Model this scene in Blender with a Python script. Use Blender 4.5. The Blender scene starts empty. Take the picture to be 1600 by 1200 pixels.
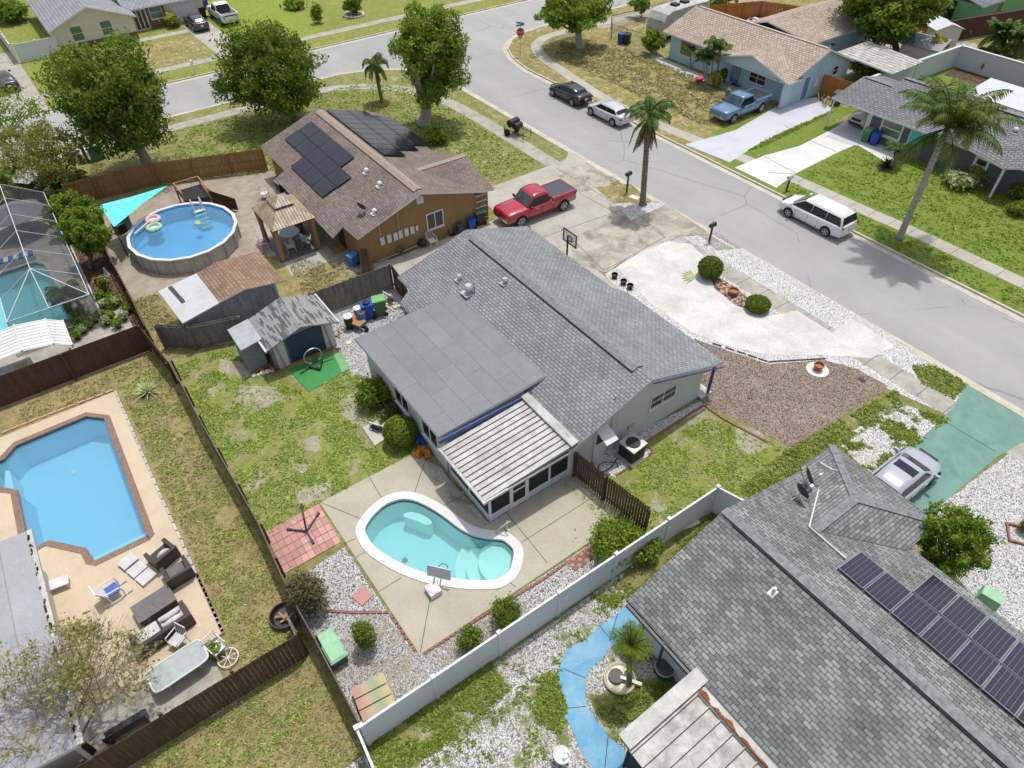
import bpy, math, random
import numpy as np
from mathutils import Vector, Matrix, noise
from mathutils.geometry import tessellate_polygon
PI = math.pi
random.seed(7)
S = bpy.context.scene
C = S.collection
# ---------------------------------------------------------------- camera
CAM_H = 25.5; F = 1060.0
_pitch, _roll, _yaw = math.radians(44.7), math.radians(-1.0), math.radians(-55.1)
def _cam():
    cp, sp = math.cos(_pitch), math.sin(_pitch)
    fwd = Vector((0, cp, -sp)); right = Vector((1, 0, 0)); up = right.cross(fwd)
    cr, sr = math.cos(_roll), math.sin(_roll)
    r = right*cr + up*sr; u = -right*sr + up*cr
    dA = Vector((math.cos(_yaw), math.sin(_yaw), 0)); dB = Vector((-math.sin(_yaw), math.cos(_yaw), 0))
    w = lambda v: Vector((v.dot(dA), v.dot(dB), v.z))
    return w(fwd), w(r), w(u)
FW, RT, UP = _cam()
cd = bpy.data.cameras.new('camera'); cam = bpy.data.objects.new('camera', cd); C.objects.link(cam)
cd.sensor_width = 36; cd.lens = F/1600*36; cd.clip_start = .5; cd.clip_end = 2000
m = Matrix((RT, UP, -FW)).transposed().to_4x4(); m.translation = Vector((0, 0, CAM_H)); cam.matrix_world = m
S.camera = cam
S.render.resolution_x = 1024; S.render.resolution_y = 768
def P(px, py, z=0.0):
    """surveyed point of the photograph at height z, in metres"""
    d = FW*F + RT*(px-800) - UP*(py-600)
    t = (CAM_H-z)/-d.z
    return Vector((d.x*t, d.y*t, z))
# ---------------------------------------------------------------- sky and sun
sun_dir = Vector((-.15, .25, 1)).normalized()
w = bpy.data.worlds.new('World'); S.world = w; w.use_nodes = True
nt = w.node_tree; sky = nt.nodes.new('ShaderNodeTexSky'); sky.sky_type = 'NISHITA'; sky.sun_disc = False
sky.sun_elevation = math.asin(sun_dir.z); sky.sun_rotation = math.atan2(sun_dir.x, sun_dir.y)
sky.dust_density = 3.0; sky.air_density = 1.0; sky.ozone_density = 1.0
bg = nt.nodes['Background']; bg.inputs['Strength'].default_value = .15
hs = nt.nodes.new('ShaderNodeHueSaturation'); hs.inputs['Saturation'].default_value = .55   # thin bright cloud
nt.links.new(sky.outputs['Color'], hs.inputs['Color']); nt.links.new(hs.outputs['Color'], bg.inputs['Color'])
sl = bpy.data.lights.new('sun', 'SUN'); sl.energy = 2.6; sl.angle = math.radians(1.5); sl.color = (1, .965, .91)
so = bpy.data.objects.new('sun', sl); C.objects.link(so)
so.rotation_euler = (-sun_dir).to_track_quat('-Z', 'Y').to_euler(); so.location = (0, 0, 60)
S.view_settings.view_transform = 'Standard'; S.view_settings.look = 'None'
S.view_settings.exposure = 0.12; S.view_settings.gamma = 1
S.render.engine = 'CYCLES'
S.cycles.max_bounces = 6; S.cycles.transparent_max_bounces = 24
# ---------------------------------------------------------------- materials
def lin(c):
    if isinstance(c, (int, float)): c = (c, c, c)
    return (c[0], c[1], c[2], 1)
class NT:
    def __init__(s, name):
        s.m = bpy.data.materials.new(name); s.m.use_nodes = True
        s.t = s.m.node_tree; s.b = s.t.nodes['Principled BSDF']; s.co = None
    def n(s, typ, **k):
        o = s.t.nodes.new('ShaderNode'+typ)
        for a, v in k.items():
            if a.startswith('i_'):
                o.inputs[a[2:].replace('_', ' ')].default_value = v
            else: setattr(o, a, v)
        return o
    def l(s, a, b): s.t.links.new(a, b)
    def coords(s, kind='Object'):
        if s.co is None: s.co = s.n('TexCoord').outputs[kind]
        return s.co
    def noise(s, scale, detail=4, rough=.6, off=0, kind='Object', stretch=None, dist=0):
        mp = s.n('Mapping'); s.l(s.coords(kind), mp.inputs['Vector'])
        mp.inputs['Location'].default_value = (off*3.1, off*1.7, off)
        if stretch: mp.inputs['Scale'].default_value = stretch
        o = s.n('TexNoise', i_Scale=scale, i_Detail=detail, i_Roughness=rough, i_Distortion=dist); s.l(mp.outputs[0], o.inputs['Vector'])
        return o.outputs['Fac']
    def ramp(s, fac, stops, interp='LINEAR'):
        r = s.n('ValToRGB'); s.l(fac, r.inputs['Fac']); r.color_ramp.interpolation = interp
        e = r.color_ramp.elements
        while len(e) < len(stops): e.new(.5)
        for i, (p, c) in enumerate(stops): e[i].position = p; e[i].color = lin(c)
        return r.outputs['Color']
    def mix(s, fac, a, b, mode='MIX'):
        o = s.n('Mix', data_type='RGBA', blend_type=mode)
        if isinstance(fac, (int, float)): o.inputs[0].default_value = fac
        else: s.l(fac, o.inputs[0])
        for i, v in ((6, a), (7, b)):
            if isinstance(v, (tuple, list, int, float)): o.inputs[i].default_value = lin(v)
            else: s.l(v, o.inputs[i])
        return o.outputs[2]
    def math(s, op, a, b=None, clamp=False):
        o = s.n('Math', operation=op, use_clamp=clamp)
        for i, v in ((0, a), (1, b)):
            if v is None: continue
            if isinstance(v, (int, float)): o.inputs[i].default_value = v
            else: s.l(v, o.inputs[i])
        return o.outputs[0]
    def bump(s, h, strength=.4, dist=.02):
        o = s.n('Bump', i_Strength=strength, i_Distance=dist); s.l(h, o.inputs['Height']); s.l(o.outputs[0], s.b.inputs['Normal'])
    def done(s, col=None, rough=.8, metal=0, spec=.5):
        if col is not None:
            if isinstance(col, (tuple, list, int, float)): s.b.inputs['Base Color'].default_value = lin(col)
            else: s.l(col, s.b.inputs['Base Color'])
        s.b.inputs['Roughness'].default_value = rough; s.b.inputs['Metallic'].default_value = metal
        s.b.inputs['Specular IOR Level'].default_value = spec
        return s.m
def plain(name, c, rough=.7, metal=0, var=.15, scale=3, bump=0, bs=60, spec=.5, coat=0):
    t = NT(name); c = lin(c)[:3]
    n1 = t.noise(scale, 5, .6)
    lo = tuple(x*(1-var) for x in c); hi = tuple(min(1, x*(1+var)) for x in c)
    col = t.ramp(n1, [(.3, lo), (.7, hi)])
    if bump: t.bump(t.noise(bs, 3), bump)
    if coat: t.b.inputs['Coat Weight'].default_value = coat; t.b.inputs['Coat Roughness'].default_value = .05
    return t.done(col, rough, metal, spec)
def stained(name, c, dirt, amt=.5, scale=1.2, rough=.85, fine=.12, stretch=None, bump=.15):
    t = NT(name)
    a = t.noise(scale, 8, .68, 1, stretch=stretch, dist=.4); b = t.noise(scale*22, 4, .7, 5)
    f = t.ramp(a, [(max(0, .62-amt*.4), 0), (.78-amt*.1, 1)])
    base = t.mix(f, c, dirt)
    g = t.ramp(b, [(.25, 1-fine*2), (.75, 1+fine)])
    col = t.mix(1.0, base, g, 'MULTIPLY')
    t.bump(b, bump); return t.done(col, rough)
def grass_mat(name, green, lush, dry, bare, dry_t=.5, bare_t=.7, scale=.55, off=0):
    t = NT(name)
    big = t.noise(scale, 8, .72, off, dist=.6); mid = t.noise(scale*7, 7, .75, off+3); fine = t.noise(26, 5, .8, off+5)
    g = t.mix(t.ramp(mid, [(.35, 0), (.65, 1)]), green, lush)
    s = t.math('ADD', t.math('MULTIPLY', big, .6), t.math('MULTIPLY', mid, .4))
    s = t.math('ADD', s, t.math('MULTIPLY', t.math('SUBTRACT', fine, .5), .35))
    g = t.mix(t.ramp(s, [(dry_t-.05, 0), (dry_t+.07, 1)]), g, dry)
    b2 = t.noise(scale*1.7, 9, .78, off+9, dist=.5)
    b2 = t.math('ADD', b2, t.math('MULTIPLY', t.math('SUBTRACT', fine, .5), .5))
    g = t.mix(t.ramp(b2, [(bare_t-.02, 0), (bare_t+.05, 1)]), g, bare)
    br = t.ramp(fine, [(.22, .38), (.5, .95), (.78, 1.75)])
    g = t.mix(1.0, g, t.ramp(t.noise(3.2, 8, .8, off+21, dist=1.0), [(.36, .72), (.62, 1.22)]), 'MULTIPLY')
    tf = t.noise(11, 6, .85, off+31)
    g = t.mix(t.ramp(tf, [(.53, 0), (.60, .75)]), g, dry)
    g = t.mix(t.ramp(t.noise(14, 6, .85, off+37), [(.56, 0), (.62, .6)]), g, tuple(x*.55 for x in green))
    col = t.mix(1.0, g, br, 'MULTIPLY')
    hue = t.ramp(t.noise(9, 4, .7, off+13), [(.3, (.9, 1.05, .8)), (.7, (1.15, 1, 1.1))])
    col = t.mix(.8, col, hue, 'MULTIPLY')
    t.bump(fine, .9, .06); return t.done(col, .95, spec=.15)
def gravel_mat(name, pale, mid, dark, size=.07, dirt=None, dirt_t=.6, weeds=None, weed_t=.7, darkfrac=.2, off=0):
    t = NT(name)
    mp = t.n('Mapping'); t.l(t.coords(), mp.inputs['Vector']); mp.inputs['Location'].default_value = (off, off*2, 0)
    v = t.n('TexVoronoi', i_Scale=1/size, i_Randomness=1.0); t.l(mp.outputs[0], v.inputs['Vector'])
    sp = t.n('SeparateColor'); t.l(v.outputs['Color'], sp.inputs[0])
    col = t.ramp(sp.outputs[0], [(0, dark), (darkfrac, mid), (darkfrac+.25, pale), (1, tuple(min(1, x*1.25) for x in lin(pale)[:3]))])
    edge = t.ramp(v.outputs['Distance'], [(.45, 1), (.8, .3)])
    col = t.mix(1.0, col, edge, 'MULTIPLY')
    if dirt:
        f = t.ramp(t.math('ADD', t.noise(.8, 9, .75, off+2), t.math('MULTIPLY', t.math('SUBTRACT', sp.outputs[1], .5), .3)), [(dirt_t-.05, 0), (dirt_t+.1, .85)])
        col = t.mix(f, col, dirt)
    if weeds:
        fn = t.noise(24, 4, .8, off+6)
        f = t.ramp(t.math('ADD', t.noise(.9, 8, .72, off+7), t.math('MULTIPLY', t.math('SUBTRACT', fn, .5), .45)), [(weed_t-.03, 0), (weed_t+.04, 1)])
        wc = t.mix(1.0, weeds, t.ramp(fn, [(.25, .5), (.75, 1.7)]), 'MULTIPLY')
        col = t.mix(f, col, wc)
    t.bump(v.outputs['Distance'], -.8 if False else .7, .03); return t.done(col, .9, spec=.2)
def shingle_mat(name, c1, c2, line, bw=.33, rh=.145, mortar=.012, var=.25, off=0, streak=None):
    t = NT(name); uv = t.n('TexCoord').outputs['UV']
    b = t.n('TexBrick', offset=.5, offset_frequency=2, squash=1.0)
    b.inputs['Scale'].default_value = 1; b.inputs['Brick Width'].default_value = bw; b.inputs['Row Height'].default_value = rh
    b.inputs['Mortar Size'].default_value = mortar; b.inputs['Mortar Smooth'].default_value = .2; b.inputs['Bias'].default_value = 0
    b.inputs['Color1'].default_value = lin(c1); b.inputs['Color2'].default_value = lin(c2); b.inputs['Mortar'].default_value = lin(line)
    t.l(uv, b.inputs['Vector'])
    n = t.noise(.5, 7, .7, off); f = t.noise(30, 3, .7, off)
    col = t.mix(1.0, b.outputs['Color'], t.ramp(n, [(.3, 1-var), (.7, 1+var)]), 'MULTIPLY')
    col = t.mix(1.0, col, t.ramp(f, [(.3, .8), (.7, 1.2)]), 'MULTIPLY')
    if streak:
        col = t.mix(t.ramp(t.noise(.9, 8, .75, off+4), [(.55, 0), (.75, .7)]), col, streak)
    t.bump(t.math('MULTIPLY', b.outputs['Fac'], -1.0), .5, .02); return t.done(col, .88, spec=.3)
def plank_mat(name, c, c2, scale=1.0, rough=.85):
    t = NT(name)
    n = t.noise(2.2*scale, 6, .7, 2, stretch=(3, 3, .35)); f = t.noise(18*scale, 4, .75, 4, stretch=(2, 2, .2))
    col = t.mix(t.ramp(n, [(.3, 0), (.7, 1)]), c, c2)
    col = t.mix(1.0, col, t.ramp(f, [(.25, .55), (.75, 1.35)]), 'MULTIPLY')
    t.bump(f, .3); return t.done(col, rough, spec=.25)
def leaf_mat(name, dark, mid, light, trans=.25):
    t = NT(name)
    a = t.n('Attribute', attribute_name='rnd')
    col = t.ramp(a.outputs['Fac'], [(0, dark), (.5, mid), (1, light)])
    t.l(col, t.b.inputs['Base Color']); t.b.inputs['Roughness'].default_value = .55; t.b.inputs['Specular IOR Level'].default_value = .25
    tr = t.n('BsdfTranslucent'); t.l(t.mix(1.0, col, (1.3, 1.5, .7), 'MULTIPLY'), tr.inputs['Color'])
    mx = t.n('MixShader'); mx.inputs[0].default_value = trans
    t.l(t.b.outputs[0], mx.inputs[1]); t.l(tr.outputs[0], mx.inputs[2]); t.l(mx.outputs[0], t.t.nodes['Material Output'].inputs['Surface'])
    return t.m
def glass_mat(name, c, rough=.05):
    return plain(name, c, rough, 0, .1, 1, spec=1.0)
def screen_mat(name, c, alpha):
    t = NT(name); t.done(c, .9, spec=.1)
    tr = t.n('BsdfTransparent'); mx = t.n('MixShader'); mx.inputs[0].default_value = alpha
    t.l(tr.outputs[0], mx.inputs[1]); t.l(t.b.outputs[0], mx.inputs[2]); t.l(mx.outputs[0], t.t.nodes['Material Output'].inputs['Surface'])
    return t.m
def water_mat(name, tint, ripple=2.0, amp=.15, milk=(.3, .62, .64)):
    t = NT(name)
    tr = t.n('BsdfTransparent'); tr.inputs['Color'].default_value = lin(tint)
    gl = t.n('BsdfGlossy'); gl.inputs['Roughness'].default_value = .04
    fr = t.n('Fresnel', i_IOR=1.33); bp = t.n('Bump', i_Strength=amp, i_Distance=.05)
    t.l(t.noise(ripple, 4, .5), bp.inputs['Height']); t.l(bp.outputs[0], fr.inputs['Normal']); t.l(bp.outputs[0], gl.inputs['Normal'])
    df = t.n('BsdfDiffuse'); df.inputs['Color'].default_value = lin(milk); m0 = t.n('MixShader'); m0.inputs[0].default_value = .3; t.l(tr.outputs[0], m0.inputs[1]); t.l(df.outputs[0], m0.inputs[2])
    mx = t.n('MixShader'); t.l(fr.outputs[0], mx.inputs[0]); t.l(m0.outputs[0], mx.inputs[1]); t.l(gl.outputs[0], mx.inputs[2])
    t.l(mx.outputs[0], t.t.nodes['Material Output'].inputs['Surface'])
    return t.m
GR = dict(green=(.10, .17, .025), lush=(.15, .24, .035), dry=(.27, .23, .09), bare=(.47, .42, .34))
def gm(name, **k):
    d = dict(GR); d.update(k); return grass_mat(name, **d)
M = {}
M['lawn'] = gm('lawn', green=(.17,.2,.06), lush=(.21,.24,.06), dry=(.33,.28,.14), dry_t=.52, bare_t=.6)
M['lawn_yard'] = gm('lawn_yard', green=(.21, .25, .05), lush=(.26, .32, .05), dry=(.3,.27,.13), bare=(.42,.39,.33), dry_t=.51, bare_t=.56, off=3)
M['lawn_dry'] = gm('lawn_dry', green=(.22, .21, .08), lush=(.17, .19, .055), dry=(.37, .3, .15), dry_t=.46, bare_t=.66, scale=.8, off=5)
M['lawn_bare'] = gm('lawn_bare', dry=(.36, .32, .22), bare=(.42, .39, .33), dry_t=.36, bare_t=.47, scale=1.2, off=41)
M['lawn_lush'] = gm('lawn_lush', green=(.15, .215, .04), lush=(.19, .26, .045), dry=(.27, .27, .09), dry_t=.6, bare_t=.85, off=7)
M['lawn_patchy'] = gm('lawn_patchy', green=(.14, .17, .04), lush=(.17, .2, .04), dry=(.33, .26, .11), bare=(.5, .44, .34), dry_t=.47, bare_t=.56, scale=.9, off=9)
M['lawn_bright'] = gm('lawn_bright', green=(.19, .22, .06), lush=(.24, .28, .065), dry=(.36, .32, .1), dry_t=.56, bare_t=.72, off=11)
def asphalt():
    t = NT('asphalt'); a = t.noise(.25, 8, .7, 1); f = t.noise(40, 3, .7, 2); m = t.noise(.08, 4, .6, 7, stretch=(.3, 2.5, 1))
    c = t.ramp(a, [(.3, (.305, .3, .295)), (.7, (.36, .355, .345))]); c = t.mix(1.0, c, t.ramp(f, [(.25, .86), (.75, 1.1)]), 'MULTIPLY'); c = t.mix(1.0, c, t.ramp(m, [(.35, .9), (.65, 1.06)]), 'MULTIPLY')
    mp = t.n('Mapping'); t.l(t.coords(), mp.inputs['Vector']); wn = t.n('TexNoise', i_Scale=.7, i_Detail=5.0); t.l(mp.outputs[0], wn.inputs['Vector']); ad = t.mix(.25, mp.outputs[0], wn.outputs['Color'], 'ADD')
    v = t.n('TexVoronoi', i_Scale=.11, feature='DISTANCE_TO_EDGE'); t.l(ad, v.inputs['Vector'])
    ck = t.math('MULTIPLY', t.ramp(v.outputs['Distance'], [(.002, 1), (.006, 0)]), t.ramp(t.noise(.3, 3, .6, 12), [(.45, 0), (.55, .55)]))
    c = t.mix(ck, c, (.13, .125, .12)); c = t.mix(t.ramp(t.noise(1.3, 5, .7, 17), [(.7, 0), (.78, .35)]), c, (.2, .195, .19)); t.bump(f, .15); return t.done(c, .85)
M['asphalt'] = asphalt()
M['asphalt_plain'] = stained('asphalt', (.39, .38, .365), (.33, .32, .31), .5, .25, fine=.1)
M['concrete'] = stained('concrete', (.45, .425, .37), (.33, .31, .26), .5, .6, fine=.16)
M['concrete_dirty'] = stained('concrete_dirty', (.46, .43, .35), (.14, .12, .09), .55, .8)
M['concrete_pool'] = stained('concrete_pool', (.43, .40, .31), (.36, .33, .25), .5, .5, fine=.06)
M['concrete_dark'] = stained('concrete_dark', (.43, .41, .36), (.25, .23, .19), .6, 1.1)
M['kerb'] = stained('kerb', (.55, .51, .42), (.38, .34, .27), .5, 1.5)
M['joint'] = plain('joint', (.09, .08, .06), .95)
M['drive_white'] = stained('drive_white', (.64, .63, .6), (.46, .45, .42), .55, .7, .9, .14)
M['drive_paint'] = stained('drive_paint', (.62, .62, .6), (.5, .5, .48), .4, .6, fine=.03)
M['drive_grey'] = stained('drive_grey', (.5, .52, .56), (.42, .44, .48), .4, .6, fine=.04)
M['deck_tan'] = stained('deck_tan', (.56, .46, .33), (.47, .38, .27), .45, .6, fine=.05)
M['sand'] = stained('sand', (.44, .38, .3), (.27, .21, .15), .6, 1.1, fine=.35)
M['teal'] = stained('teal', (.16, .3, .25), (.1, .21, .18), .55, .9, fine=.08)
M['blue_path'] = stained('blue_path', (.13, .34, .52), (.28, .46, .58), .5, 1.1, fine=.08)
M['blue_path_deep'] = stained('blue_path_deep', (.08, .33, .68), (.2, .45, .74), .4, .9, fine=.05)
M['white_gravel'] = gravel_mat('white_gravel', .52, .34, .07, .045, (.34, .3, .24), .64, darkfrac=.26)
M['white_gravel_front'] = gravel_mat('white_gravel_front', .62, .5, .16, .05, (.42, .4, .35), .6, darkfrac=.12, off=4)
M['gravel_dirty'] = gravel_mat('gravel_dirty', .46, .31, .09, .045, (.29, .24, .17), .5, darkfrac=.24, off=8)
M['gravel_weedy'] = gravel_mat('gravel_weedy', .54, .37, .1, .05, (.34, .3, .24), .57, (.14, .17, .05), .56, .22, off=12)
M['gravel_bright_weedy'] = gravel_mat('gravel_bright_weedy', .6, .44, .16, .055, (.42, .38, .3), .58, (.2, .21, .06), .62, .18, off=15)
M['gravel_beige'] = gravel_mat('gravel_beige', .56, .42, .18, .05, (.42, .38, .3), .62, darkfrac=.2, off=17)
M['mulch_brown'] = gravel_mat('mulch_brown', (.3, .235, .19), (.21, .16, .13), (.1, .08, .065), .05, (.42, .36, .29), .66, darkfrac=.3, off=19)
M['rock_brown'] = gravel_mat('rock_brown', (.42, .28, .2), (.2, .13, .1), .05, .14, darkfrac=.35, off=21)
M['mulch_dark'] = gravel_mat('mulch_dark', (.16, .09, .06), (.09, .05, .04), .03, .1, off=22)
# ---------------------------------------------------------------- mesh builder
class MB:
    def __init__(s): s.v = []; s.f = []; s.mi = []; s.uv = {}; s.X = None
    def add(s, verts, faces, m=0, uvs=None):
        o = len(s.v)
        if s.X is not None: verts = [s.X @ Vector(v) for v in verts]
        s.v += [tuple(v) for v in verts]
        for i, f in enumerate(faces):
            if uvs: s.uv[len(s.f)] = uvs[i]
            s.f.append([j+o for j in f]); s.mi.append(m if isinstance(m, int) else m[i])
        return s
    def box(s, x0, y0, z0, x1, y1, z1, m=0):
        v = [(x, y, z) for z in (z0, z1) for y in (y0, y1) for x in (x0, x1)]
        return s.add(v, [(0, 2, 3, 1), (4, 5, 7, 6), (0, 1, 5, 4), (2, 6, 7, 3), (0, 4, 6, 2), (1, 3, 7, 5)], m)
    def cbox(s, c, sz, m=0, rz=0, rx=0, ry=0):
        X = Matrix.Translation(c) @ Matrix.Rotation(rz, 4, 'Z') @ Matrix.Rotation(ry, 4, 'Y') @ Matrix.Rotation(rx, 4, 'X')
        a, b, h = sz[0]/2, sz[1]/2, sz[2]/2
        v = [X @ Vector((x, y, z)) for z in (-h, h) for y in (-b, b) for x in (-a, a)]
        return s.add(v, [(0, 2, 3, 1), (4, 5, 7, 6), (0, 1, 5, 4), (2, 6, 7, 3), (0, 4, 6, 2), (1, 3, 7, 5)], m)
    def prism(s, poly, z0, z1, m=0, top=True, bottom=True, mt=None):
        n = len(poly); v = [(p[0], p[1], z0) for p in poly]+[(p[0], p[1], z1) for p in poly]
        fs = [(i, (i+1) % n, n+(i+1) % n, n+i) for i in range(n)]; ms = [m]*n
        tri = tessellate_polygon([[Vector((p[0], p[1], 0)) for p in poly]])
        for a, b, c in tri:
            if top: fs.append((n+a, n+b, n+c)); ms.append(m if mt is None else mt)
            if bottom: fs.append((c, b, a)); ms.append(m)
        return s.add(v, fs, ms)
    def slab(s, pts, th, m=0):
        """closed panel through 3-D points, thickened downwards"""
        n = len(pts); v = [tuple(p) for p in pts]+[(p[0], p[1], p[2]-th) for p in pts]
        return s.add(v, [tuple(range(n)), tuple(range(2*n-1, n-1, -1))]+[(i, n+i, n+(i+1) % n, (i+1) % n) for i in range(n)], m)
    def tube(s, pts, r, n=6, m=0, caps=True):
        pts = [Vector(p) for p in pts]; rs = r if isinstance(r, (list, tuple)) else [r]*len(pts)
        rings = []; ref = None
        for i, p in enumerate(pts):
            d = (pts[min(i+1, len(pts)-1)]-pts[max(i-1, 0)]); d = d.normalized() if d.length > 1e-9 else Vector((0, 0, 1))
            a = d.orthogonal().normalized() if ref is None else (ref-d*ref.dot(d))
            if a.length < 1e-6: a = d.orthogonal()
            a.normalize(); ref = a; b = d.cross(a)
            rings.append([p+(a*math.cos(t)+b*math.sin(t))*rs[i] for t in [2*PI*k/n for k in range(n)]])
        s.loft(rings, m, caps); return s
    def loft(s, rings, m=0, caps=True, closed=True):
        n = len(rings[0]); v = [p for r in rings for p in r]; fs = []; ms = []
        for i in range(len(rings)-1):
            for k in range(n if closed else n-1):
                fs.append((i*n+k, i*n+(k+1) % n, (i+1)*n+(k+1) % n, (i+1)*n+k))
                ms.append(m(i, k) if callable(m) else m)
        mm = m(0, -1) if callable(m) else m
        if caps:
            fs.append(tuple(range(n-1, -1, -1))); ms.append(mm)
            fs.append(tuple((len(rings)-1)*n+k for k in range(n))); ms.append(mm)
        return s.add(v, fs, ms)
    def lathe(s, prof, n=16, m=0, c=(0, 0, 0), caps=True):
        rings = [[(c[0]+r*math.cos(2*PI*k/n), c[1]+r*math.sin(2*PI*k/n), c[2]+z) for k in range(n)] for r, z in prof]
        return s.loft(rings, m, caps)
    def cyl(s, c, r, h, n=16, m=0, r2=None):
        return s.lathe([(r, 0), (r if r2 is None else r2, h)], n, m, c)
    def ell(s, c, r, n=12, k=8, m=0, jit=0):
        rings = []
        for i in range(1, k):
            t = PI*i/k; q = []
            for j in range(n):
                a = 2*PI*j/n; q.append((c[0]+r[0]*math.sin(t)*math.cos(a), c[1]+r[1]*math.sin(t)*math.sin(a), c[2]-r[2]*math.cos(t)))
            rings.append(q)
        return s.loft(rings, m)
    def roof(s, pts, m=0, th=.12, mf=1, flip=False):
        """roof plane: pts[0]->pts[1] is the eave; UVs in metres along eave / up the slope; fascia edges mf"""
        P0 = [Vector(p) for p in pts]; e = (P0[1]-P0[0]).normalized()
        nrm = Vector((0, 0, 0))
        for i in range(len(P0)):
            nrm += P0[i].cross(P0[(i+1) % len(P0)])
        nrm.normalize()
        if nrm.z < 0: P0 = P0[::-1]; nrm = -nrm
        up = nrm.cross(e)
        if up.z < 0: up = -up
        uv = [(p.dot(e), p.dot(up)) for p in P0]
        n = len(P0); v = P0+[p-Vector((0, 0, th)) for p in P0]
        s.add(v, [tuple(range(n))]+[tuple(range(2*n-1, n-1, -1))]+[(i, n+i, n+(i+1) % n, (i+1) % n) for i in range(n)], [m]+[mf]*(n+1),
              [uv]+[[(0, 0)]*n]+[[(0, 0)]*4]*n)
        return s
    def build(s, name, mats, parent=None, world=False, smooth=False, loc=None):
        me = bpy.data.meshes.new(name)
        vs = s.v
        if world:
            o = Vector((0, 0, 0)); p = parent
            while p is not None: o = o+p.location; p = p.parent
            if parent is None and loc is not None: o = Vector(loc)
            vs = [(v[0]-o.x, v[1]-o.y, v[2]-o.z) for v in vs]
        me.from_pydata(vs, [], s.f)
        if not isinstance(mats, (list, tuple)): mats = [mats]
        for q in mats: me.materials.append(M[q] if isinstance(q, str) else q)
        me.polygons.foreach_set('material_index', s.mi)
        if s.uv:
            ul = me.uv_layers.new(name='UVMap')
            for pi, uvs in s.uv.items():
                ls = me.polygons[pi].loop_start
                for k, q in enumerate(uvs): ul.data[ls+k].uv = q
        if smooth: me.polygons.foreach_set('use_smooth', [True]*len(s.f))
        me.update()
        o = bpy.data.objects.new(name, me); C.objects.link(o)
        if parent is not None: o.parent = parent
        elif loc is not None: o.location = loc
        return o
def thing(name, label, cat, loc=(0, 0, 0), rz=0, group=None):
    o = bpy.data.objects.new(name, None); C.objects.link(o); o.empty_display_size = .3
    o.location = loc; o.rotation_euler = (0, 0, rz); o['label'] = label; o['category'] = cat
    if group: o['group'] = group
    return o
def tag(o, label, cat, group=None):
    o['label'] = label; o['category'] = cat
    if group: o['group'] = group
    return o
def dup(src, loc, rz=0, label=None, group=None, sc=None):
    def cp(o, par):
        c = o.copy(); C.objects.link(c); c.parent = par
        for ch in list(o.children): cp(ch, c)
        return c
    r = cp(src, None); r.location = loc; r.rotation_euler = (0, 0, rz)
    if label: r['label'] = label
    if group: r['group'] = group
    if sc: r.scale = sc if isinstance(sc, tuple) else (sc, sc, sc)
    return r
# ---------------------------------------------------------------- ground
def rag(pts, amp, step=.35, seed=0):
    if not amp: return [Vector((p[0], p[1], 0)) for p in pts]
    out = []; n = len(pts)
    for i in range(n):
        a = Vector((pts[i][0], pts[i][1], 0)); b = Vector((pts[(i+1) % n][0], pts[(i+1) % n][1], 0))
        k = max(1, int((b-a).length/step))
        for j in range(k):
            p = a.lerp(b, j/k); q = noise.noise_vector(p*1.7+Vector((seed, 0, 0)))*1.2+noise.noise_vector(p*4+Vector((seed, 0, 0)))*.6
            out.append(Vector((p.x+q.x*amp, p.y+q.y*amp, 0)))
    return out
def sheet(name, pts, mat, z, ragged=0, holes=(), th=0, kind='structure'):
    mb = MB(); outer = rag(pts, ragged, seed=z*1000)
    loops = [outer]+[[Vector((p[0], p[1], 0)) for p in h] for h in holes]
    flat = [p for l in loops for p in l]
    tri = tessellate_polygon(loops)
    fs = []
    for a, b, c in tri:
        A, B, D = flat[a], flat[b], flat[c]
        fs.append((a, b, c) if (B-A).cross(D-A).z > 0 else (c, b, a))
    v = [(p.x, p.y, z) for p in flat]
    mb.add(v, fs, 0)
    if th:
        o = 0
        for l in loops:
            n = len(l); mb.add([(p.x, p.y, z) for p in l]+[(p.x, p.y, z-th) for p in l], [(i, (i+1) % n, n+(i+1) % n, n+i) for i in range(n)], 0); o += n
    ob = mb.build(name, mat); ob['kind'] = kind
    return ob
def PP(l, z=0): return [P(x, y, z) for x, y in l]
def strip(name, line, w, mat, z, z0=None, off=0, kind='structure'):
    """ribbon of width w along a polyline of ground points"""
    L = [Vector((p[0], p[1], 0)) for p in line]; a = []; b = []
    for i, p in enumerate(L):
        d = (L[min(i+1, len(L)-1)]-L[max(i-1, 0)]).normalized(); nn = Vector((-d.y, d.x, 0))
        a.append(p+nn*(off+w/2)); b.append(p+nn*(off-w/2))
    mb = MB(); n = len(L)
    mb.prism([(p.x, p.y) for p in a+b[::-1]], z-.02 if z0 is None else z0, z, bottom=False)
    ob = mb.build(name, mat); ob['kind'] = kind; return ob
def smooth_line(pts, k=6):
    P0 = [Vector(p) for p in pts]; out = []
    for i in range(len(P0)-1):
        a = P0[max(i-1, 0)]; b = P0[i]; c = P0[i+1]; d = P0[min(i+2, len(P0)-1)]
        for j in range(k):
            t = j/k; out.append(.5*((2*b)+(c-a)*t+(2*a-5*b+4*c-d)*t*t+(3*b-a-3*c+d)*t**3))
    out.append(P0[-1]); return out
def smooth_loop(pts, k=6):
    P0 = [Vector((p[0], p[1], 0)) for p in pts]; n = len(P0); out = []
    for i in range(n):
        a, b, c, d = P0[i-1], P0[i], P0[(i+1) % n], P0[(i+2) % n]
        for j in range(k):
            t = j/k; out.append(.5*((2*b)+(c-a)*t+(2*a-5*b+4*c-d)*t*t+(3*b-a-3*c+d)*t**3))
    return out
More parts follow.
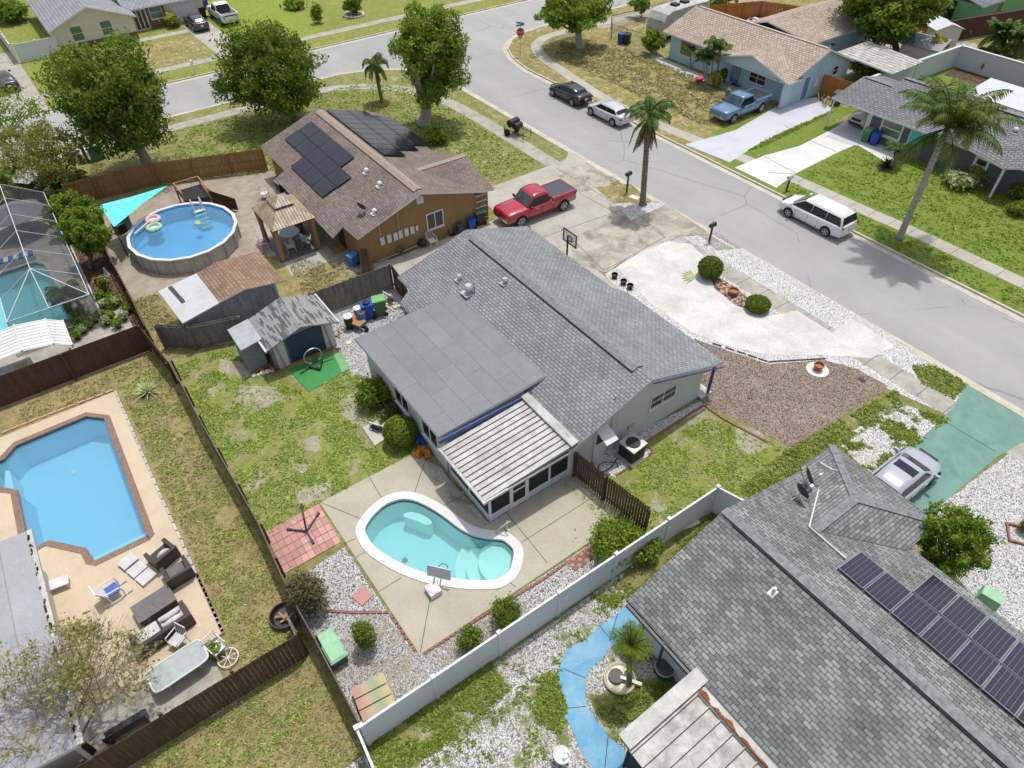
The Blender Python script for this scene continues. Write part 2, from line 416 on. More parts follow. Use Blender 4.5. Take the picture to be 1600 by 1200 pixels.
def inset(loop, d):
    n = len(loop); out = []; area = sum(loop[i].x*loop[(i+1) % n].y-loop[(i+1) % n].x*loop[i].y for i in range(n))
    sg = 1 if area > 0 else -1
    for i in range(n):
        t = (loop[(i+1) % n]-loop[i-1]).normalized(); out.append(loop[i]+Vector((-t.y, t.x, 0))*d*sg)
    return out
# ================================================================ SETTING: ground, roads, paving
KID = smooth_loop([P(*q) for q in [(556,834),(560,817),(575,797),(597,779),(625,769.5),(650,771),(675,781),(700,796),(730,818),(752,827),(775,830),(790,832),(802,839),(814,851),(818,865),(815,884),(808,901),(793,914),(775,921),(737,922),(700,918),(670,913),(625,897),(587,875),(567,857)]], 3)
OCT = [P(*q) for q in [(135,645),(172,650),(242,835),(235,844),(150,885),(135,882),(127,866),(72,854),(50,866),(30,850),(28,832),(17,772),(-2,770),(-25,762),(-25,728),(0,715),(22,692)]]
CAGE = PP([(0,425),(55,407),(75,411),(88,432),(119,497),(0,532),(-50,547),(-50,445)])
def cut(loop, d=.06): return inset([Vector((p.x, p.y, 0)) for p in loop], d)
kid_in, oct_in, cage_in = cut(KID), cut(OCT), cut(CAGE)
B1 = [(-67.2, -70), (60, -70), (60, 34.2), (-59.5, 34.2), (-62.1, 33.6), (-64.5, 32.1), (-66.2, 29.8), (-67.2, 26.5)]
B2l = [(60, 42.2), (-57, 42.2), (-60.4, 42.9), (-62.9, 44.0), (-64.9, 46), (-65.9, 48.2), (-66.4, 51.5), (-66.2, 58), (-65.8, 170)]
B2 = B2l+[(60, 170)]
B3 = [(-75.6, -90), (-75.6, 190), (-220, 190), (-220, -90)]
g = sheet('ground', [(-900, -500), (500, -500), (500, 900), (-900, 900)], 'lawn_bright', -.17, holes=(kid_in, oct_in, cage_in))
sheet('road', [(-76.2, -90), (-66.5, -90), (-66.5, 20), (-60, 33), (70, 33), (70, 43), (-58, 43), (-65.6, 56), (-65.2, 190), (-76.2, 190)], 'asphalt', -.11)
sheet('lawn_ground', B1, 'lawn', 0, holes=(kid_in, oct_in, cage_in), th=.2)
sheet('lawn_ground', B2, 'lawn_patchy', 0, th=.2)
sheet('lawn_ground', B3, 'lawn_bright', 0, th=.2)
for nm, line in (('kerb', [(60, 34.2)]+B1[3:]+[(-67.2, -70)]), ('kerb', [B2l[i] for i in range(len(B2l)-1, -1, -1)]), ('kerb', [(-75.6, -90), (-75.6, 190)])):
    strip('gutter', line, .5, 'kerb', -.098, -.108, -.26)
    strip(nm, line, .16, 'kerb', .012, -.1, .07)
# pavements
strip('pavement', smooth_line([(60, 31.75, 0), (0, 31.75, 0), (-30, 31.75, 0), (-50, 31.8, 0), (-56, 31.2, 0), (-60.5, 29.3, 0), (-63.4, 26, 0), (-64.6, 22, 0), (-64.7, 10, 0), (-64.7, -60, 0)]), 1.3, 'concrete_dark', .014)
strip('pavement', smooth_line([(60, 45.4, 0), (-9, 45.4, 0), (-20, 45.2, 0), (-28, 44.85, 0), (-36, 43.9, 0), (-42, 43.4, 0), (-47.3, 43.6, 0), (-54.6, 44.7, 0), (-58.4, 45.4, 0), (-61.4, 46.8, 0), (-63, 49, 0), (-63.3, 52, 0), (-63.1, 56, 0), (-62.7, 70, 0), (-62.2, 160, 0)]), 1.2, 'concrete', .014)
strip('pavement', [(-79.3, -80), (-79.3, 180)], 1.25, 'concrete_dark', .014)
j = MB()
for k in range(70): j.box(-38+k*1.5, 31.1, .0145, -37.97+k*1.5, 32.4, .018)
for k in range(60): j.box(-32+k*1.5, 44.75, .0145, -31.97+k*1.5, 46.05, .018)
o = j.build('pavement_joints', 'joint'); o['kind'] = 'structure'
# yard 1 : subject house
sheet('back_lawn', PP([(262,562),(350,545),(420,585),(455,605),(480,612),(545,580),(575,560),(700,700),(645,712),(500,785),(415,845),(395,820)]), 'lawn_yard', .004)
sheet('side_lawn', [(-14.3, 12.2), (-14.3, 21.6), (-9.6, 23.0), (-7.6, 22.4), (-7.2, 17.4), (-9.3, 17.0), (-9.3, 11.4)], 'lawn_yard', .004)
BARE = [PP(q) for q in ([(372,600),(420,604),(445,622),(405,642),(368,628)], [(528,628),(556,608),(578,640),(572,668),(548,662)], [(478,682),(505,684),(502,706),(480,704)], [(460,768),(515,752),(520,772),(468,796)], [(455,722),(486,726),(472,744)], [(345,560),(400,570),(390,592),(340,580)])]
for q in BARE: sheet('bare_patch', q, 'lawn_bare', .0066, .22)
BARE2 = [PP([(1150,668),(1190,672),(1205,700),(1170,712),(1148,690)])]
sheet('bare_patch', BARE2[0], 'lawn_bare', .0067, .22)
sheet('gravel_bed', PP([(486,492),(612,440),(660,480),(640,520),(575,540),(600,612),(565,598),(548,584),(520,545)]), 'white_gravel', .008, .12)
sheet('gravel_bed', [P(920,712), P(1098,625), P(1110,636), P(1052,662), P(1004,693), P(1022,704), P(962,746), P(935,735)], 'white_gravel_front', .008, .03)
BED = [(-17.0, .4), (-17.3, 3.1), (-11.2, 3.25), (-11.15, 13.6), (-9.4, 13.6), (-9.5, .4)]
sheet('gravel_bed', BED, 'white_gravel', .006, .02)
sheet('gravel_bed', PP([(500,1010),(560,985),(620,1000),(690,1025),(640,1085),(570,1125)]), 'gravel_dirty', .009, .12)
sheet('gravel_bed', [(-11.1, 7.5), (-11.1, 3.2), (-14, 3.0), (-14, 1.4), (-10.0, 1.4), (-10.1, 8.0)], 'gravel_dirty', .0075, .1)
DECK = [(-20.05, 3.2), (-11.25, 3.35), (-11.25, 12.25), (-11.6, 13.9), (-14.6, 13.9), (-14.6, 8.6), (-20.05, 8.3)]
sheet('pool_patio', DECK, 'concrete_pool', .03, holes=(kid_in,), th=.05)
j = MB()
def jl(a, b, wd=.03, z=.0305, mb=None):
    a = Vector((a[0], a[1], 0)); b = Vector((b[0], b[1], 0)); d = (b-a).normalized(); nn = Vector((-d.y, d.x, 0))*wd/2
    q = [a-nn, b-nn, b+nn, a+nn]; (mb or j).add([(p.x, p.y, z+.003) for p in q], [(0, 1, 2, 3)])
for a, b in (((500,785),(563,811)),((577,746),(597,779)),((666,716),(648,770)),((692,791),(722,776)),((556,842),(538,850)),((555,872),(572,862)),((592,925),(628,903)),((657,1020),(676,914)),((815,848),(921,781)),((755,772),(790,800)),((790,800),(855,880)),((806,918),(790,905))):
    jl(P(*a), P(*b))
o = j.build('patio_joints', 'joint'); o['kind'] = 'structure'
sheet('entry_slab', [(-14.65, 13.6), (-14.65, 14.3), (-11.7, 14.3), (-11.7, 13.6)], 'concrete', .02)
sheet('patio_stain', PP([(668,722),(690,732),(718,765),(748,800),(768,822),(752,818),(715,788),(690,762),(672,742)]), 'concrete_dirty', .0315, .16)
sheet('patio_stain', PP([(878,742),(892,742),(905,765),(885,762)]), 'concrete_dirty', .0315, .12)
# pavers
pv = MB(); c0, c1, c2 = P(413,832), P(498,787), P(445,897)
ux = (c1-c0)/9.0; uy = (c2-c0)/6.0
for a in range(9):
    for b in range(6):
        q = [c0+ux*(a+.03)+uy*(b+.03), c0+ux*(a+.97)+uy*(b+.03), c0+ux*(a+.97)+uy*(b+.97), c0+ux*(a+.03)+uy*(b+.97)]
        h = .035+random.uniform(-.006, .006); pv.prism([(p.x, p.y) for p in q], -.01, h, random.choice((0, 0, 1, 1, 2)), bottom=False)
for i, c in enumerate(((.50, .24, .22), (.60, .31, .29), (.42, .22, .19))): M['paver%d' % i] = stained('paver%d' % i, c, (.4, .27, .22), .4, 2)
o = pv.build('paver_patio', ['paver0', 'paver1', 'paver2']); o['kind'] = 'structure'
# front drive and beds
sheet('driveway', [(-39.3, 24.2), (-30.2, 23.6), (-30.2, 22.2), (-24, 22.2), (-24, 25), (-26.3, 25.2), (-26.0, 34.3), (-30.4, 34.3), (-31, 33.2), (-37, 33.2), (-38.4, 34.3), (-40.4, 34.3), (-39.3, 33)], 'concrete', .018)
sheet('driveway', [(-35.3, 13.4), (-30.2, 13.4), (-30.2, 23.7), (-35.3, 24.3)], 'concrete', .016)
sheet('driveway', PP([(852,398),(946,426),(1035,372),(1110,366),(1040,318),(985,322)]), 'concrete_dirty', .021, .06)
sheet('driveway', PP([(865,268),(915,256),(970,283),(905,302)]), 'concrete_dirty', .0205, .1)
sheet('verge', PP([(928,292),(985,287),(1018,316),(1000,325),(960,317)]), 'lawn_patchy', .024, .1)
sheet('gravel_bed', PP([(962,318),(1015,318),(1042,318),(985,346)]), 'white_gravel_front', .0245, .05)
j = MB()
for a, b in (((947,422),(1040,318+52)),((872,352),(946,426)),((845,372),(990,322)),((905,302),(985,346)),((868,262),(960,318)),((990,330),(1040,372)),((800,330),(868,318))): jl(P(*a), P(*b), .035, .022)
o = j.build('driveway_joints', 'joint'); o['kind'] = 'structure'
sheet('gravel_bed', PP([(945,428),(1035,373),(1110,366),(1130,372),(1330,487),(1512,600),(1485,650),(1370,600),(1290,567),(1200,572),(1130,556),(1040,520),(960,470)]), 'white_gravel_front', .008, .03)
sheet('gravel_drive', PP([(962,418),(1000,394),(1045,377),(1080,382),(1105,405),(1112,440),(1150,470),(1190,496),(1225,490),(1245,485),(1300,520),(1330,497),(1398,540),(1360,560),(1290,556),(1210,556),(1150,545),(1080,520),(1020,478)]), 'drive_white', .019, .05)
sheet('rock_bed', PP([(1110,432),(1130,437),(1165,460),(1175,485),(1150,478),(1115,450)]), 'rock_brown', .022, .04)
sheet('mulch_bed', PP([(1085,530),(1150,552),(1200,569),(1290,563),(1340,577),(1388,603),(1375,616),(1300,660),(1235,700),(1170,665),(1100,632),(1060,600)]), 'mulch_brown', .012, .05)
sheet('verge', PP([(1090,366),(1118,362),(1160,388),(1120,392)]), 'gravel_dirty', .0095, .1)
sheet('verge', PP([(1425,575),(1455,570),(1512,600),(1490,622),(1440,600)]), 'lawn', .011, .12)
sheet('verge', PP([(1235,700),(1400,612),(1400,640),(1300,700),(1300,760),(1180,795),(1160,760)]), 'lawn', .0055, .2)
sheet('gravel_bed', PP([(1305,690),(1400,628),(1470,655),(1486,655),(1420,705),(1375,742),(1345,730)]), 'gravel_bright_weedy', .008, .15)
sheet('gravel_bed', PP([(1612,682),(1700,760),(1700,1080),(1590,1010),(1430,830),(1478,782)]), 'gravel_beige', .008, .08)
sheet('painted_driveway', PP([(1508,600),(1560,632),(1640,676),(1600,690),(1558,714),(1478,782),(1440,818),(1340,780),(1372,744),(1395,722),(1465,662),(1490,636)]), 'teal', .022, .02)
j = MB(); jl(P(1478,660), P(1555,706), .04, .0225); jl(P(1380,745), P(1400,728), .03, .0225)
o = j.build('driveway_joints', 'joint'); o['kind'] = 'structure'
# yard 2 : brown house
sheet('sand_yard', PP([(160,330),(230,300),(420,258),(445,300),(470,330),(540,390),(440,400),(400,402),(300,432),(240,460),(205,466),(170,405)]), 'sand', .005, .08)
sheet('back_lawn', PP([(205,463),(300,430),(400,405),(450,400),(560,375),(620,410),(500,470),(480,475),(260,560)]), 'lawn_dry', .0045, .1)
sheet('patio_slab', PP([(395,350),(470,320),(530,375),(575,378),(585,388),(515,410),(456,432),(435,398),(420,402)]), 'concrete_dark', .02, th=.03)
sheet('patio_slab', PP([(440,404),(490,384),(516,408),(457,431)]), 'concrete', .026)
sheet('paver_strip', PP([(515,412),(580,388),(625,418),(590,432),(540,425)]), 'concrete_dirty', .012)
# yard 3 : tan deck and angular pool
sheet('back_lawn', [(-35.4, -40), (-13.9, -40), (-13.9, .3), (-35.4, .3)], 'lawn_dry', .004, holes=(oct_in,))
sheet('pool_patio', [(-33.2, -2.72), (-33.2, -30), (-16.6, -30), (-16.6, -2.5)], 'deck_tan', .03, holes=(oct_in,), th=.05)
sheet('patio_slab', [(-16.6, -8), (-16.6, -3.2), (-14.4, -3.0), (-14.0, -8)], 'concrete_dark', .012, .03)
sheet('back_lawn', [(-13.6, -40), (10, -40), (10, -3), (-9.6, -.2), (-13.6, .2)], 'lawn_dry', .0045)
# yard 4 : bottom right house
sheet('gravel_bed', [(-9.4, -8), (8, -8), (8, 10.5), (-3, 11), (-6.5, 14), (-8, 17.5), (-9.3, 17.3)], 'gravel_weedy', .007)
sheet('weed_patch', PP([(1000,860),(1110,800),(1150,825),(1060,900),(985,935),(960,915)]), 'lawn', .0085, .2)
sheet('weed_patch', PP([(650,1080),(740,1040),(770,1075),(720,1130),(640,1200),(590,1200),(580,1160)]), 'lawn_yard', .0088, .5)
sheet('weed_patch', PP([(830,1070),(875,1050),(890,1110),(880,1150),(845,1120)]), 'lawn_yard', .0092, .25)
sheet('weed_patch', PP([(990,1060),(1060,1050),(1050,1100),(960,1140),(930,1090)]), 'lawn', .0094, .35)
BP = [(980,946),(965,959),(937,979),(915,1000),(887,1012),(880,1025),(872,1050),(875,1070),(882,1092),(887,1107),(882,1120),(896,1145),(905,1170),(925,1200),(960,1260),(1060,1260),(1000,1200),(970,1165),(950,1152),(940,1137),(925,1117),(914,1095),(915,1062),(922,1045),(940,1030),(955,1010),(970,1000),(1010,985),(1012,960)]
sheet('painted_path', PP(BP[:15]+BP[15:]), 'blue_path', .02, .02)
j = MB()
for a, b in (((880,1045),(915,1060)),((887,1107),(916,1104)),((950,1152),(945,1200)),((965,959),(952,1003)),((937,979),(955,1000))): jl(P(*a), P(*b), .03, .0205)
o = j.build('path_joints', 'joint'); o['kind'] = 'structure'
# yard 5 : screened pool
sheet('pool_patio', [(-56, -2.0), (-41.0, -1.9), (-40.9, -20), (-56, -20)], 'concrete_dark', .02, holes=(cage_in,))
sheet('planting_bed', [(-56, -2.0), (-36, -2.0), (-36, .1), (-56, .1)], 'mulch_dark', .006, .1)
sheet('patio_slab', [(-41.2, -20), (-35.5, -20), (-35.5, -.5), (-41.2, -.5)], 'concrete_dark', .007)
# block 2
sheet('front_lawn', [(-31.6, 42.35), (60, 42.35), (60, 56), (-31.6, 56)], 'lawn_lush', .004)
sheet('front_lawn', [(-35.8, 46), (-31.0, 46), (-31.0, 60), (-35.8, 57)], 'lawn_lush', .0045)
sheet('driveway', PP([(1070,226),(1140,254),(1190,222),(1302,172),(1275,152),(1225,160),(1150,203),(1118,213)]), 'drive_grey', .02)
sheet('driveway', PP([(1148,262),(1213,294),(1242,272),(1310,238),(1338,226),(1385,254),(1440,232),(1400,208),(1360,202),(1312,196),(1250,228),(1195,243)]), 'drive_paint', .0205)
sheet('carport_floor', PP([(1292,212),(1338,228),(1385,205),(1330,182),(1310,196)]), 'drive_grey', .023)
j = MB()
for a, b in (((1200,270),(1242,272)),((1195,245),(1243,271)),((1262,218),(1308,238)),((1292,213),(1340,230)),((1225,195),(1248,212))): jl(P(*a), P(*b), .05, .021)
o = j.build('driveway_joints', 'joint'); o['kind'] = 'structure'
sheet('gravel_bed', PP([(1010,80),(1130,130),(1200,155),(1170,162),(1135,152),(1020,92)]), 'white_gravel_front', .008, .04)
sheet('porch_slab', PP([(1118,126),(1235,166),(1250,158),(1215,150),(1225,130),(1130,100)]), 'drive_grey', .05, th=.06)
sheet('back_lawn', [(-32, 59.5), (-24, 59.5), (-24, 76), (-32, 76)], 'lawn_lush', .0046)
sheet('mulch_bed', [(-31.1, 73.4), (-20, 73.4), (-20, 76), (-31.1, 76)], 'mulch_dark', .008, .1)
sheet('shell_bed', PP([(900,40),(1060,0),(1200,0),(1100,10),(940,45)]), 'sand', .006, .2)
sheet('storage_yard', [(-52, 66), (-33, 66), (-33, 84), (-52, 84)], 'concrete_dirty', .005, .2)
# block 3
sheet('driveway', [(-92, 18.3), (-75.6, 18.5), (-75.6, 21.6), (-92, 21.2)], 'concrete', .02)
sheet('driveway', [(-95, -5), (-75.6, -5), (-75.6, 1.3), (-95, .9)], 'concrete_dark', .02)
sheet('front_lawn', [(-88, 9.5), (-80, 9.5), (-80, 18.2), (-88, 18.2)], 'lawn_patchy', .004)
sheet('front_walk', [(-90.6, 12.5), (-89.4, 12.5), (-89.4, 18.3), (-90.6, 18.3)], 'concrete', .018)
sheet('front_lawn', [(-100, 21.5), (-80, 21.7), (-80, 31), (-100, 31)], gm('lawn_vivid', green=(.2, .27, .05), lush=(.25, .33, .05), dry=(.3, .31, .09), dry_t=.6, bare_t=.8), .004, .3)
# ================================================================ BUILDINGS
M['roof_main'] = shingle_mat('roof_main', (.21, .22, .228), (.285, .3, .308), (.095, .1, .105), .3, .165, .018, .2)
M['roof_brown'] = shingle_mat('roof_brown', (.165, .135, .115), (.245, .2, .17), (.1, .075, .065), .3, .165, .02, .25, 3)
M['roof_near'] = shingle_mat('roof_near', (.145, .149, .147), (.27, .277, .27), (.05, .05, .05), .31, .145, .013, .3, 5, streak=(.16, .162, .158))
M['roof_tan'] = shingle_mat('roof_tan', (.36, .29, .23), (.5, .42, .34), (.2, .15, .12), .35, .24, .03, .12, 7)
M['roof_slate'] = shingle_mat('roof_slate', (.17, .17, .18), (.24, .24, .255), (.08, .08, .09), .4, .24, .03, .15, 9)
M['roof_pale'] = shingle_mat('roof_pale', (.25, .26, .28), (.32, .33, .35), (.16, .17, .18), .5, .35, .04, .12, 11)
M['roof_roll'] = shingle_mat('roof_roll', (.2, .203, .213), (.222, .226, .236), (.15, .15, .155), 2.4, .98, .012, .1, 13, streak=(.15, .15, .165))
M['roof_metal'] = shingle_mat('roof_metal', (.3, .305, .325), (.33, .335, .355), (.24, .24, .25), 9, 1.4, .02, .1, 15, streak=(.4, .4, .43))
M['ridge_cap'] = plain('ridge_cap', (.2, .205, .21), .9, var=.3, scale=6, bump=.3)
M['ridge_cap_brown'] = plain('ridge_cap_brown', (.3, .23, .19), .9, var=.2, scale=6)
M['ridge_cap_tan'] = plain('ridge_cap_tan', (.48, .4, .33), .9, var=.15, scale=6)
M['trim_white'] = plain('trim_white', .64, .6, var=.06)
M['trim_pale'] = plain('trim_pale', (.52, .54, .56), .6, var=.08)
M['trim_blue'] = plain('trim_blue', (.04, .06, .22), .5)
M['wall_grey'] = plain('wall_grey', (.55, .55, .53), .85, var=.05, scale=1.2, bump=.2)
M['wall_green_grey'] = plain('wall_green_grey', (.45, .5, .44), .85, var=.07, bump=.2)
M['wall_brown'] = plain('wall_brown', (.27, .16, .06), .85, var=.07, scale=1.5, bump=.2)
M['wall_white'] = plain('wall_white', (.6, .62, .63), .85, var=.06, bump=.2)
M['wall_blue'] = plain('wall_blue', (.4, .56, .63), .8, var=.05, bump=.15)
M['wall_pale_blue'] = plain('wall_pale_blue', (.5, .62, .72), .8, var=.05)
M['wall_slate'] = plain('wall_slate', (.1, .11, .13), .8, var=.08)
M['wall_beige'] = plain('wall_beige', (.62, .57, .48), .85, var=.05, bump=.1)
M['wall_green'] = plain('wall_green', (.2, .46, .22), .8, var=.06)
M['brick_dark'] = plain('brick_dark', (.16, .1, .08), .9, var=.3, scale=14, bump=.3)
M['glass_dark'] = plain('glass_dark', (.02, .024, .028), .12, spec=.6)
M['glass_green'] = plain('glass_green', (.06, .15, .1), .25, spec=.8, var=.2)
M['glass_gold'] = plain('glass_gold', (.16, .16, .03), .15, spec=.9, var=.3)
M['door_white'] = plain('door_white', .65, .6)
M['door_blue'] = plain('door_blue', (.1, .2, .4), .5)
M['door_teal'] = plain('door_teal', (.05, .5, .52), .5)
M['metal_white'] = stained('metal_white', (.56, .56, .54), (.27, .26, .23), .62, 1.4, .6, .12)
M['metal_dirty'] = stained('metal_dirty', (.56, .56, .53), (.22, .2, .15), .6, 1.8, .7, .15)
M['dark_strip'] = plain('dark_strip', (.06, .055, .05), .9)
M['rust'] = plain('rust', (.22, .065, .025), .95, var=.3, scale=8)
M['galv'] = plain('galv', (.5, .52, .54), .4, metal=.6, var=.15)
M['dark_metal'] = plain('dark_metal', (.03, .03, .035), .45, var=.2)
M['black'] = plain('black', (.018, .018, .02), .5)
M['cell_frame'] = plain('cell_frame', (.22, .22, .25), .5)
M['panel_black'] = plain('panel_black', (.012, .014, .02), .12, spec=.8, var=.25, scale=.7)
t = NT('panel_cells'); uv = t.n('TexCoord').outputs['UV']
bk = t.n('TexBrick', offset=0.0, squash=1.0); bk.inputs['Scale'].default_value = 1
bk.inputs['Brick Width'].default_value = .165; bk.inputs['Row Height'].default_value = .165; bk.inputs['Mortar Size'].default_value = .005
bk.inputs['Color1'].default_value = lin((.012, .012, .03)); bk.inputs['Color2'].default_value = lin((.02, .018, .04)); bk.inputs['Mortar'].default_value = lin((.1, .1, .12))
t.l(uv, bk.inputs['Vector']); M['panel_cells'] = t.done(bk.outputs['Color'], .2, spec=.6)
M['screen_dark'] = plain('screen_dark', (.016, .018, .022), .6, spec=.25)
M['bin_lid'] = M['black']
def basis(a, d, nrm):
    d = Vector(d).normalized(); nrm = Vector(nrm).normalized(); a = Vector(a)
    return Matrix(((d.x, nrm.x, 0, a.x), (d.y, nrm.y, 0, a.y), (0, 0, 1, a.z), (0, 0, 0, 1)))
def window(par, a, d, nrm, w_, h, cols=2, rows=1, frame='trim_white', glass='glass_dark', fr=.07, proud=.05, label=None, name='window'):
    """frame with separate pane, standing on a wall; a = lower-left corner"""
    X = basis(a, d, nrm); mb = MB(); mb.X = X
    for x0, x1, z0, z1 in ((0, w_, 0, fr), (0, w_, h-fr, h), (0, fr, fr, h-fr), (w_-fr, w_, fr, h-fr)): mb.box(x0, -.04, z0, x1, proud, z1)
    for i in range(1, cols): mb.box(w_*i/cols-fr*.4, -.03, fr, w_*i/cols+fr*.4, proud-.01, h-fr)
    for i in range(1, rows): mb.box(fr, -.03, h*i/rows-fr*.3, w_-fr, proud-.012, h*i/rows+fr*.3)
    mb.box(-.03, -.03, -.05, w_+.03, proud+.05, 0)
    f = mb.build(name, frame, par, True)
    if label: f['label'] = label
    g_ = MB(); g_.X = X; g_.box(fr*.6, -.05, fr*.6, w_-fr*.6, .012, h-fr*.6); g_.build('pane', glass, f, True)
    return f
def wall_gable_x(par, x0, x1, y0, y1, he, yr, hr, mat, base=0, name='wall', he2=None):
    """house body with its ridge along x"""
    mb = MB(); pr = [(y0, base), (y1, base), (y1, he2 or he), (yr, hr), (y0, he)]
    mb.loft([[(x0, y, z) for y, z in pr], [(x1, y, z) for y, z in pr]]); return mb.build(name, mat, par, True)
def roof_part(par, planes, mat, fascia='trim_white', name='roof', th=.14):
    mb = MB()
    for p in planes: mb.roof(p, 0, th, 1)
    return mb.build(name, [mat, fascia], par, True)
def vent(par, p, s=1, mat='galv'):
    mb = MB(); mb.cyl((p[0], p[1], p[2]-.15), .11*s, .38*s, 12); mb.lathe([(.2*s, 0), (.2*s, .1*s), (.13*s, .2*s)], 14, 0, (p[0], p[1], p[2]+.2*s)); mb.cbox((p[0], p[1]-.05, p[2]-.01), (.5*s, .5*s, .03), 0)
    return mb.build('roof_vent', mat, par, True)
# ---------------------------------------------------------------- subject house
H1 = thing('main_house', 'grey shingled house in the middle with flat rear roof and white screened porch', 'house', (-22, 15.5, 0))
zb = lambda y: 4.2-.382*(17.55-y)
zf = lambda y: 4.2-.358*(y-17.55)
wall_gable_x(H1, -29.2, -14.6, 13.35, 21.95, zb(13.35)-.16, 17.55, 4.03, 'wall_grey', he2=zf(21.95)-.16)
mb = MB(); mb.box(-25.9, 8.85, 0, -18.1, 13.34, 2.62); mb.build('rear_wing_wall', 'wall_green_grey', H1, True)
rf = roof_part(H1, [[(-30.1, 13.1, zb(13.1)), (-28.7, 13.1, zb(13.1)), (-28.3, 12.2, zb(12.2)), (-24, 12.2, zb(12.2)), (-24, 13.1, zb(13.1)), (-14.15, 13.1, zb(13.1)), (-14.15, 17.55, 4.2), (-29.6, 17.55, 4.2)],
    [(-30.0, 22.3, zf(22.3)), (-22.0, 22.3, zf(22.3)), (-21.4, 22.9, zf(22.9)), (-14.3, 22.9, zf(22.9)), (-14.15, 22.2, zf(22.2)), (-14.15, 17.55, 4.2), (-29.6, 17.55, 4.2)]], 'roof_main', 'trim_pale')
mb = MB(); mb.X = None
mb.slab([(-28.7, 17.23, 4.16), (-15.1, 17.23, 4.16), (-15.1, 17.56, 4.285), (-28.7, 17.56, 4.285)], .03, 0)
mb.slab([(-28.7, 17.56, 4.285), (-15.1, 17.56, 4.285), (-15.1, 17.9, 4.17), (-28.7, 17.9, 4.17)], .03, 0)
mb.box(-28.7, 17.2, 4.07, -15.1, 17.235, 4.145, 1)  # black strip paints the shade along the vent's back edge
mb.build('ridge_vent', ['ridge_cap', 'black'], rf, True)
for p in ((-26.74, 15.25), (-24.39, 16.67)): vent(H1, (p[0], p[1], zb(p[1])), .8)
vent(H1, (-25.5, 15.06, zb(15.06)+.03), 1.3)
mb = MB(); mb.tube([(-25.3, 15.3, zb(15.3)), (-25.3, 15.3, zb(15.3)+.7)], .04); mb.build('vent_pipe', 'galv', H1, True)
mb = MB(); mb.tube([(-14.68, 15.87, 3.5), (-14.68, 15.87, 3.8)], .04); mb.build('vent_pipe', 'galv', H1, True)
mb = MB(); A = P(554,529,2.72); B = P(712,457,3.17); Cc = P(853,587,3.17); D = P(685,683,2.72)
mb.roof([A, D, Cc, B], 0, .16, 1); mb.build('flat_roof', ['roof_roll', 'trim_pale'], H1, True)
mb = MB(); mb.box(-17.93, 8.5, 2.5, -17.86, 13.6, 2.72); mb.build('flashing', 'trim_blue', H1, True)
# screened porch
mb = MB(); n = 12; x0, x1 = -17.85, -14.25
for k in range(n):
    a = x0+(x1-x0)*k/n; b = x0+(x1-x0)*(k+1)/n
    mb.slab([(a+.035, 8.5, 2.33), (b-.035, 8.5, 2.33), (b-.035, 13.15, 2.58), (a+.035, 13.15, 2.58)], .06, 0)
    mb.slab([(b-.04, 8.52, 2.30), (b+.04, 8.52, 2.30), (b+.04, 13.1, 2.55), (b-.04, 13.1, 2.55)], .03, 1)  # dark slab: shadow gap beside each rib put into the colour
mb.slab([(x0, 8.52, 2.27), (x1, 8.52, 2.27), (x1, 13.15, 2.51), (x0, 13.15, 2.51)], .05, 0)
pr_ = mb.build('porch_roof', ['metal_white', 'dark_strip'], H1, True)
mb = MB(); mb.slab([(x0-.1, 13.02, 2.72), (x1+.05, 13.02, 2.72), (x1+.05, 13.42, 2.78), (x0-.1, 13.42, 2.78)], .1, 0)
mb.box(x0, 8.36, 2.2, x1+.08, 8.49, 2.33); mb.box(x1, 8.49, 2.24, x1+.08, 13.0, 2.36); mb.build('porch_gutter', 'metal_white', pr_, True)
mb = MB()
for x, y in ((-17.85, 8.9), (-16.2, 8.9), (-14.68, 8.95), (-14.65, 10.02), (-14.65, 10.95), (-14.65, 12.18), (-14.65, 13.3)): mb.box(x-.05, y-.05, .04, x+.05, y+.05, 2.26)
mb.box(-17.8, 8.87, 2.12, -14.73, 8.93, 2.24); mb.box(-14.68, 9.0, 2.12, -14.62, 13.25, 2.24)
mb.box(-17.8, 8.86, .42, -14.73, 8.94, .5); mb.box(-14.69, 9.0, .42, -14.61, 9.97, .5); mb.box(-14.69, 11.0, .42, -14.61, 13.25, .5)
mb.build('porch_frame', 'trim_white', H1, True)
mb = MB(); mb.box(-17.8, 8.88, .03, -14.73, 8.92, .42); mb.box(-14.67, 9.0, .03, -14.63, 9.97, .42); mb.box(-14.67, 11.0, .03, -14.63, 13.25, .42); mb.build('kick_panel', 'wall_pale_blue', H1, True)
for q in ((-17.8, 8.885, -16.25, 8.91), (-16.15, 8.885, -14.73, 8.91), (-14.665, 9.0, -14.64, 9.97), (-14.665, 11.0, -14.64, 12.13), (-14.665, 12.23, -14.64, 13.25)):
    mb = MB(); mb.box(q[0], q[1], .5, q[2], q[3], 2.12); mb.build('insect_screen', 'screen_dark', H1, True)
mb = MB(); 
for z0, z1 in ((.06, .4), (1.15, 1.25), (2.02, 2.12)): mb.box(-14.66, 10.07, z0, -14.61, 10.9, z1)
for y0 in (10.07, 10.82): mb.box(-14.665, y0, .06, -14.605, y0+.08, 2.12)
d_ = mb.build('porch_door', 'trim_white', H1, True)
mb = MB(); mb.box(-14.655, 10.12, .4, -14.635, 10.85, 2.04); mb.build('door_screen', 'screen_dark', d_, True)
mb = MB(); mb.box(-17.8, 8.95, .0, -14.7, 13.3, .03); mb.build('porch_floor', 'concrete_dark', H1, True)
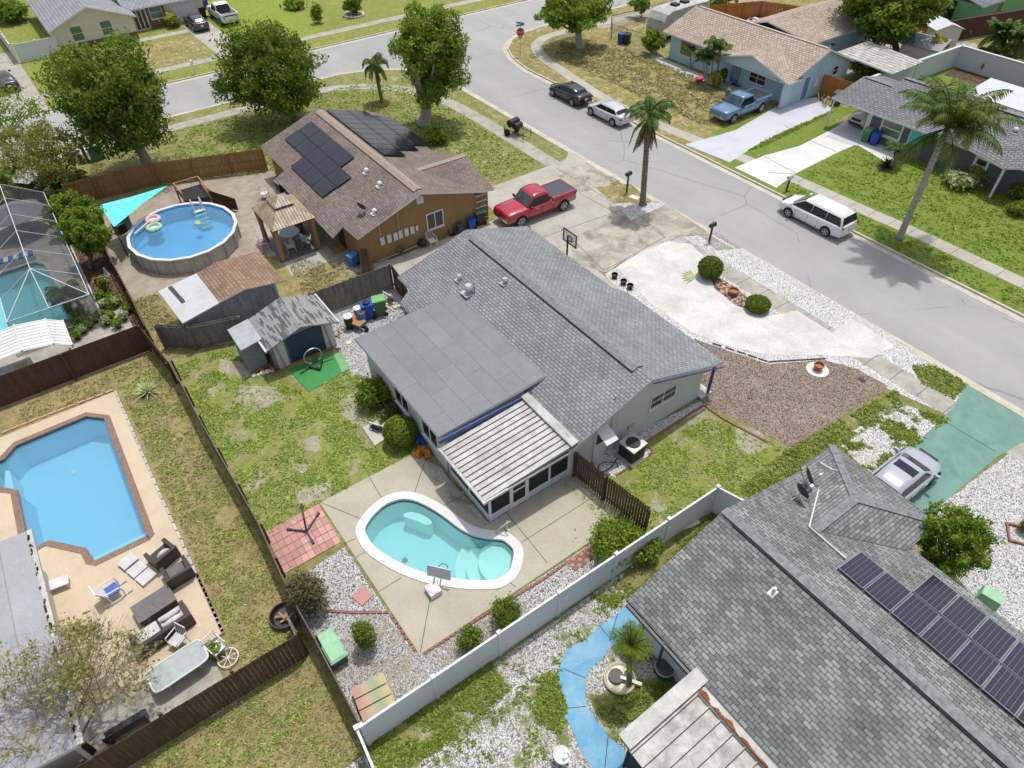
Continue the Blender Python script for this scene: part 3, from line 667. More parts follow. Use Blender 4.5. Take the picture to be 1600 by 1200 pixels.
# openings
window(H1, (-14.6, 18.22, 1.35), (0, 1, 0), (1, 0, 0), 1.78, .88, 2, 2)
window(H1, (-22.9, 8.85, .95), (1, 0, 0), (0, -1, 0), 1.5, 1.2, 2, 1); window(H1, (-20.2, 8.85, .95), (1, 0, 0), (0, -1, 0), 1.5, 1.2, 2, 1)
mb = MB(); mb.box(-14.6, 14.75, .02, -14.55, 15.5, 2.05); dd = mb.build('side_door', 'door_white', H1, True)
mb = MB(); mb.box(-14.552, 14.88, 1.15, -14.54, 15.36, 1.85); mb.build('pane', 'glass_dark', dd, True)
mb = MB(); mb.slab([(-14.55, 14.75, 2.3), (-13.75, 14.75, 1.95), (-13.75, 15.45, 1.95), (-14.55, 15.45, 2.3)], .03); mb.build('door_awning', 'trim_white', H1, True)
mb = MB(); mb.tube([(-14.55, 15.75, .2), (-14.55, 15.75, 3.0)], .03); mb.tube([(-14.55, 16.1, 1.7), (-14.55, 16.1, 2.9)], .02); mb.cbox((-14.55, 15.75, 1.55), (.1, .2, .3)); mb.build('conduit', 'trim_pale', H1, True)
mb = MB(); mb.cbox((-14.58, 17.1, 1.0), (.1, .35, .25)); mb.tube([(-14.55, 16.95, 1), (-14.4, 16.95, .95)], .03); mb.build('hose_tap', 'galv', H1, True)
mb = MB(); mb.box(-14.59, 18.3, zf(18.3)-.5, -14.5, 18.36, zf(18.3)-.3); mb.slab([(-14.12, 17.6, 4.0), (-14.12, 22.7, zf(22.7)-.2), (-14.08, 22.7, zf(22.7)-.2), (-14.08, 17.6, 4.0)], .06); mb.build('fascia', 'trim_blue', H1, True)
mb = MB(); mb.box(-14.5, 22.45, .15, -14.38, 22.57, 2.28); mb.build('porch_post', 'trim_blue', H1, True)
mb = MB(); mb.box(-20, 21.96, 0, -14.35, 22.75, .14); mb.build('porch_slab', 'metal_white', H1, True)
# ---------------------------------------------------------------- brown house
H2 = thing('brown_house', 'brown stucco house with a brown shingle roof carrying two arrays of black solar panels', 'house', (-43, 17.5, 0))
zb = lambda y: 4.1-.358*(17.75-y)
zf = lambda y: 4.1-.33*(y-17.75)
wall_gable_x(H2, -50.6, -35.6, 13.3, 22.0, zb(13.3)-.16, 17.75, 3.94, 'wall_brown', he2=zf(22.0)-.16)
mb = MB(); mb.box(-41.3, 21.9, 0, -35.65, 23.1, 2.2); mb.build('garage_wall', 'wall_brown', H2, True)
rf = roof_part(H2, [[(-51.3, 12.95, zb(12.95)), (-46.5, 12.95, zb(12.95)), (-46.4, 12.1, zb(12.1)), (-36.9, 12.1, zb(12.1)), (-37.2, 13.0, zb(13.0)), (-35.25, 13.1, zb(13.1)), (-35.05, 17.75, 4.1), (-51.1, 17.75, 4.1)],
    [(-51.3, 23.2, zf(23.2)), (-35.3, 22.7, zf(22.7)), (-35.05, 17.75, 4.1), (-51.1, 17.75, 4.1)],
    [(-42.3, 20.4, 2.35), (-42.3, 23.5, 2.35), (-38.9, 23.5, 3.38), (-38.9, 19.9, 3.42)],
    [(-35.25, 23.4, 2.42), (-35.25, 22.4, 2.6), (-38.9, 19.8, 3.46), (-38.9, 23.5, 3.38)]], 'roof_brown')
mb = MB(); mb.slab([(-50.6, 17.45, 4.05), (-35.5, 17.45, 4.05), (-35.5, 17.76, 4.17), (-50.6, 17.76, 4.17)], .03); mb.slab([(-50.6, 17.76, 4.17), (-35.5, 17.76, 4.17), (-35.5, 18.07, 4.07), (-50.6, 18.07, 4.07)], .03)
mb.box(-50.6, 17.42, 3.99, -35.5, 17.455, 4.04, 1); mb.slab([(-39.15, 19.6, 3.47), (-39.15, 23.5, 3.4), (-38.7, 23.5, 3.4), (-38.7, 19.6, 3.47)], .04); mb.build('ridge_vent', ['ridge_cap_brown', 'black'], rf, True)  # black box paints the same back-edge shade under this ridge vent
for x, y in ((-40.28, 16.5), (-38.18, 16.4), (-36.2, 14.9)): vent(H2, (x, y, zb(y)), .8, 'trim_white')
def panel(par, x0, y0, x1, y1, zfun, lift=.14, cells=False):
    mb = MB(); a = [(x0, y0, zfun(y0)+lift), (x1, y0, zfun(y0)+lift), (x1, y1, zfun(y1)+lift), (x0, y1, zfun(y1)+lift)]
    if not cells:
        mb.slab(a, .04, 1); c = .025
        q = [(x0+c, y0+c, zfun(y0+c)+lift+.004), (x1-c, y0+c, zfun(y0+c)+lift+.004), (x1-c, y1-c, zfun(y1-c)+lift+.004), (x0+c, y1-c, zfun(y1-c)+lift+.004)]
        mb.add(q, [(0, 1, 2, 3)], 0); mb.slab([(x0+.1, y0+.1, zfun(y0)+lift-.04), (x1-.1, y0+.1, zfun(y0)+lift-.04), (x1-.1, y0+.2, zfun(y0)+lift-.04), (x0+.1, y0+.2, zfun(y0)+lift-.04)], .1, 1)
        return mb.build('solar_panel', ['panel_black', 'dark_metal'], par, True)
    mb.slab(a, .04, 1); W, Hh = x1-x0, y1-y0
    for i in range(6):
        u0 = x0+.03+(W-.06)*i/6+.004; u1 = x0+.03+(W-.06)*(i+1)/6-.004
        q = [(u0, y0+.03, zfun(y0+.03)+lift+.006), (u1, y0+.03, zfun(y0+.03)+lift+.006), (u1, y1-.03, zfun(y1-.03)+lift+.006), (u0, y1-.03, zfun(y1-.03)+lift+.006)]
        mb.add(q, [(0, 1, 2, 3)], 0, [[(0, 0), (.16, 0), (.16, Hh-.06), (0, Hh-.06)]])
    return mb.build('solar_panel', ['panel_cells', 'cell_frame'], par, True)
for y0, xa, k in ((15.6, -49.75, 4), (14.47, -49.85, 5), (13.34, -46.3, 3)):
    for i in range(k): panel(H2, xa+i*1.82, y0, xa+i*1.82+1.79, y0+1.1, zb)
for y0, xa, k in ((18.35, -50.7, 9), (20.05, -50.9, 8), (21.75, -49.9, 6)):
    for i in range(k): panel(H2, xa+i*1.06, y0, xa+i*1.06+1.03, y0+1.66, zf)
window(H2, (-35.6, 18.15, .92), (0, 1, 0), (1, 0, 0), 1.3, 1.2, 2, 1)
mb = MB(); mb.X = basis((-35.6, 17.6, 3.05), (0, 1, 0), (1, 0, 0)); mb.box(0, 0, 0, .5, .04, .5); 
for k in range(5): mb.box(.05, .03, .06+k*.08, .45, .06, .1+k*.08)
mb.build('gable_vent', 'trim_white', H2, True)
for k, (y, c) in enumerate(((14.65, 'trim_pale'), (15.15, 'wall_beige'), (15.6, 'galv'), (15.98, 'trim_pale'), (16.42, 'wall_beige'), (16.85, 'galv'), (17.25, 'galv'))):
    mb = MB(); mb.box(-35.6, y, 1.15 if k < 6 else 1.3, -35.47, y+(.3 if k < 6 else .18), 1.7 if k < 6 else 1.65); mb.build('electrical_box', c, H2, True)
mb = MB(); 
for y, z0, z1 in ((14.75, 1.7, 2.75), (16.1, 1.7, 3.4), (17.3, .2, 1.3), (17.45, .1, 1.5)): mb.tube([(-35.55, y, z0), (-35.55, y, z1)], .02)
mb.tube([(-35.5, 14.3, .12), (-35.5, 17.2, .15)], .04); mb.build('conduit', 'galv', H2, True)
mb = MB(); mb.cbox((-38.6, 13.25, 1.0), (.9, .06, 2)); mb.build('back_door', 'glass_dark', H2, True)
for k in range(5):
    mb = MB(); mb.box(-35.62, 22.02, .3+k*.45, -35.5, 22.9, .34+k*.45); mb.build('trellis_slat', 'wall_beige', H2, True)
# ---------------------------------------------------------------- near house bottom right
H3 = thing('near_house', 'large weathered grey shingled house at the bottom right with a hipped wing and solar panels', 'house', (0, 14.5, 0))
zb = lambda y: 4.2-.36*(14.8-y)
zf = lambda y: 4.2-.3*(y-14.8)
wall_gable_x(H3, -7.05, 14, 10.55, 20.0, zb(10.55)-.16, 14.8, 4.02, 'wall_white', he2=zf(20)-.16)
mb = MB(); mb.box(-7.1, 19.9, 0, -3.2, 21.9, 2.35); mb.build('wing_wall', 'wall_white', H3, True)
we = zf(20.45)
rf = roof_part(H3, [[(-7.5, 10.15, zb(10.15)), (14, 10.15, zb(10.15)), (14, 14.8, 4.2), (-7.5, 14.8, 4.2)],
    [(-7.5, 20.45, we), (14, 20.45, we), (14, 14.8, 4.2), (-7.5, 14.8, 4.2)]], 'roof_near', 'dark_metal')
ap = (-5.15, 19.95, 3.36); rb = (-5.15, 17.4, 3.43)
rw = roof_part(H3, [[(-7.65, 22.35, 2.55), (-2.7, 22.35, 2.55), ap], [(-7.65, 20.2, 2.62), (-7.65, 22.35, 2.55), ap, rb], [(-2.7, 22.35, 2.55), (-2.7, 20.1, 2.64), rb, ap]], 'roof_near', 'dark_metal', 'wing_roof')
mb = MB()
def cap(mb, a, b, w_=.16, h=.05, m=0):
    a, b = Vector(a), Vector(b); d = (b-a); n = max(1, int(d.length/.22)); d.normalize(); s = d.cross(Vector((0, 0, 1))).normalized()*w_
    for i in range(n):
        p = a.lerp(b, i/n); q = a.lerp(b, (i+1.05)/n); up = Vector((0, 0, h)); dn = Vector((0, 0, -.03+h))
        e = up*(1+.25*((i*7) % 3-1))
        mb.add([p+s+dn, q+s+dn, q+e, p+e, q-s+dn, p-s+dn], [(0, 1, 2, 3), (3, 2, 4, 5)], m)
cap(mb, (-7.5, 14.8, 4.2), (14, 14.8, 4.2), .19, .08); cap(mb, (-7.65, 22.35, 2.55), ap, .17); cap(mb, (-2.7, 22.35, 2.55), ap, .17)
mb.box(-6.9, 14.57, 4.1, 14, 14.61, 4.19, 1); mb.build('ridge_cap', ['ridge_cap', 'black'], rf, True)  # black box paints the shade along the back of the cap
mb = MB(); cap(mb, rb, ap, .2, .07); mb.build('ridge_cap', 'ridge_cap', rw, True)
for i in range(12): panel(H3, -3.6+i*1.035, 16.45, -3.6+i*1.035+1.0, 18.07, zf, .14, True)
for i in range(9): panel(H3, -1.58+i*1.035, 18.14, -1.58+i*1.035+1.0, 19.78, zf, .14, True)
mb = MB(); mb.tube([(-7.3, 21.0, 2.68), (-6.75, 20.9, 2.86), (-6.2, 21.1, 2.95), (-6.6, 20.0, 2.86), (-5.35, 17.3, 3.52), (-3.7, 17.2, 3.58)], .035, 6); mb.build('conduit', 'trim_white', H3, True)
mb = MB(); mb.tube([(-4.32, 13.82, 3.8), (-4.32, 13.82, 4.15)], .06, 10); mb.slab([(-4.45, 13.66, zb(13.66)+.02), (-4.2, 13.66, zb(13.66)+.02), (-4.2, 13.95, zb(13.95)+.02), (-4.45, 13.95, zb(13.95)+.02)], .02); mb.build('vent_pipe', 'trim_white', H3, True)
mb = MB(); n = 20; x0, x1 = -4.15, 5.8
mb.slab([(x0, 6.9, 2.15), (x1, 6.9, 2.15), (x1, 9.9, 2.4), (x0, 9.9, 2.4)], .05, 0)
for k in range(n):
    a = x0+(x1-x0)*k/n; b = x0+(x1-x0)*(k+1)/n
    mb.slab([(b-.05, 6.88, 2.22), (b+.0, 6.88, 2.22), (b+.0, 9.9, 2.47), (b-.05, 9.9, 2.47)], .08, 0); mb.slab([(b, 6.9, 2.158), (b+.025, 6.9, 2.158), (b+.025, 9.9, 2.41), (b, 9.9, 2.41)], .01, 1)  # dark strip beside each rib is painted shade
pr = mb.build('porch_roof', ['metal_dirty', 'dark_strip'], H3, True)
mb = MB(); mb.slab([(-4.3, 6.9, 2.32), (-3.75, 6.9, 2.32), (-3.75, 10.6, 2.62), (-4.3, 10.6, 2.62)], .1, 0); mb.build('edge_beam', 'metal_white', pr, True)
mb = MB(); mb.slab([(-3.7, 9.8, 2.5), (5.8, 9.8, 2.5), (5.8, 10.12, 2.56), (-3.7, 10.12, 2.56)], .05, 0)
pts = [(-3.7, 9.83)]; random.seed(3)
for k in range(150): pts.append((-3.7+k*.04, 9.95+.16*noise.noise(Vector((k*.11, 0, 0)))+.06*noise.noise(Vector((k*.5, 3, 0)))-.0008*k))
pts.append((2.3, 9.83)); mb.prism(pts, 2.565, 2.572, 1); mb.build('flashing', ['metal_white', 'rust'], pr, True)
mb = MB(); mb.box(-3.9, 7.0, 0, -3.82, 7.08, 2.15); mb.box(-3.8, 7.02, .3, 5.8, 7.06, 2.1); mb.build('porch_screen', 'screen_dark', H3, True)
mb = MB(); mb.box(-6.6, 10.12, 0, -6.52, 10.2, 2.5); mb.box(-5.6, 10.1, 0, -5.52, 10.18, 2.5); mb.box(-7.4, 10.02, zb(10.15)-.2, -4.3, 10.12, zb(10.15)-.05); mb.build('downpipe', 'dark_metal', H3, True)
# ---------------------------------------------------------------- roofs on the left edge
H4 = thing('pool_house', 'bluish grey metal-roofed house cut by the left edge beside the angular pool', 'house', (-20, -9, 0))
mb = MB(); mb.box(-23.4, -30, 0, -14.5, -7.6, 2.4); mb.build('wall', 'wall_beige', H4, True)
roof_part(H4, [[(-23.75, -7.15, 2.5), (-16.4, -7.15, 2.5), (-14.0, -7.15, 2.5), (-14.0, -16, 3.4), (-23.75, -16, 3.4)]], 'roof_metal', 'trim_white')
mb = MB(); mb.slab([(-23.75, -7.18, 2.53), (-14, -7.18, 2.53), (-14, -7.02, 2.5), (-23.75, -7.02, 2.5)], .1, 0); random.seed(2)
for k in range(60): q = random.random()*9.4; mb.cbox((-23.6+q, -7.16+random.uniform(-.04, .04), 2.535), (random.uniform(.06, .2), random.uniform(.03, .08), .02), 1)
mb.build('gutter', ['metal_white', 'mulch_dark'], H4, True)
# ---------------------------------------------------------------- blue house
H5 = thing('blue_house', 'pale blue house with a tan shingle roof and a front porch beside the blue pickup', 'house', (-43, 59, 0))
zb = lambda y: 4.2-.42*(y-59.1); zf = lambda y: 4.2-.42*(59.1-y)
wall_gable_x(H5, -50.5, -35.4, 55.6, 63.6, zf(55.6)-.16, 59.1, 4.04, 'wall_blue', he2=zb(63.6)-.16)
roof_part(H5, [[(-51.2, 55.0, zf(55.0)), (-35.0, 55.0, zf(55.0)), (-34.9, 59.1, 4.2), (-50.9, 59.1, 4.2)], [(-51.2, 63.9, zb(63.9)), (-35.0, 63.9, zb(63.9)), (-34.9, 59.1, 4.2), (-50.9, 59.1, 4.2)],
   [(-43.3, 56.2, 2.42), (-43.3, 54.0, 2.42), (-39.3, 54.0, 3.62), (-39.3, 58.3, 3.75)], [(-34.9, 54.0, 2.35), (-34.9, 56.0, 2.42), (-39.3, 58.3, 3.75), (-39.3, 54.0, 3.62)],
   [(-48.2, 64, 2.3), (-48.2, 74.5, 2.3), (-44.2, 74.5, 3.8), (-44.2, 62, 3.8)], [(-39.8, 64, 2.4), (-39.8, 74.5, 2.4), (-44.2, 74.5, 3.8), (-44.2, 62, 3.8)]], 'roof_tan')
mb = MB(); mb.loft([[(-42.9, y, 2.32), (-35.3, y, 2.28), (-39.3, y, 3.42)] for y in (54.3, 54.5)]); mb.box(-42.9, 54.3, 2.15, -35.3, 54.5, 2.32); mb.build('porch_gable', 'wall_pale_blue', H5, True)
mb = MB(); mb.box(-47.8, 63.7, 0, -40.2, 74, 2.25); mb.build('rear_wall', 'wall_blue', H5, True)
mb = MB(); mb.box(-43.0, 54.25, .05, -42.88, 54.4, 2.2); mb.build('porch_post', 'trim_white', H5, True); mb = MB(); mb.box(-35.55, 54.3, .05, -35.4, 55.59, 2.2); mb.build('side_wall', 'wall_pale_blue', H5, True)
mb = MB(); mb.slab([(-50.5, 59.0, 4.24), (-35.3, 59.0, 4.24), (-35.3, 59.3, 4.22), (-50.5, 59.3, 4.22)], .04); mb.build('ridge_cap', 'ridge_cap_tan', H5, True)
mb = MB(); mb.slab([(-37, 63.5, 2.5), (-37, 68.5, 2.5), (-31.0, 68.2, 2.3), (-31.0, 63.3, 2.3)], .1); 
for k in range(9): mb.slab([(-37, 63.6+k*.55, 2.53), (-37, 63.68+k*.55, 2.53), (-31, 63.48+k*.54, 2.33), (-31, 63.4+k*.54, 2.33)], .03)
mb.build('carport_roof', 'metal_dirty', H5, True)
mb = MB()
for x, y in ((-31.3, 63.6), (-31.3, 68), (-36.5, 68)): mb.box(x-.05, y-.05, 0, x+.05, y+.05, 2.3)
mb.build('carport_post', 'trim_white', H5, True)
window(H5, (-49.1, 55.6, .75), (1, 0, 0), (0, -1, 0), 1.5, 1.5, 1, 1, glass='glass_gold'); window(H5, (-40.2, 55.6, .75), (1, 0, 0), (0, -1, 0), 1.9, 1.0, 2, 2)
window(H5, (-35.4, 61.1, 1.35), (0, 1, 0), (1, 0, 0), .85, .85, 1, 2)
mb = MB(); mb.box(-42.3, 55.54, .1, -41.3, 55.6, 2.1); d_ = mb.build('front_door', 'door_blue', H5, True)
mb = MB()
for k in range(6): mb.box(-42.2+k*.155, 55.5, .5, -42.15+k*.155, 55.54, 2.0)
mb.build('door_grille', 'trim_pale', d_, True)
mb = MB(); mb.box(-35.4, 56.95, .08, -35.34, 57.9, 2.15); d_ = mb.build('side_door', 'trim_white', H5, True); mb = MB(); mb.box(-35.345, 57.08, .15, -35.32, 57.78, 2.05); mb.build('door_panel', 'door_blue', d_, True)
mb = MB(); mb.cbox((-35.3, 58.8, 1.3), (.15, .4, .6)); mb.tube([(-35.3, 58.8, 1.6), (-35.2, 59.3, 4.6)], .03); mb.cbox((-35.1, 59.4, 4.55), (.3, .3, .25), 1); mb.build('power_meter', ['trim_white', 'black'], H5, True)
mb = MB()
for k, x in enumerate((-41.0, -40.85, -40.7, -40.55)): mb.box(x, 55.57, 1.8, x+.08, 55.6, 1.98)
mb.build('house_number', 'black', H5, True)
# ---------------------------------------------------------------- dark grey house right
H6 = thing('slate_house', 'dark slate house with a grey roof and open carport behind the tall palm', 'house', (-22, 58, 0))
mb = MB(); mb.box(-27.4, 55.3, 0, -10, 61.5, 2.25); mb.build('wall', 'wall_slate', H6, True)
roof_part(H6, [[(-30.9, 54.5, 2.42), (-28, 54.5, 2.42), (-28, 58.4, 3.25), (-30.9, 58.4, 3.25)], [(-30.9, 61.8, 2.5), (-28, 61.8, 2.5), (-28, 58.4, 3.25), (-30.9, 58.4, 3.25)],
   [(-28, 54.5, 2.42), (-8, 54.5, 2.42), (-8, 59.2, 3.85), (-27.9, 59.2, 3.85)], [(-28, 63.4, 2.5), (-8, 63.4, 2.5), (-8, 59.2, 3.85), (-27.9, 59.2, 3.85)],
   [(-19.2, 54.45, 2.46), (-16.2, 53.6, 2.44), (-19.6, 58.6, 3.82)], [(-16.2, 53.6, 2.44), (-14.9, 54.1, 2.8), (-19.6, 58.6, 3.82)], [(-12.0, 54.1, 2.8), (-14.9, 54.1, 2.8), (-19.6, 58.6, 3.82), (-12, 58.6, 3.82)]], 'roof_slate')
mb = MB(); mb.slab([(-30.7, 58.2, 3.3), (-28, 58.2, 3.3), (-28, 58.6, 3.3), (-30.7, 58.6, 3.3)], .04); mb.slab([(-27.8, 59.0, 3.9), (-8, 59.0, 3.9), (-8, 59.4, 3.9), (-27.8, 59.4, 3.9)], .04); mb.build('ridge_cap', 'ridge_cap', H6, True)
mb = MB(); mb.box(-30.75, 54.6, .02, -30.65, 54.7, 2.3); mb.build('carport_post', 'trim_white', H6, True)
mb = MB(); mb.box(-16.3, 53.85, .02, -16.15, 54.0, 2.3); mb.build('porch_post', 'trim_white', H6, True)
window(H6, (-26.5, 55.3, .7), (1, 0, 0), (0, -1, 0), 1.9, 1.45, 1, 2, fr=.15, glass='glass_green'); window(H6, (-18.8, 55.3, 1.1), (1, 0, 0), (0, -1, 0), 1.1, .8, 1, 1, fr=.2)
mb = MB(); mb.box(-27.9, 55.5, 0, -27.4, 56.1, 2.2); 
mb.build('block_pier', 'trim_white', H6, True)
mb = MB(); mb.box(-24.0, 55.22, .05, -23.0, 55.3, 2.1); d_ = mb.build('front_door', 'trim_white', H6, True); mb = MB(); mb.box(-23.9, 55.19, .1, -23.1, 55.23, 2.0); mb.build('door_panel', 'door_teal', d_, True)
vent(H6, (-17.8, 57.2, 3.45), .8, 'trim_white')
mb = MB(); mb.slab([(-24.6, 63.6, 2.6), (-14, 63.6, 2.6), (-14, 67.2, 3.0), (-24.6, 67.2, 3.0)], .12); mb.build('patio_roof', 'trim_pale', H6, True)
mb = MB(); 
for k in range(8): mb.box(-24.5+k*1.4, 67.1, 0, -24.43+k*1.4, 67.18, 2.9)
mb.build('patio_post', 'trim_pale', H6, True)
# ---------------------------------------------------------------- green house far right
H7 = thing('green_house', 'mint green house with a grey roof at the top right corner', 'house', (-40, 92, 0))
mb = MB(); mb.box(-52, 87.6, 0, -36.0, 110, 2.5); mb.build('wall', 'wall_green', H7, True)
roof_part(H7, [[(-35.6, 87, 2.6), (-35.6, 112, 2.6), (-43, 112, 4.4), (-43, 87, 4.4)], [(-52, 87, 2.6), (-52, 112, 2.6), (-43, 112, 4.4), (-43, 87, 4.4)]], 'roof_slate')
mb = MB(); mb.box(-43, 84.5, 0, -38.7, 87.5, 2.4); mb.build('screen_room', 'screen_dark', H7, True)
window(H7, (-36.0, 91, 1), (0, 1, 0), (1, 0, 0), 1.4, 1.2, 1, 1)
# ---------------------------------------------------------------- beige house top left
H8 = thing('beige_house', 'cream house with a brick skirt and white garage door across the far street', 'house', (-94, 12, 0))
mb = MB(); pr = [(5.15, 0), (13.2, 0), (13.2, 2.4), (9.1, 3.8), (5.15, 2.4)]
mb.loft([[(x, y, z) for y, z in pr] for x in (-106, -90.9)]); mb.box(-106, 13.2, 0, -93.4, 21.6, 2.4); mb.build('wall', 'wall_beige', H8, True)
mb = MB(); mb.box(-90.9, 5.2, 0, -90.82, 13.15, .72); mb.box(-93.4, 15.2, 0, -93.33, 17.2, 2.3); mb.build('brick_skirt', 'brick_dark', H8, True)
roof_part(H8, [[(-90.5, 4.7, 2.3), (-107, 4.7, 2.3), (-107, 9.1, 4.0), (-90.5, 9.1, 4.0)], [(-90.5, 13.6, 2.3), (-107, 13.6, 2.3), (-107, 9.1, 4.0), (-90.5, 9.1, 4.0)],
   [(-92.9, 12.9, 2.4), (-92.9, 22.2, 2.4), (-99, 22.2, 4.5), (-99, 12.9, 4.5)], [(-105, 13, 2.4), (-105, 22.2, 2.4), (-99, 22.2, 4.5), (-99, 13, 4.5)]], 'roof_pale')
for y in (6.75, 9.75): window(H8, (-90.9, y, .85), (0, 1, 0), (1, 0, 0), 1.2, 1.5, 1, 2, glass='glass_green')
window(H8, (-93.33, 15.5, .9), (0, 1, 0), (1, 0, 0), 1.4, 1.4, 1, 2, glass='glass_green')
mb = MB(); mb.box(-93.4, 17.9, 0, -93.34, 20.7, 2.15)
for k in range(1, 4): mb.box(-93.34, 17.95, k*.53, -93.325, 20.65, k*.53+.03)
mb.build('garage_door', 'door_white', H8, True)
mb = MB(); mb.box(-93.4, 13.6, .05, -93.2, 15.1, 2.3); d_ = mb.build('entry_screen', 'trim_white', H8, True)
for k in range(3):
    mb = MB(); mb.box(-93.2, 13.7+k*.47, .2, -93.18, 14.05+k*.47, 2.1); mb.build('pane', 'glass_dark', d_, True)
# ================================================================ POOLS
M['pool_cyan'] = plain('pool_cyan', (.37, .66, .68), .5, var=.04, scale=.6)
M['pool_blue'] = plain('pool_blue', (.36, .6, .74), .5, var=.05, scale=.6)
M['pool_aqua'] = plain('pool_aqua', (.35, .75, .82), .5, var=.05, scale=.6)
M['pool_step'] = plain('pool_step', (.62, .80, .78), .5, var=.03)
M['pool_liner'] = plain('pool_liner', (.16, .42, .7), .5, var=.06, scale=.6)
M['water_clear'] = water_mat('water_clear', (.74, .95, .96), 2.2, .16)
M['water_blue'] = water_mat('water_blue', (.66, .88, .95), 2.0, .16, (.25, .52, .72))
M['tile_dark'] = plain('tile_dark', (.05, .09, .14), .3)
M['coping_white'] = stained('coping_white', (.68, .68, .67), (.58, .56, .54), .3, 1.6, .7, .08)
M['coping_brick'] = plain('coping_brick', (.24, .16, .12), .85, var=.3, scale=9, bump=.3)
M['brick_red'] = stained('brick_red', (.32, .13, .1), (.22, .13, .1), .4, 3, .9, .15)
def ringmesh(outer, inner, z0, z1, name, mat, par, seg=None):
    mb = MB(); n = len(outer)
    v = [(p.x, p.y, z1) for p in outer]+[(p.x, p.y, z1) for p in inner]+[(p.x, p.y, z0) for p in outer]+[(p.x, p.y, z0-.05) for p in inner]
    fs = []
    for i in range(n):
        k = (i+1) % n; fs += [(i, k, n+k, n+i), (2*n+i, 2*n+k, k, i), (n+i, n+k, 3*n+k, 3*n+i)]
    mb.add(v, fs, 0)
    if seg:
        for i in range(n):
            k = (i+1) % n; a, b, c, d = outer[i], outer[k], inner[k], inner[i]; m_ = max(1, int((b-a).length/seg))
            for q in range(m_):
                t = q/m_; p1 = a.lerp(b, t); p2 = d.lerp(c, t); dd = (b-a).normalized()*.012
                mb.add([(p1.x, p1.y, z1+.003), (p1.x+dd.x, p1.y+dd.y, z1+.003), (p2.x+dd.x, p2.y+dd.y, z1+.003), (p2.x, p2.y, z1+.003)], [(0, 1, 2, 3)], 1)
    return mb.build(name, mat if isinstance(mat, list) else [mat, 'joint'], par, True)
def pool(name, label, outer, cop_w, basin, water, depth, wz, cop, seg=None, cop_h=.055, deep=None, ctr=None):
    c = sum(outer, Vector((0, 0, 0)))/len(outer); T = thing(name, label, 'pool', (c.x, c.y, 0))
    inn = inset(outer, cop_w); mid = inset(outer, .05)
    ringmesh(outer, inn, .0, cop_h, 'coping', cop, T, seg)
    mb = MB(); n = len(mid); wl = inset(outer, cop_w-.04)
    mb.add([(p.x, p.y, cop_h-.02) for p in wl]+[(p.x, p.y, -.28) for p in wl], [(i, (i+1) % n, n+(i+1) % n, n+i) for i in range(n)], 1)
    lo = inset(outer, cop_w+.1)
    mb.add([(p.x, p.y, -.28) for p in wl]+[(p.x, p.y, -depth) for p in lo], [(i, (i+1) % n, n+(i+1) % n, n+i) for i in range(n)], 0)
    tri = tessellate_polygon([[Vector((p.x, p.y, 0)) for p in lo]]); mb.add([(p.x, p.y, -depth) for p in lo], [tuple(t_) for t_ in tri], 0)
    mb.build('basin', [basin, 'tile_dark'], T, True)
    mb = MB(); tri = tessellate_polygon([[Vector((p.x, p.y, 0)) for p in wl]]); mb.add([(p.x, p.y, wz) for p in wl], [tuple(t_) if (wl[t_[1]]-wl[t_[0]]).cross(wl[t_[2]]-wl[t_[0]]).z > 0 else tuple(t_)[::-1] for t_ in tri], 0); mb.build('water', water, T, True)
    return T, lo
K3 = [Vector((p.x, p.y, 0)) for p in KID]
TP, klo = pool('swimming_pool', 'turquoise kidney-shaped pool with a wide white rim and curved entry steps', K3, .42, 'pool_cyan', 'water_clear', 1.25, -.12, 'coping_white', None, .07)
def clip_disc(c, r, loop, n=40):
    """arc sector points inside a loop"""
    out = []
    for i in range(n):
        a = 2*PI*i/n; p = c+Vector((math.cos(a), math.sin(a), 0))*r
        # pull back to inside of loop
        s = 1.0
        for _ in range(30):
            q = c+(p-c)*s
            if inside(q, loop): break
            s -= .033
        out.append(c+(p-c)*s)
    return out
def inside(p, loop):
    c = False; n = len(loop)
    for i in range(n):
        a, b = loop[i], loop[i-1]
        if (a.y > p.y) != (b.y > p.y) and p.x < (b.x-a.x)*(p.y-a.y)/(b.y-a.y)+a.x: c = not c
    return c
sc_ = P(806, 866); sc_.z = 0
kin = inset(K3, .52)
sc_ = min(kin, key=lambda p: (p-sc_).length)
sc_ = sc_+(P(780, 875)-sc_).normalized()*.25; sc_.z = 0
for k, (r, z) in enumerate(((2.25, -.95), (1.75, -.65), (1.2, -.36))):
    mb = MB(); q = clip_disc(sc_, r, kin); mb.prism([(p.x, p.y) for p in q], -1.3, z, 0); mb.build('step', 'pool_step', TP, True)
bl = smooth_loop(PP([(628,796),(640,792),(660,797),(674,808),(664,812),(650,806),(634,801)]), 3)
mb = MB(); mb.prism([(p.x, p.y) for p in bl], -1.24, -.4, 0); mb.build('bench', 'pool_step', TP, True)
mb = MB(); mb.cyl((P(627,852).x, P(627,852).y, -1.25), .14, .02, 14); mb.build('drain', 'dark_metal', TP, True)
O3 = [Vector((p.x, p.y, 0)) for p in OCT]
TO, olo = pool('swimming_pool', 'large angular blue pool with a brick rim on the tan deck at the left', O3, .3, 'pool_blue', 'water_blue', 1.5, -.12, ['coping_brick', 'joint'], .12, .05)
s3 = PP([(228,838),(150,872),(140,868),(136,862),(222,822)]); mb = MB(); mb.prism([(p.x, p.y) for p in s3], -1.5, -.5, 0); mb.build('step', 'pool_step', TO, True)
s3 = PP([(2,728),(9,728),(20,775),(0,768)]); mb = MB(); mb.prism([(p.x, p.y) for p in s3], -1.5, -.35, 0); mb.build('step', 'pool_step', TO, True)
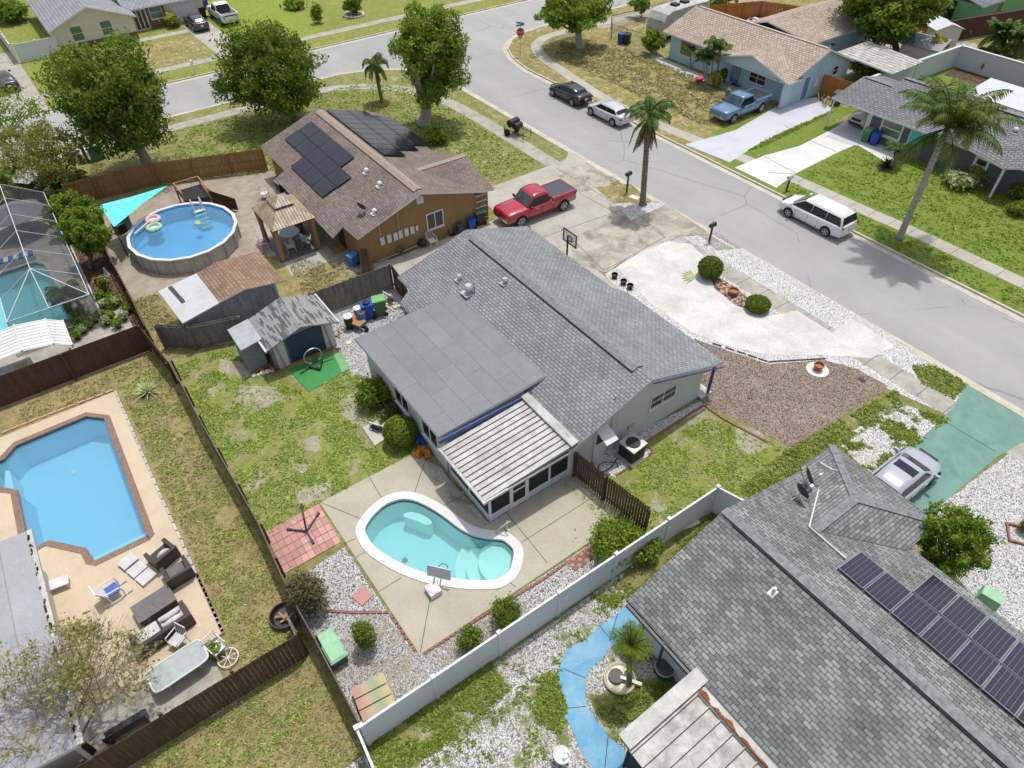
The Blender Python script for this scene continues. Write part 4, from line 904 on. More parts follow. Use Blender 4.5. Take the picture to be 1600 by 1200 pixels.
mb = MB(); c = P(115,738,-1.5); mb.cyl((c.x, c.y, -1.5), .16, .03, 14); mb.build('drain', 'trim_white', TO, True)
Cg = [Vector((p.x, p.y, 0)) for p in CAGE]
TC, _ = pool('swimming_pool', 'pale aqua pool seen through the screen cage at the left edge', Cg, .25, 'pool_aqua', 'water_clear', 1.2, -.12, 'concrete', None, .05)
for q in ((52, 488), (27, 498)):
    mb = MB(); c = P(*q)
    for a in range(7):
        for b in range(3-abs(a-3)//2): mb.cbox((c.x-.5+a*.18, c.y-.3+b*.2, -1.17), (.1, .12, .03))
    mb.build('mosaic', 'black', TC, True)
# handrail
hr = thing('pool_handrail', 'white bent handrail standing on the kidney pool rim by the steps', 'handrail', tuple(P(783, 832)))
mb = MB(); a, b = P(776, 834), P(793, 829)
for off in (0,):
    mb.tube([(a.x, a.y, .05), (a.x+.05, a.y+.1, .35), (a.x+.25, a.y+.4, .8), (a.x+.32, a.y+.52, .86), (b.x-.02, b.y-.02, .7), (b.x, b.y, .05)], .03, 8)
mb.build('rail', 'trim_white', hr, True, True)
mb = MB(); mb.cyl((a.x, a.y, .05), .07, .03, 10); mb.build('mount', 'galv', hr, True)
mb = MB(); mb.cyl((b.x, b.y, .05), .07, .03, 10); mb.build('mount', 'galv', hr, True)
# pool basketball hoop
c = P(684, 918); bh = thing('pool_hoop', 'grey and white poolside basketball hoop on the near rim of the kidney pool', 'basketball hoop', (c.x, c.y, 0))
mb = MB(); mb.cbox((c.x+.1, c.y-.25, .2), (.55, .5, .32), 0); mb.ell((c.x+.1, c.y-.25, .36), (.28, .24, .08), 12, 6, 0); mb.build('base', 'trim_white', bh, True)
mb = MB()
for s in (-.12, .12): mb.tube([(c.x+.1+s*.6, c.y-.1+s, .3), (c.x-.05+s*.6, c.y+.12+s, .7)], .03)
mb.build('support', 'galv', bh, True)
mb = MB(); X = Matrix.Translation((c.x-.1, c.y+.2, .85)) @ Matrix.Rotation(math.radians(40), 4, 'Z') @ Matrix.Rotation(math.radians(-12), 4, 'X'); mb.X = X; mb.box(-.5, -.02, -.3, .5, .02, .3); mb.build('backboard', 'trim_pale', bh, True)
mb = MB(); r = [Vector((c.x-.2+.2*math.cos(t_), c.y+.45+.2*math.sin(t_), .8)) for t_ in [2*PI*k/14 for k in range(15)]]; mb.tube(r, .018, 5); mb.build('rim', 'black', bh, True)
# above-ground pool
M['pool_wall'] = stained('pool_wall', (.55, .54, .52), (.33, .31, .28), .6, 2.2, .7, .2, (1, 1, .3))
import itertools
ag = P(284, 372, 1.1)
acx, acy, arx, ary = -45.2, 4.85, 3.6, 3.4
T = thing('above_ground_pool', 'round above-ground pool with a pale ribbed wall and bright blue liner', 'pool', (acx, acy, 0))
N = 18
def agp(s=1.0, z=0, n=N): return [(acx+arx*s*math.cos(2*PI*(k+.5)/n), acy+ary*s*math.sin(2*PI*(k+.5)/n), z) for k in range(n)]
mb = MB(); n = N
mb.add(agp(1, .0)+agp(1, 1.12), [(i, (i+1) % n, n+(i+1) % n, n+i) for i in range(n)], 0); mb.add(agp(.985, 1.12)+agp(.985, .05), [(i, (i+1) % n, n+(i+1) % n, n+i) for i in range(n)], 1)
mb.add(agp(.985, .05), [tuple(range(n))], 1); mb.build('wall', ['pool_wall', 'pool_liner'], T, True)
mb = MB(); rr = agp(.975, 1.17)+agp(1.035, 1.17)+agp(1.035, 1.1)+agp(.975, 1.1)
mb.add(rr, [(j*n+i, j*n+(i+1) % n, ((j+1) % 4)*n+(i+1) % n, ((j+1) % 4)*n+i) for i in range(n) for j in range(4)], 0); mb.build('rim', 'trim_white', T, True)
for k in range(N):
    a = agp(1.012, 0)[k]; mb = MB(); mb.cbox((a[0], a[1], .54), (.16, .1, 1.08), 0, rz=2*PI*(k+.5)/N+PI/2); mb.build('upright', 'pool_wall', T, True)
mb = MB(); mb.add(agp(.98, .98), [tuple(range(n))], 0); mb.build('water', 'water_blue', T, True)
# ================================================================ FENCES
M['fence_dark'] = plank_mat('fence_dark', (.075, .045, .03), (.15, .095, .06))
M['fence_grey'] = plank_mat('fence_grey', (.11, .1, .09), (.26, .24, .22))
M['fence_brown'] = plank_mat('fence_brown', (.2, .1, .04), (.34, .19, .08))
M['fence_choc'] = plank_mat('fence_choc', (.075, .035, .025), (.12, .06, .045))
M['fence_orange'] = plank_mat('fence_orange', (.42, .15, .04), (.55, .22, .07))
M['fence_weathered'] = plank_mat('fence_weathered', (.1, .075, .06), (.2, .15, .12))
M['vinyl'] = plain('vinyl', (.60, .64, .68), .55, var=.03, scale=.8)
M['wall_render'] = plain('wall_render', (.52, .57, .60), .85, var=.05, scale=.8)
def fence(name, label, pts, h=1.8, mat='fence_dark', bw=.14, gap=.012, post=2.4, rail_side=1, group=None, jit=.02, posts=True, base=0, cat='fence', rails=(0.3, 1.5), lean=0):
    p0 = Vector(pts[0]); T = thing(name, label, cat, (p0.x, p0.y, 0), 0, group)
    rng = random.Random(int(abs(p0.x*100+p0.y*7)))
    for s in range(len(pts)-1):
        a, b = Vector((*pts[s][:2], 0)), Vector((*pts[s+1][:2], 0)); L = (b-a).length; d = (b-a)/L; nrm = Vector((-d.y, d.x, 0))
        X = basis(a, d, nrm); mb = MB(); mb.X = X; x = 0
        while x < L-.02:
            w_ = min(bw*rng.uniform(.92, 1.05), L-x); hh = h+rng.uniform(-jit, jit)
            mb.box(x, -.01, base+.03, x+w_-gap, .01+rng.uniform(0, .006), hh); x += w_
        mb.build('boards', mat, T, True)
        for z in rails:
            mb = MB(); mb.X = X; y0, y1 = (.018, .06) if rail_side > 0 else (-.055, -.012); mb.box(0, y0, z, L, y1, z+.09); mb.build('rail', mat, T, True)
        if posts:
            k = max(1, round(L/post))
            for i in range(k+1):
                if s > 0 and i == 0: continue
                mb = MB(); mb.X = X; y0, y1 = (.062, .16) if rail_side > 0 else (-.16, -.057); mb.box(L*i/k-.05, y0, 0, L*i/k+.05, y1, h+.03); mb.build('post', mat, T, True)
    return T
def solid_fence(name, label, pts, h=1.8, mat='vinyl', post=1.9, th=.05, cap='trim_white', cat='fence', pw=.13, rail=True):
    p0 = Vector(pts[0]); T = thing(name, label, cat, (p0.x, p0.y, 0))
    for s in range(len(pts)-1):
        a, b = Vector((*pts[s][:2], 0)), Vector((*pts[s+1][:2], 0)); L = (b-a).length; d = (b-a)/L; nrm = Vector((-d.y, d.x, 0)); X = basis(a, d, nrm)
        k = max(1, round(L/post)) if post else 1
        for i in range(k):
            mb = MB(); mb.X = X; mb.box(L*i/k+.002, -th/2, .05, L*(i+1)/k-.002, th/2, h-.05); mb.build('panel', mat, T, True)
        if rail:
            mb = MB(); mb.X = X; mb.box(0, -th*.8, h-.05, L, th*.8, h+.02); mb.build('top_rail', cap, T, True)
        if post:
            for i in range(k+1):
                if s > 0 and i == 0: continue
                mb = MB(); mb.X = X; mb.box(L*i/k-pw/2, -pw/2, 0, L*i/k+pw/2, pw/2, h+.08); q = mb.build('post', mat, T, True)
                mb = MB(); mb.X = X; mb.box(L*i/k-pw*.62, -pw*.62, h+.08, L*i/k+pw*.62, pw*.62, h+.12); mb.build('post_cap', cap, q, True)
    return T
solid_fence('vinyl_fence', 'long white vinyl fence behind the kidney pool running to the near house', [(-9.55, .35), (-9.45, 8.6), (-9.3, 17.15), (-6.9, 17.9)], 1.8, post=2.6)
solid_fence('vinyl_fence', 'short white vinyl fence running off the bottom edge beside the dry lawn', [(-9.6, .2), (-5.5, -.1), (-2, -.35)], 1.75, post=2.0)
fence('wooden_fence', 'weathered low wooden fence along the dry strip left of the green back lawn', [(-32.0, .35), (-27.2, .3), (-19.4, .45), (-15.6, .25), (-13.5, .3), (-9.8, .3)], 1.45, 'fence_weathered', rail_side=1, post=2.5)
fence('wooden_fence', 'dark brown picket fence between the pool patio and the side lawn', [(-14.4, 13.55), (-12.6, 13.75), (-10.2, 14.1)], 1.75, 'fence_dark', gap=.03, rail_side=-1, post=1.7, jit=.03)
fence('wooden_fence', 'dark brown board fence crossing the dry lawn at the bottom left', [(-13.75, -22), (-13.75, -.1)], 1.8, 'fence_dark', bw=.16, gap=.009, rail_side=1, post=2.4)
fence('wooden_fence', 'grey weathered fence behind the row of bins', [(-32.6, 8.6), (-32.4, 13.7)], 1.8, 'fence_grey', rail_side=1)
fence('wooden_gate', 'dark gate and fence joining the grey roof beside the green bin', [(-32.4, 13.8), (-30.6, 13.6), (-29.0, 13.2)], 1.8, 'fence_dark', rail_side=-1, cat='gate', post=1.8)
fence('wooden_fence', 'grey weathered fence in front of the double shed', [(-35.2, .6), (-34.0, 2.0), (-33.2, 4.6)], 1.7, 'fence_grey', rail_side=-1)
fence('board_fence', 'chocolate brown board fence beside the white arched shelter', [(-35.5, -16), (-35.5, -.2)], 1.85, 'fence_choc', bw=.2, gap=0, rail_side=-1, jit=.004, post=4.0)
fence('board_fence', 'brown wooden fence behind the above-ground pool and shade sail', [(-55.6, -.5), (-55.0, 5.5), (-52.2, 13.2)], 1.75, 'fence_brown', rail_side=-1, rails=(.3, .85, 1.55), post=2.4)
fence('wooden_fence', 'thin dark fence between the planting strip and the sand yard', [(-52, .2), (-46, .1), (-40, .15), (-35.6, .1)], 1.25, 'fence_dark', rail_side=-1, post=2.2)
fence('board_fence', 'short dark fence at the corner beside the spiky plant', [(-35.4, -.1), (-31.9, .3)], 1.5, 'fence_choc', rail_side=-1)
solid_fence('vinyl_gate', 'white double vinyl gate beside the cream house', [(-90.6, 1.2), (-90.5, 3.2), (-90.6, 5.1)], 1.8, post=2.0, cat='gate')
solid_fence('vinyl_fence', 'white vinyl fence running back from the double gate', [(-103, .4), (-90.7, .9)], 1.8, post=2.4)
solid_fence('garden_wall', 'pale grey rendered wall around the back lawn at the right', [(-32.2, 60.2), (-31.6, 76.0), (-18, 76.0)], 2.0, 'wall_render', post=0, th=.18, cap='wall_render', cat='wall')
solid_fence('garden_wall', 'tall dark brown wall in front of the mint green house', [(-36.4, 80.2), (-33.0, 92.5), (-30, 104)], 2.1, 'fence_choc', post=0, th=.12, cap='fence_choc', cat='wall')
fence('orange_fence', 'rust orange board fence behind the blue house', [(-55.5, 66.6), (-53, 72.5), (-45.5, 76.0), (-36.8, 79.5)], 1.9, 'fence_orange', bw=.3, rail_side=-1)
fence('orange_fence', 'orange fence panel joining the side of the blue house', [(-35.4, 59.9), (-31.4, 60.4)], 1.8, 'fence_orange', bw=.3, rail_side=1, posts=False)
# chain link fence by the corner lot
T = thing('chain_link_fence', 'thin grey chain-link fence beside the curved pavement at the corner lot', 'fence', (-55.4, 55.6, 0))
M['mesh_wire'] = screen_mat('mesh_wire', (.2, .2, .2), .16)
cl = [(-51.9, 55.3), (-56.2, 54.9), (-58.2, 54.6), (-60.4, 56.5), (-60.2, 64), (-59.8, 72)]
for i in range(len(cl)-1):
    a, b = Vector((*cl[i], 0)), Vector((*cl[i+1], 0)); mb = MB(); mb.add([a+Vector((0, 0, .05)), b+Vector((0, 0, .05)), b+Vector((0, 0, 1.5)), a+Vector((0, 0, 1.5))], [(0, 1, 2, 3)]); mb.build('mesh_panel', 'mesh_wire', T, True)
    mb = MB(); mb.tube([a+Vector((0, 0, 1.52)), b+Vector((0, 0, 1.52))], .025); mb.build('top_rail', 'dark_metal', T, True)
for p in cl:
    mb = MB(); mb.tube([(p[0], p[1], 0), (p[0], p[1], 1.55)], .04); mb.build('post', 'dark_metal', T, True)
# screen cage over the third pool
T = thing('pool_cage', 'white-framed screen enclosure over the aqua pool at the left edge', 'pool enclosure', (-45, -5, 0))
M['cage_screen'] = screen_mat('cage_screen', (.05, .055, .065), .42)
EZ, RZ = 2.1, 3.4
ev = [P(*q, EZ) for q in ((63,302),(75,322),(85,347),(97,372),(110,400),(125,429),(139,460))]
rg = [P(*q, RZ) for q in ((-2,296),(9,315),(17,339),(27,365),(39,392),(52,424))]
fx = ev[-1].x; base = [Vector((p.x, -1.75, 0)) for p in ev]
ev = [Vector((p.x, -1.75, EZ)) for p in ev]; ry = sum(p.y for p in rg)/6; rg = [Vector((ev[i].x, ry, RZ)) for i in range(6)]
W2 = 2*ry+1.75
fr_e = [Vector((fx, -1.75, EZ)), Vector((fx, ry, EZ)), Vector((fx, W2, EZ)), Vector((fx, W2-8, EZ))]
lft = [Vector((p.x, W2, EZ)) for p in ev]
beams = [(ev[i], ev[i+1]) for i in range(6)]+[(rg[i], rg[i+1]) for i in range(5)]+[(ev[i], rg[i]) for i in range(6)]+[(rg[i], lft[i]) for i in range(6)]+[(lft[i], lft[i+1]) for i in range(6)]
beams += [(rg[5], ev[6]), (rg[5], fr_e[1]), (rg[5], lft[6]), (fr_e[0], fr_e[1]), (fr_e[1], fr_e[2])]
for a, b in beams:
    mb = MB(); mb.tube([a, b], .03, 4); mb.build('beam', 'trim_pale', T, True)
for p in ev[1:]+fr_e[1:3]:
    mb = MB(); mb.tube([(p.x, p.y, 0), p], .04, 4); mb.build('post', 'trim_pale', T, True)
scr = [[ev[i], ev[i+1], rg[i+1], rg[i]] for i in range(5)]+[[rg[i], rg[i+1], lft[i+1], lft[i]] for i in range(5)]+[[ev[5], ev[6], rg[5]], [ev[6], fr_e[1], rg[5]], [fr_e[1], lft[6], rg[5]], [lft[6], lft[5], rg[5]]]
scr += [[Vector((a.x, a.y, .05)), Vector((b.x, b.y, .05)), b, a] for a, b in zip(ev[:-1], ev[1:])]+[[Vector((fx, -1.75, .05)), Vector((fx, ry, .05)), fr_e[1], fr_e[0]], [Vector((fx, ry, .05)), Vector((fx, W2, .05)), fr_e[2], fr_e[1]]]
for q in scr:
    mb = MB(); mb.add(q, [tuple(range(len(q)))]); mb.build('screen_panel', 'cage_screen', T, True)
mb = MB(); mb.box(fx-.06, W2, 0, fx+.06, -1.7, .1); mb.box(ev[0].x, -1.81, 0, fx, -1.69, .1); mb.build('kerb_sill', 'trim_pale', T, True)
# ================================================================ VEHICLES
M['tyre'] = plain('tyre', (.02, .02, .02), .85); M['rim'] = plain('rim', (.45, .46, .48), .3, metal=.7)
M['arch'] = plain('arch', (.01, .01, .012), .9); M['car_glass'] = plain('car_glass', (.012, .014, .018), .12, spec=.45)
M['windscreen'] = plain('windscreen', (.05, .07, .08), .12, spec=.5, var=.4, scale=3)
M['tail_red'] = plain('tail_red', (.35, .02, .02), .25); M['lamp_clear'] = plain('lamp_clear', (.6, .62, .65), .15)
M['plate'] = plain('plate', .6, .5); M['chrome'] = plain('chrome', (.6, .6, .62), .15, metal=1)
def paint(name, c, rough=.25): M[name] = plain(name, c, rough, .0, .03, coat=.8); return name
def vehicle(name, label, cat, loc, rz, L, W, H, col, kind, group=None, windscreen='windscreen'):
    T = thing(name, label, cat, (loc[0], loc[1], loc[2] if len(loc) > 2 else 0), rz, group)
    hl = L/2; hw = W/2
    if kind == 'sedan':
        belt = .92; st = [(-1, .5, .86, .74), (-.97, .3, .98, .86), (-.85, .22, 1.03, .95), (-.6, .2, 1.0, .99), (-.2, .19, .95, 1), (.2, .19, .93, 1), (.42, .2, .92, .99), (.68, .22, .86, .97), (.86, .24, .76, .9), (.95, .3, .67, .74), (1, .42, .56, .52)]
        cab = [(-.80, .97, .84, .74), (-.62, H-.17, .86, .68), (-.40, H-.05, .88, .66), (-.1, H, .89, .66), (.17, H-.05, .89, .65), (.52, .94, .86, .76)]; wx = (-.60, .64); wr = .335
    elif kind == 'van':
        belt = 1.0; st = [(-1, .5, 1.0, .88), (-.98, .3, 1.08, .94), (-.8, .22, 1.1, .98), (-.3, .2, 1.06, 1), (.2, .2, 1.02, 1), (.5, .2, 1.0, .99), (.72, .22, .98, .97), (.9, .24, .84, .9), (.98, .32, .7, .8), (1, .42, .58, .7)]
        cab = [(-.965, 1.08, .9, .84), (-.88, H-.1, .9, .74), (-.6, H, .9, .73), (0, H, .9, .73), (.25, H-.06, .9, .7), (.66, 1.0, .88, .76)]; wx = (-.58, .6); wr = .34
    elif kind == 'mini':
        belt = .95; st = [(-1, .4, .95, .8), (-.95, .25, 1.0, .92), (-.6, .2, .98, 1), (0, .2, .95, 1), (.4, .2, .95, .99), (.7, .2, .92, .97), (.92, .22, .82, .9), (1, .32, .66, .76)]
        cab = [(-.92, 1.0, .86, .8), (-.8, H-.06, .88, .7), (-.4, H, .88, .7), (.05, H-.02, .88, .69), (.4, .96, .86, .76)]; wx = (-.66, .66); wr = .33
    else:
        belt = 1.15; st = [(-1, .55, 1.18, .9), (-.985, .45, 1.25, .96), (-.5, .42, 1.26, .98), (-.2, .4, 1.2, 1), (.2, .4, 1.18, 1), (.45, .4, 1.2, .99), (.75, .42, 1.17, .98), (.94, .42, 1.13, .97), (.985, .44, 1.06, .94), (1, .5, .98, .9)]
        cab = [(-.25, 1.2, .92, .86), (-.2, H-.08, .92, .76), (-.05, H, .92, .76), (.15, H, .92, .76), (.25, H-.06, .92, .74), (.45, 1.2, .9, .82)]; wx = (-.62, .63); wr = .41
    def ring(x, zl, zt, f):
        h = hw*f; half = [(0, zl), (h*.85, zl), (h*.98, zl+.1), (h, zl+(zt-zl)*.5), (h*.985, zt-.1), (h*.93, zt-.02), (h*.6, zt+.025)]
        return [(x*hl, y, z) for y, z in half]+[(x*hl, 0, zt+.04)]+[(x*hl, -y, z) for y, z in half[:0:-1]]
    mb = MB(); mb.loft([ring(*s) for s in st], 0)
    for x in wx:
        for s in (-1, 1):
            rr = [(x*hl+(wr+.07)*math.cos(t_), s*(hw*1.004), .02+wr+(wr+.07)*math.sin(t_)) for t_ in [PI*k/12-.15 for k in range(14)]]
            rr2 = [(p[0], s*hw*.7, p[2]) for p in rr]
            mb.loft([rr2, rr], 1)
    body = mb.build('body', [col, 'arch'], T, smooth=False)
    for p in body.data.polygons:
        if p.material_index == 0 and len(p.vertices) == 4: p.use_smooth = True
    # cabin
    def cr(x, z, hb, hr): return [(x*hl, -hw*hb, belt-.06), (x*hl, -hw*hr, z-.03), (x*hl, -hw*hr*.6, z), (x*hl, hw*hr*.6, z), (x*hl, hw*hr, z-.03), (x*hl, hw*hb, belt-.06)]
    mb = MB(); mb.loft([cr(*c_) for c_ in cab], 0); mb.build('roof', col, T, smooth=True)
    def lay(pts, nm, mat_, off=.035):
        v = [Vector(p) for p in pts]; nn = (v[1]-v[0]).cross(v[-1]-v[0]).normalized()
        cen = sum(v, Vector())/len(v)
        if nn.dot(cen-Vector((cen.x*.5, 0, belt*.8))) < 0: nn = -nn
        mb = MB(); n = len(v); mb.add([p+nn*off for p in v]+[p-nn*.01 for p in v], [tuple(range(n)), tuple(range(2*n-1, n-1, -1))]+[(i, n+i, n+(i+1) % n, (i+1) % n) for i in range(n)]); return mb.build(nm, mat_, T)
    def I(c1, c2, t_, y, zf_=1.0): # point on cabin between two stations
        x = c1[0]+(c2[0]-c1[0])*t_; z = c1[1]+(c2[1]-c1[1])*t_; hr = c1[3]+(c2[3]-c1[3])*t_; return (x*hl, y*hw*hr, z-(.03 if abs(y) > .7 else 0))
    def pane(c1, c2, t0, t1, nm, mat_):
        rows = []
        for t_ in (t0, (t0+t1)/2, t1):
            x = (c1[0]+(c2[0]-c1[0])*t_)*hl; z = c1[1]+(c2[1]-c1[1])*t_; hr = (c1[3]+(c2[3]-c1[3])*t_)*hw; dx = .015 if c1[0] > 0 else -.015
            rows.append([(x+dx, y*hr, z+dz+.022) for y, dz in ((-.95, -.027), (-.6, 0), (.6, 0), (.95, -.027))])
        m_ = MB(); m_.loft(rows, 0, caps=False, closed=False); return m_.build(nm, mat_, T)
    pane(cab[-1], cab[-2], .08, .93, 'windscreen', windscreen)
    pane(cab[0], cab[1], .12, .92, 'rear_window', 'car_glass')
    # side glass
    zb_ = belt+.04; zt = H-.16
    def sx(z, c1, c2): t_ = max(0, min(1, (z-c1[1])/(c2[1]-c1[1]))); return (c1[0]+(c2[0]-c1[0])*t_)*hl
    xr0, xr1 = sx(zb_+.05, cab[0], cab[1])+.1, sx(zt, cab[0], cab[1])+.14; xf0, xf1 = sx(zb_, cab[-1], cab[-2])-.16, sx(zt, cab[-1], cab[-2])-.08
    def yy(z): f = (z-(belt-.06))/((H-.03)-(belt-.06)); return hw*(cab[2][2]+(cab[2][3]-cab[2][2])*f)
    nw = {'sedan': 2, 'van': 3, 'mini': 2, 'pickup': 2}[kind]
    for s in (-1, 1):
        for k in range(nw):
            t0, t1 = k/nw, (k+1)/nw; g0, g1 = .02, .02
            B0 = xr0+(xf0-xr0)*t0+g0; B1 = xr0+(xf0-xr0)*t1-g1; T0 = xr1+(xf1-xr1)*t0+g0; T1 = xr1+(xf1-xr1)*t1-g1
            if k: T0 = B0 = max(B0, T0) if False else (B0+T0)/2
            if k < nw-1: T1 = B1 = (B1+T1)/2
            lay([(B0, s*yy(zb_), zb_), (B1, s*yy(zb_), zb_), (T1, s*yy(zt), zt), (T0, s*yy(zt), zt)], 'side_window', 'car_glass', .02)
    for x in wx:
        for s in (-1, 1):
            mb = MB(); X = Matrix.Translation((x*hl, s*(hw-.1), wr)) @ Matrix.Rotation(-s*PI/2, 4, 'X'); mb.X = X
            mb.lathe([(wr*.9, -.1), (wr, -.07), (wr, .08), (wr*.88, .115), (wr*.7, .112)], 20); q = mb.build('wheel', 'tyre', T, smooth=False)
            mb = MB(); mb.X = X; mb.cyl((0, 0, .1), wr*.68, .012, 18, 1)
            for k in range(5):
                c_ = math.cos(2*PI*k/5), math.sin(2*PI*k/5); mb.cbox((c_[0]*wr*.34, c_[1]*wr*.34, .118), (wr*.62, .07, .02), 0, rz=2*PI*k/5)
            mb.lathe([(wr*.6, .12), (wr*.66, .125), (wr*.7, .115)], 18, caps=False); mb.build('rim', ['rim', 'dark_metal'], q)
    hz = {'sedan': .66, 'van': .76, 'mini': .72, 'pickup': .92}[kind]; tz = {'sedan': .84, 'van': 1.0, 'mini': .8, 'pickup': 1.0}[kind]; fx_ = .97*hl
    for s in (-1, 1):
        mb = MB(); mb.cbox((fx_-(.3 if kind == 'sedan' else .16), s*hw*.68, hz-.03), (.22, .28, .12), rz=s*-(.65 if kind == 'sedan' else .3)); mb.build('headlight', 'lamp_clear', T)
        mb = MB(); mb.cbox((-hl+.06, s*hw*.74, tz), (.14, .3 if kind != 'pickup' else .12, .15 if kind != 'pickup' else .35), rz=s*.3); mb.build('taillight', 'tail_red', T)
        mb = MB(); mb.cbox((cab[-1][0]*hl-.25, s*(hw+.08), belt+.12), (.12, .22, .15)); mb.build('mirror', col if kind != 'pickup' else 'black', T)
        for dx in (.18, -.28):
            mb = MB(); mb.cbox((dx*hl, s*(hw*1.0), belt-.12), (.2, .04, .035)); mb.build('door_handle', 'chrome' if kind == 'pickup' else col, T)
    mb = MB(); mb.cbox((fx_+.005, 0, hz-.04), (.12, W*.5, .2 if kind != 'pickup' else .32)); mb.build('grille', 'black', T)
    mb = MB(); mb.cbox((fx_+.03, 0, .38 if kind != 'pickup' else .58), (.12, W*.7, .14)); mb.build('front_bumper', 'black' if kind != 'pickup' else 'chrome', T)
    mb = MB(); mb.cbox((-hl-.0, 0, .5 if kind != 'pickup' else .62), (.1, W*.78, .16)); mb.build('rear_bumper', col if kind != 'pickup' else 'chrome', T)
    mb = MB(); mb.cbox((-hl-.055, 0, .72 if kind != 'pickup' else .68), (.02, .32, .16)); mb.build('number_plate', 'plate', T)
    mb = MB()
    for s in (-1, 1):
        for dx in (.42, .03, -.3): mb.cbox((dx*hl*.95, s*hw*1.0, .62 if kind != 'pickup' else .85), (.012, .012, .55))
    mb.build('door_seam', 'black', T)
    return T
for nm, c in (('car_black', (.012, .012, .015)), ('car_silver', (.5, .51, .54)), ('car_white', .75), ('car_red', (.36, .01, .03)), ('car_blue', (.09, .19, .33)), ('car_bluegrey', (.36, .38, .44)), ('car_char', (.03, .03, .04)), ('car_cream', (.62, .6, .55))): paint(nm, c)
V1 = vehicle('parked_sedan', 'black sedan parked on the street in front of the silver one', 'car', (-48.7, 41.05, -.11), PI, 4.6, 1.8, 1.44, 'car_black', 'sedan')
V2 = vehicle('parked_sedan', 'silver sedan parked on the street behind the black one', 'car', (-43.3, 41.15, -.11), PI, 4.6, 1.8, 1.44, 'car_silver', 'sedan')
V3 = vehicle('minivan', 'white minivan parked at the far kerb near the tall palm', 'van', (-21.8, 41.2, -.11), PI, 5.15, 1.98, 1.76, 'car_white', 'van', windscreen='car_glass')
def pickup(name, label, loc, rz, col, cover='panel_black'):
    T = vehicle(name, label, 'pickup truck', loc, rz, 5.9, 2.02, 1.93, col, 'pickup')
    mb = MB(); mb.box(-2.84, -.86, 1.27, -.85, .86, 1.325); mb.build('bed_cover', cover, T)
    mb = MB()
    for s in (-1, 1): mb.box(-2.9, s*.93-.06, 1.2, -.8, s*.93+.06, 1.345)
    mb.box(-2.95, -.98, 1.1, -2.85, .98, 1.34); mb.build('bed_rail', col, T)
    return T
M['tonneau'] = plain('tonneau', (.05, .055, .075), .5)
pickup('pickup_truck', 'metallic red pickup with a dark bed cover on the brown house driveway', (-34.3, 26.2, .02), -PI/2-.02, 'car_red', 'tonneau')
pickup('pickup_truck', 'blue pickup parked on the dry lawn in front of the blue house', (-36.85, 50.6, .0), -PI/2+.02, 'car_blue', 'black')
pickup('pickup_truck', 'white pickup on the bright lawn beside the garage at the top', (-91.2, 23.0, 0), PI, 'car_white', 'panel_black')
vehicle('parked_car', 'small cream hatchback nosing out of the slate house carport', 'car', (-29.1, 58.1, .03), -PI/2, 3.85, 1.73, 1.41, 'car_cream', 'mini', windscreen='car_glass')
V = vehicle('parked_car', 'blue-grey sedan with a sunroof on the teal driveway', 'car', (-5.25, 25.05, .02), PI/2, 4.5, 1.82, 1.46, 'car_bluegrey', 'sedan', windscreen='car_glass')
M['sunroof'] = plain('sunroof', (.012, .016, .04), .5, spec=.2); mb = MB(); mb.box(-.38, -.48, 1.44, .08, .48, 1.472); mb.build('sunroof', 'sunroof', V)
vehicle('parked_sedan', 'charcoal sedan in the driveway of the cream house', 'car', (-90.4, 19.6, .02), PI, 4.5, 1.78, 1.42, 'car_char', 'sedan')
vehicle('parked_car', 'black coupe cut by the left edge beside the white gate', 'car', (-84.2, -1.1, .02), PI+.12, 4.7, 1.86, 1.4, 'car_black', 'sedan')
# travel trailer
T = thing('travel_trailer', 'white and grey travel trailer parked behind the blue house roof', 'trailer', (-55.3, 61.5, 0), .05)
mb = MB(); rings = []
for y, z0, z1 in ((-3.6, .9, 1.2), (-3.5, .7, 2.1), (-3.1, .6, 2.75), (-2.4, .55, 3.0), (0, .55, 3.02), (3.4, .55, 3.0), (3.6, .6, 2.9)):
    rings.append([(-1.2, y, z0), (1.2, y, z0), (1.2, y, z1-.08), (1.05, y, z1), (-1.05, y, z1), (-1.2, y, z1-.08)])
mb.loft(rings); mb.build('body', 'metal_white', T)
mb = MB(); mb.box(1.2, -3.0, .9, 1.215, 3.3, 1.5); mb.build('side_stripe', 'dark_metal', T)
for y in (-.9, .6):
    mb = MB(); mb.cbox((.1, y, 3.12), (.8, .7, .24)); mb.build('roof_unit', 'black', T)
for y in (-.4, .5):
    for s in (-1, 1):
        mb = MB(); mb.X = Matrix.Translation((s*1.1, y, .36)) @ Matrix.Rotation(PI/2, 4, 'Y'); mb.cyl((0, 0, -.1), .36, .2, 16); mb.build('wheel', 'tyre', T)
# ================================================================ VEGETATION
M['leaf_dark'] = leaf_mat('leaf_dark', (0.046, 0.077, 0.011), (0.126, 0.180, 0.023), (0.297, 0.359, 0.051), .4)
M['leaf_mid'] = leaf_mat('leaf_mid', (0.063, 0.110, 0.013), (0.156, 0.233, 0.027), (0.345, 0.437, 0.056), .4)
M['leaf_bright'] = leaf_mat('leaf_bright', (0.068, 0.118, 0.013), (0.165, 0.261, 0.032), (0.372, 0.430, 0.065), .4)
M['leaf_olive'] = leaf_mat('leaf_olive', (0.087, 0.094, 0.029), (0.217, 0.217, 0.058), (0.435, 0.392, 0.145), .4)
M['leaf_dry'] = leaf_mat('leaf_dry', (.07, .05, .025), (.13, .11, .045), (.22, .2, .09))
M['leaf_clip'] = leaf_mat('leaf_clip', (0.047, 0.079, 0.014), (0.128, 0.191, 0.022), (0.255, 0.319, 0.043), .4)
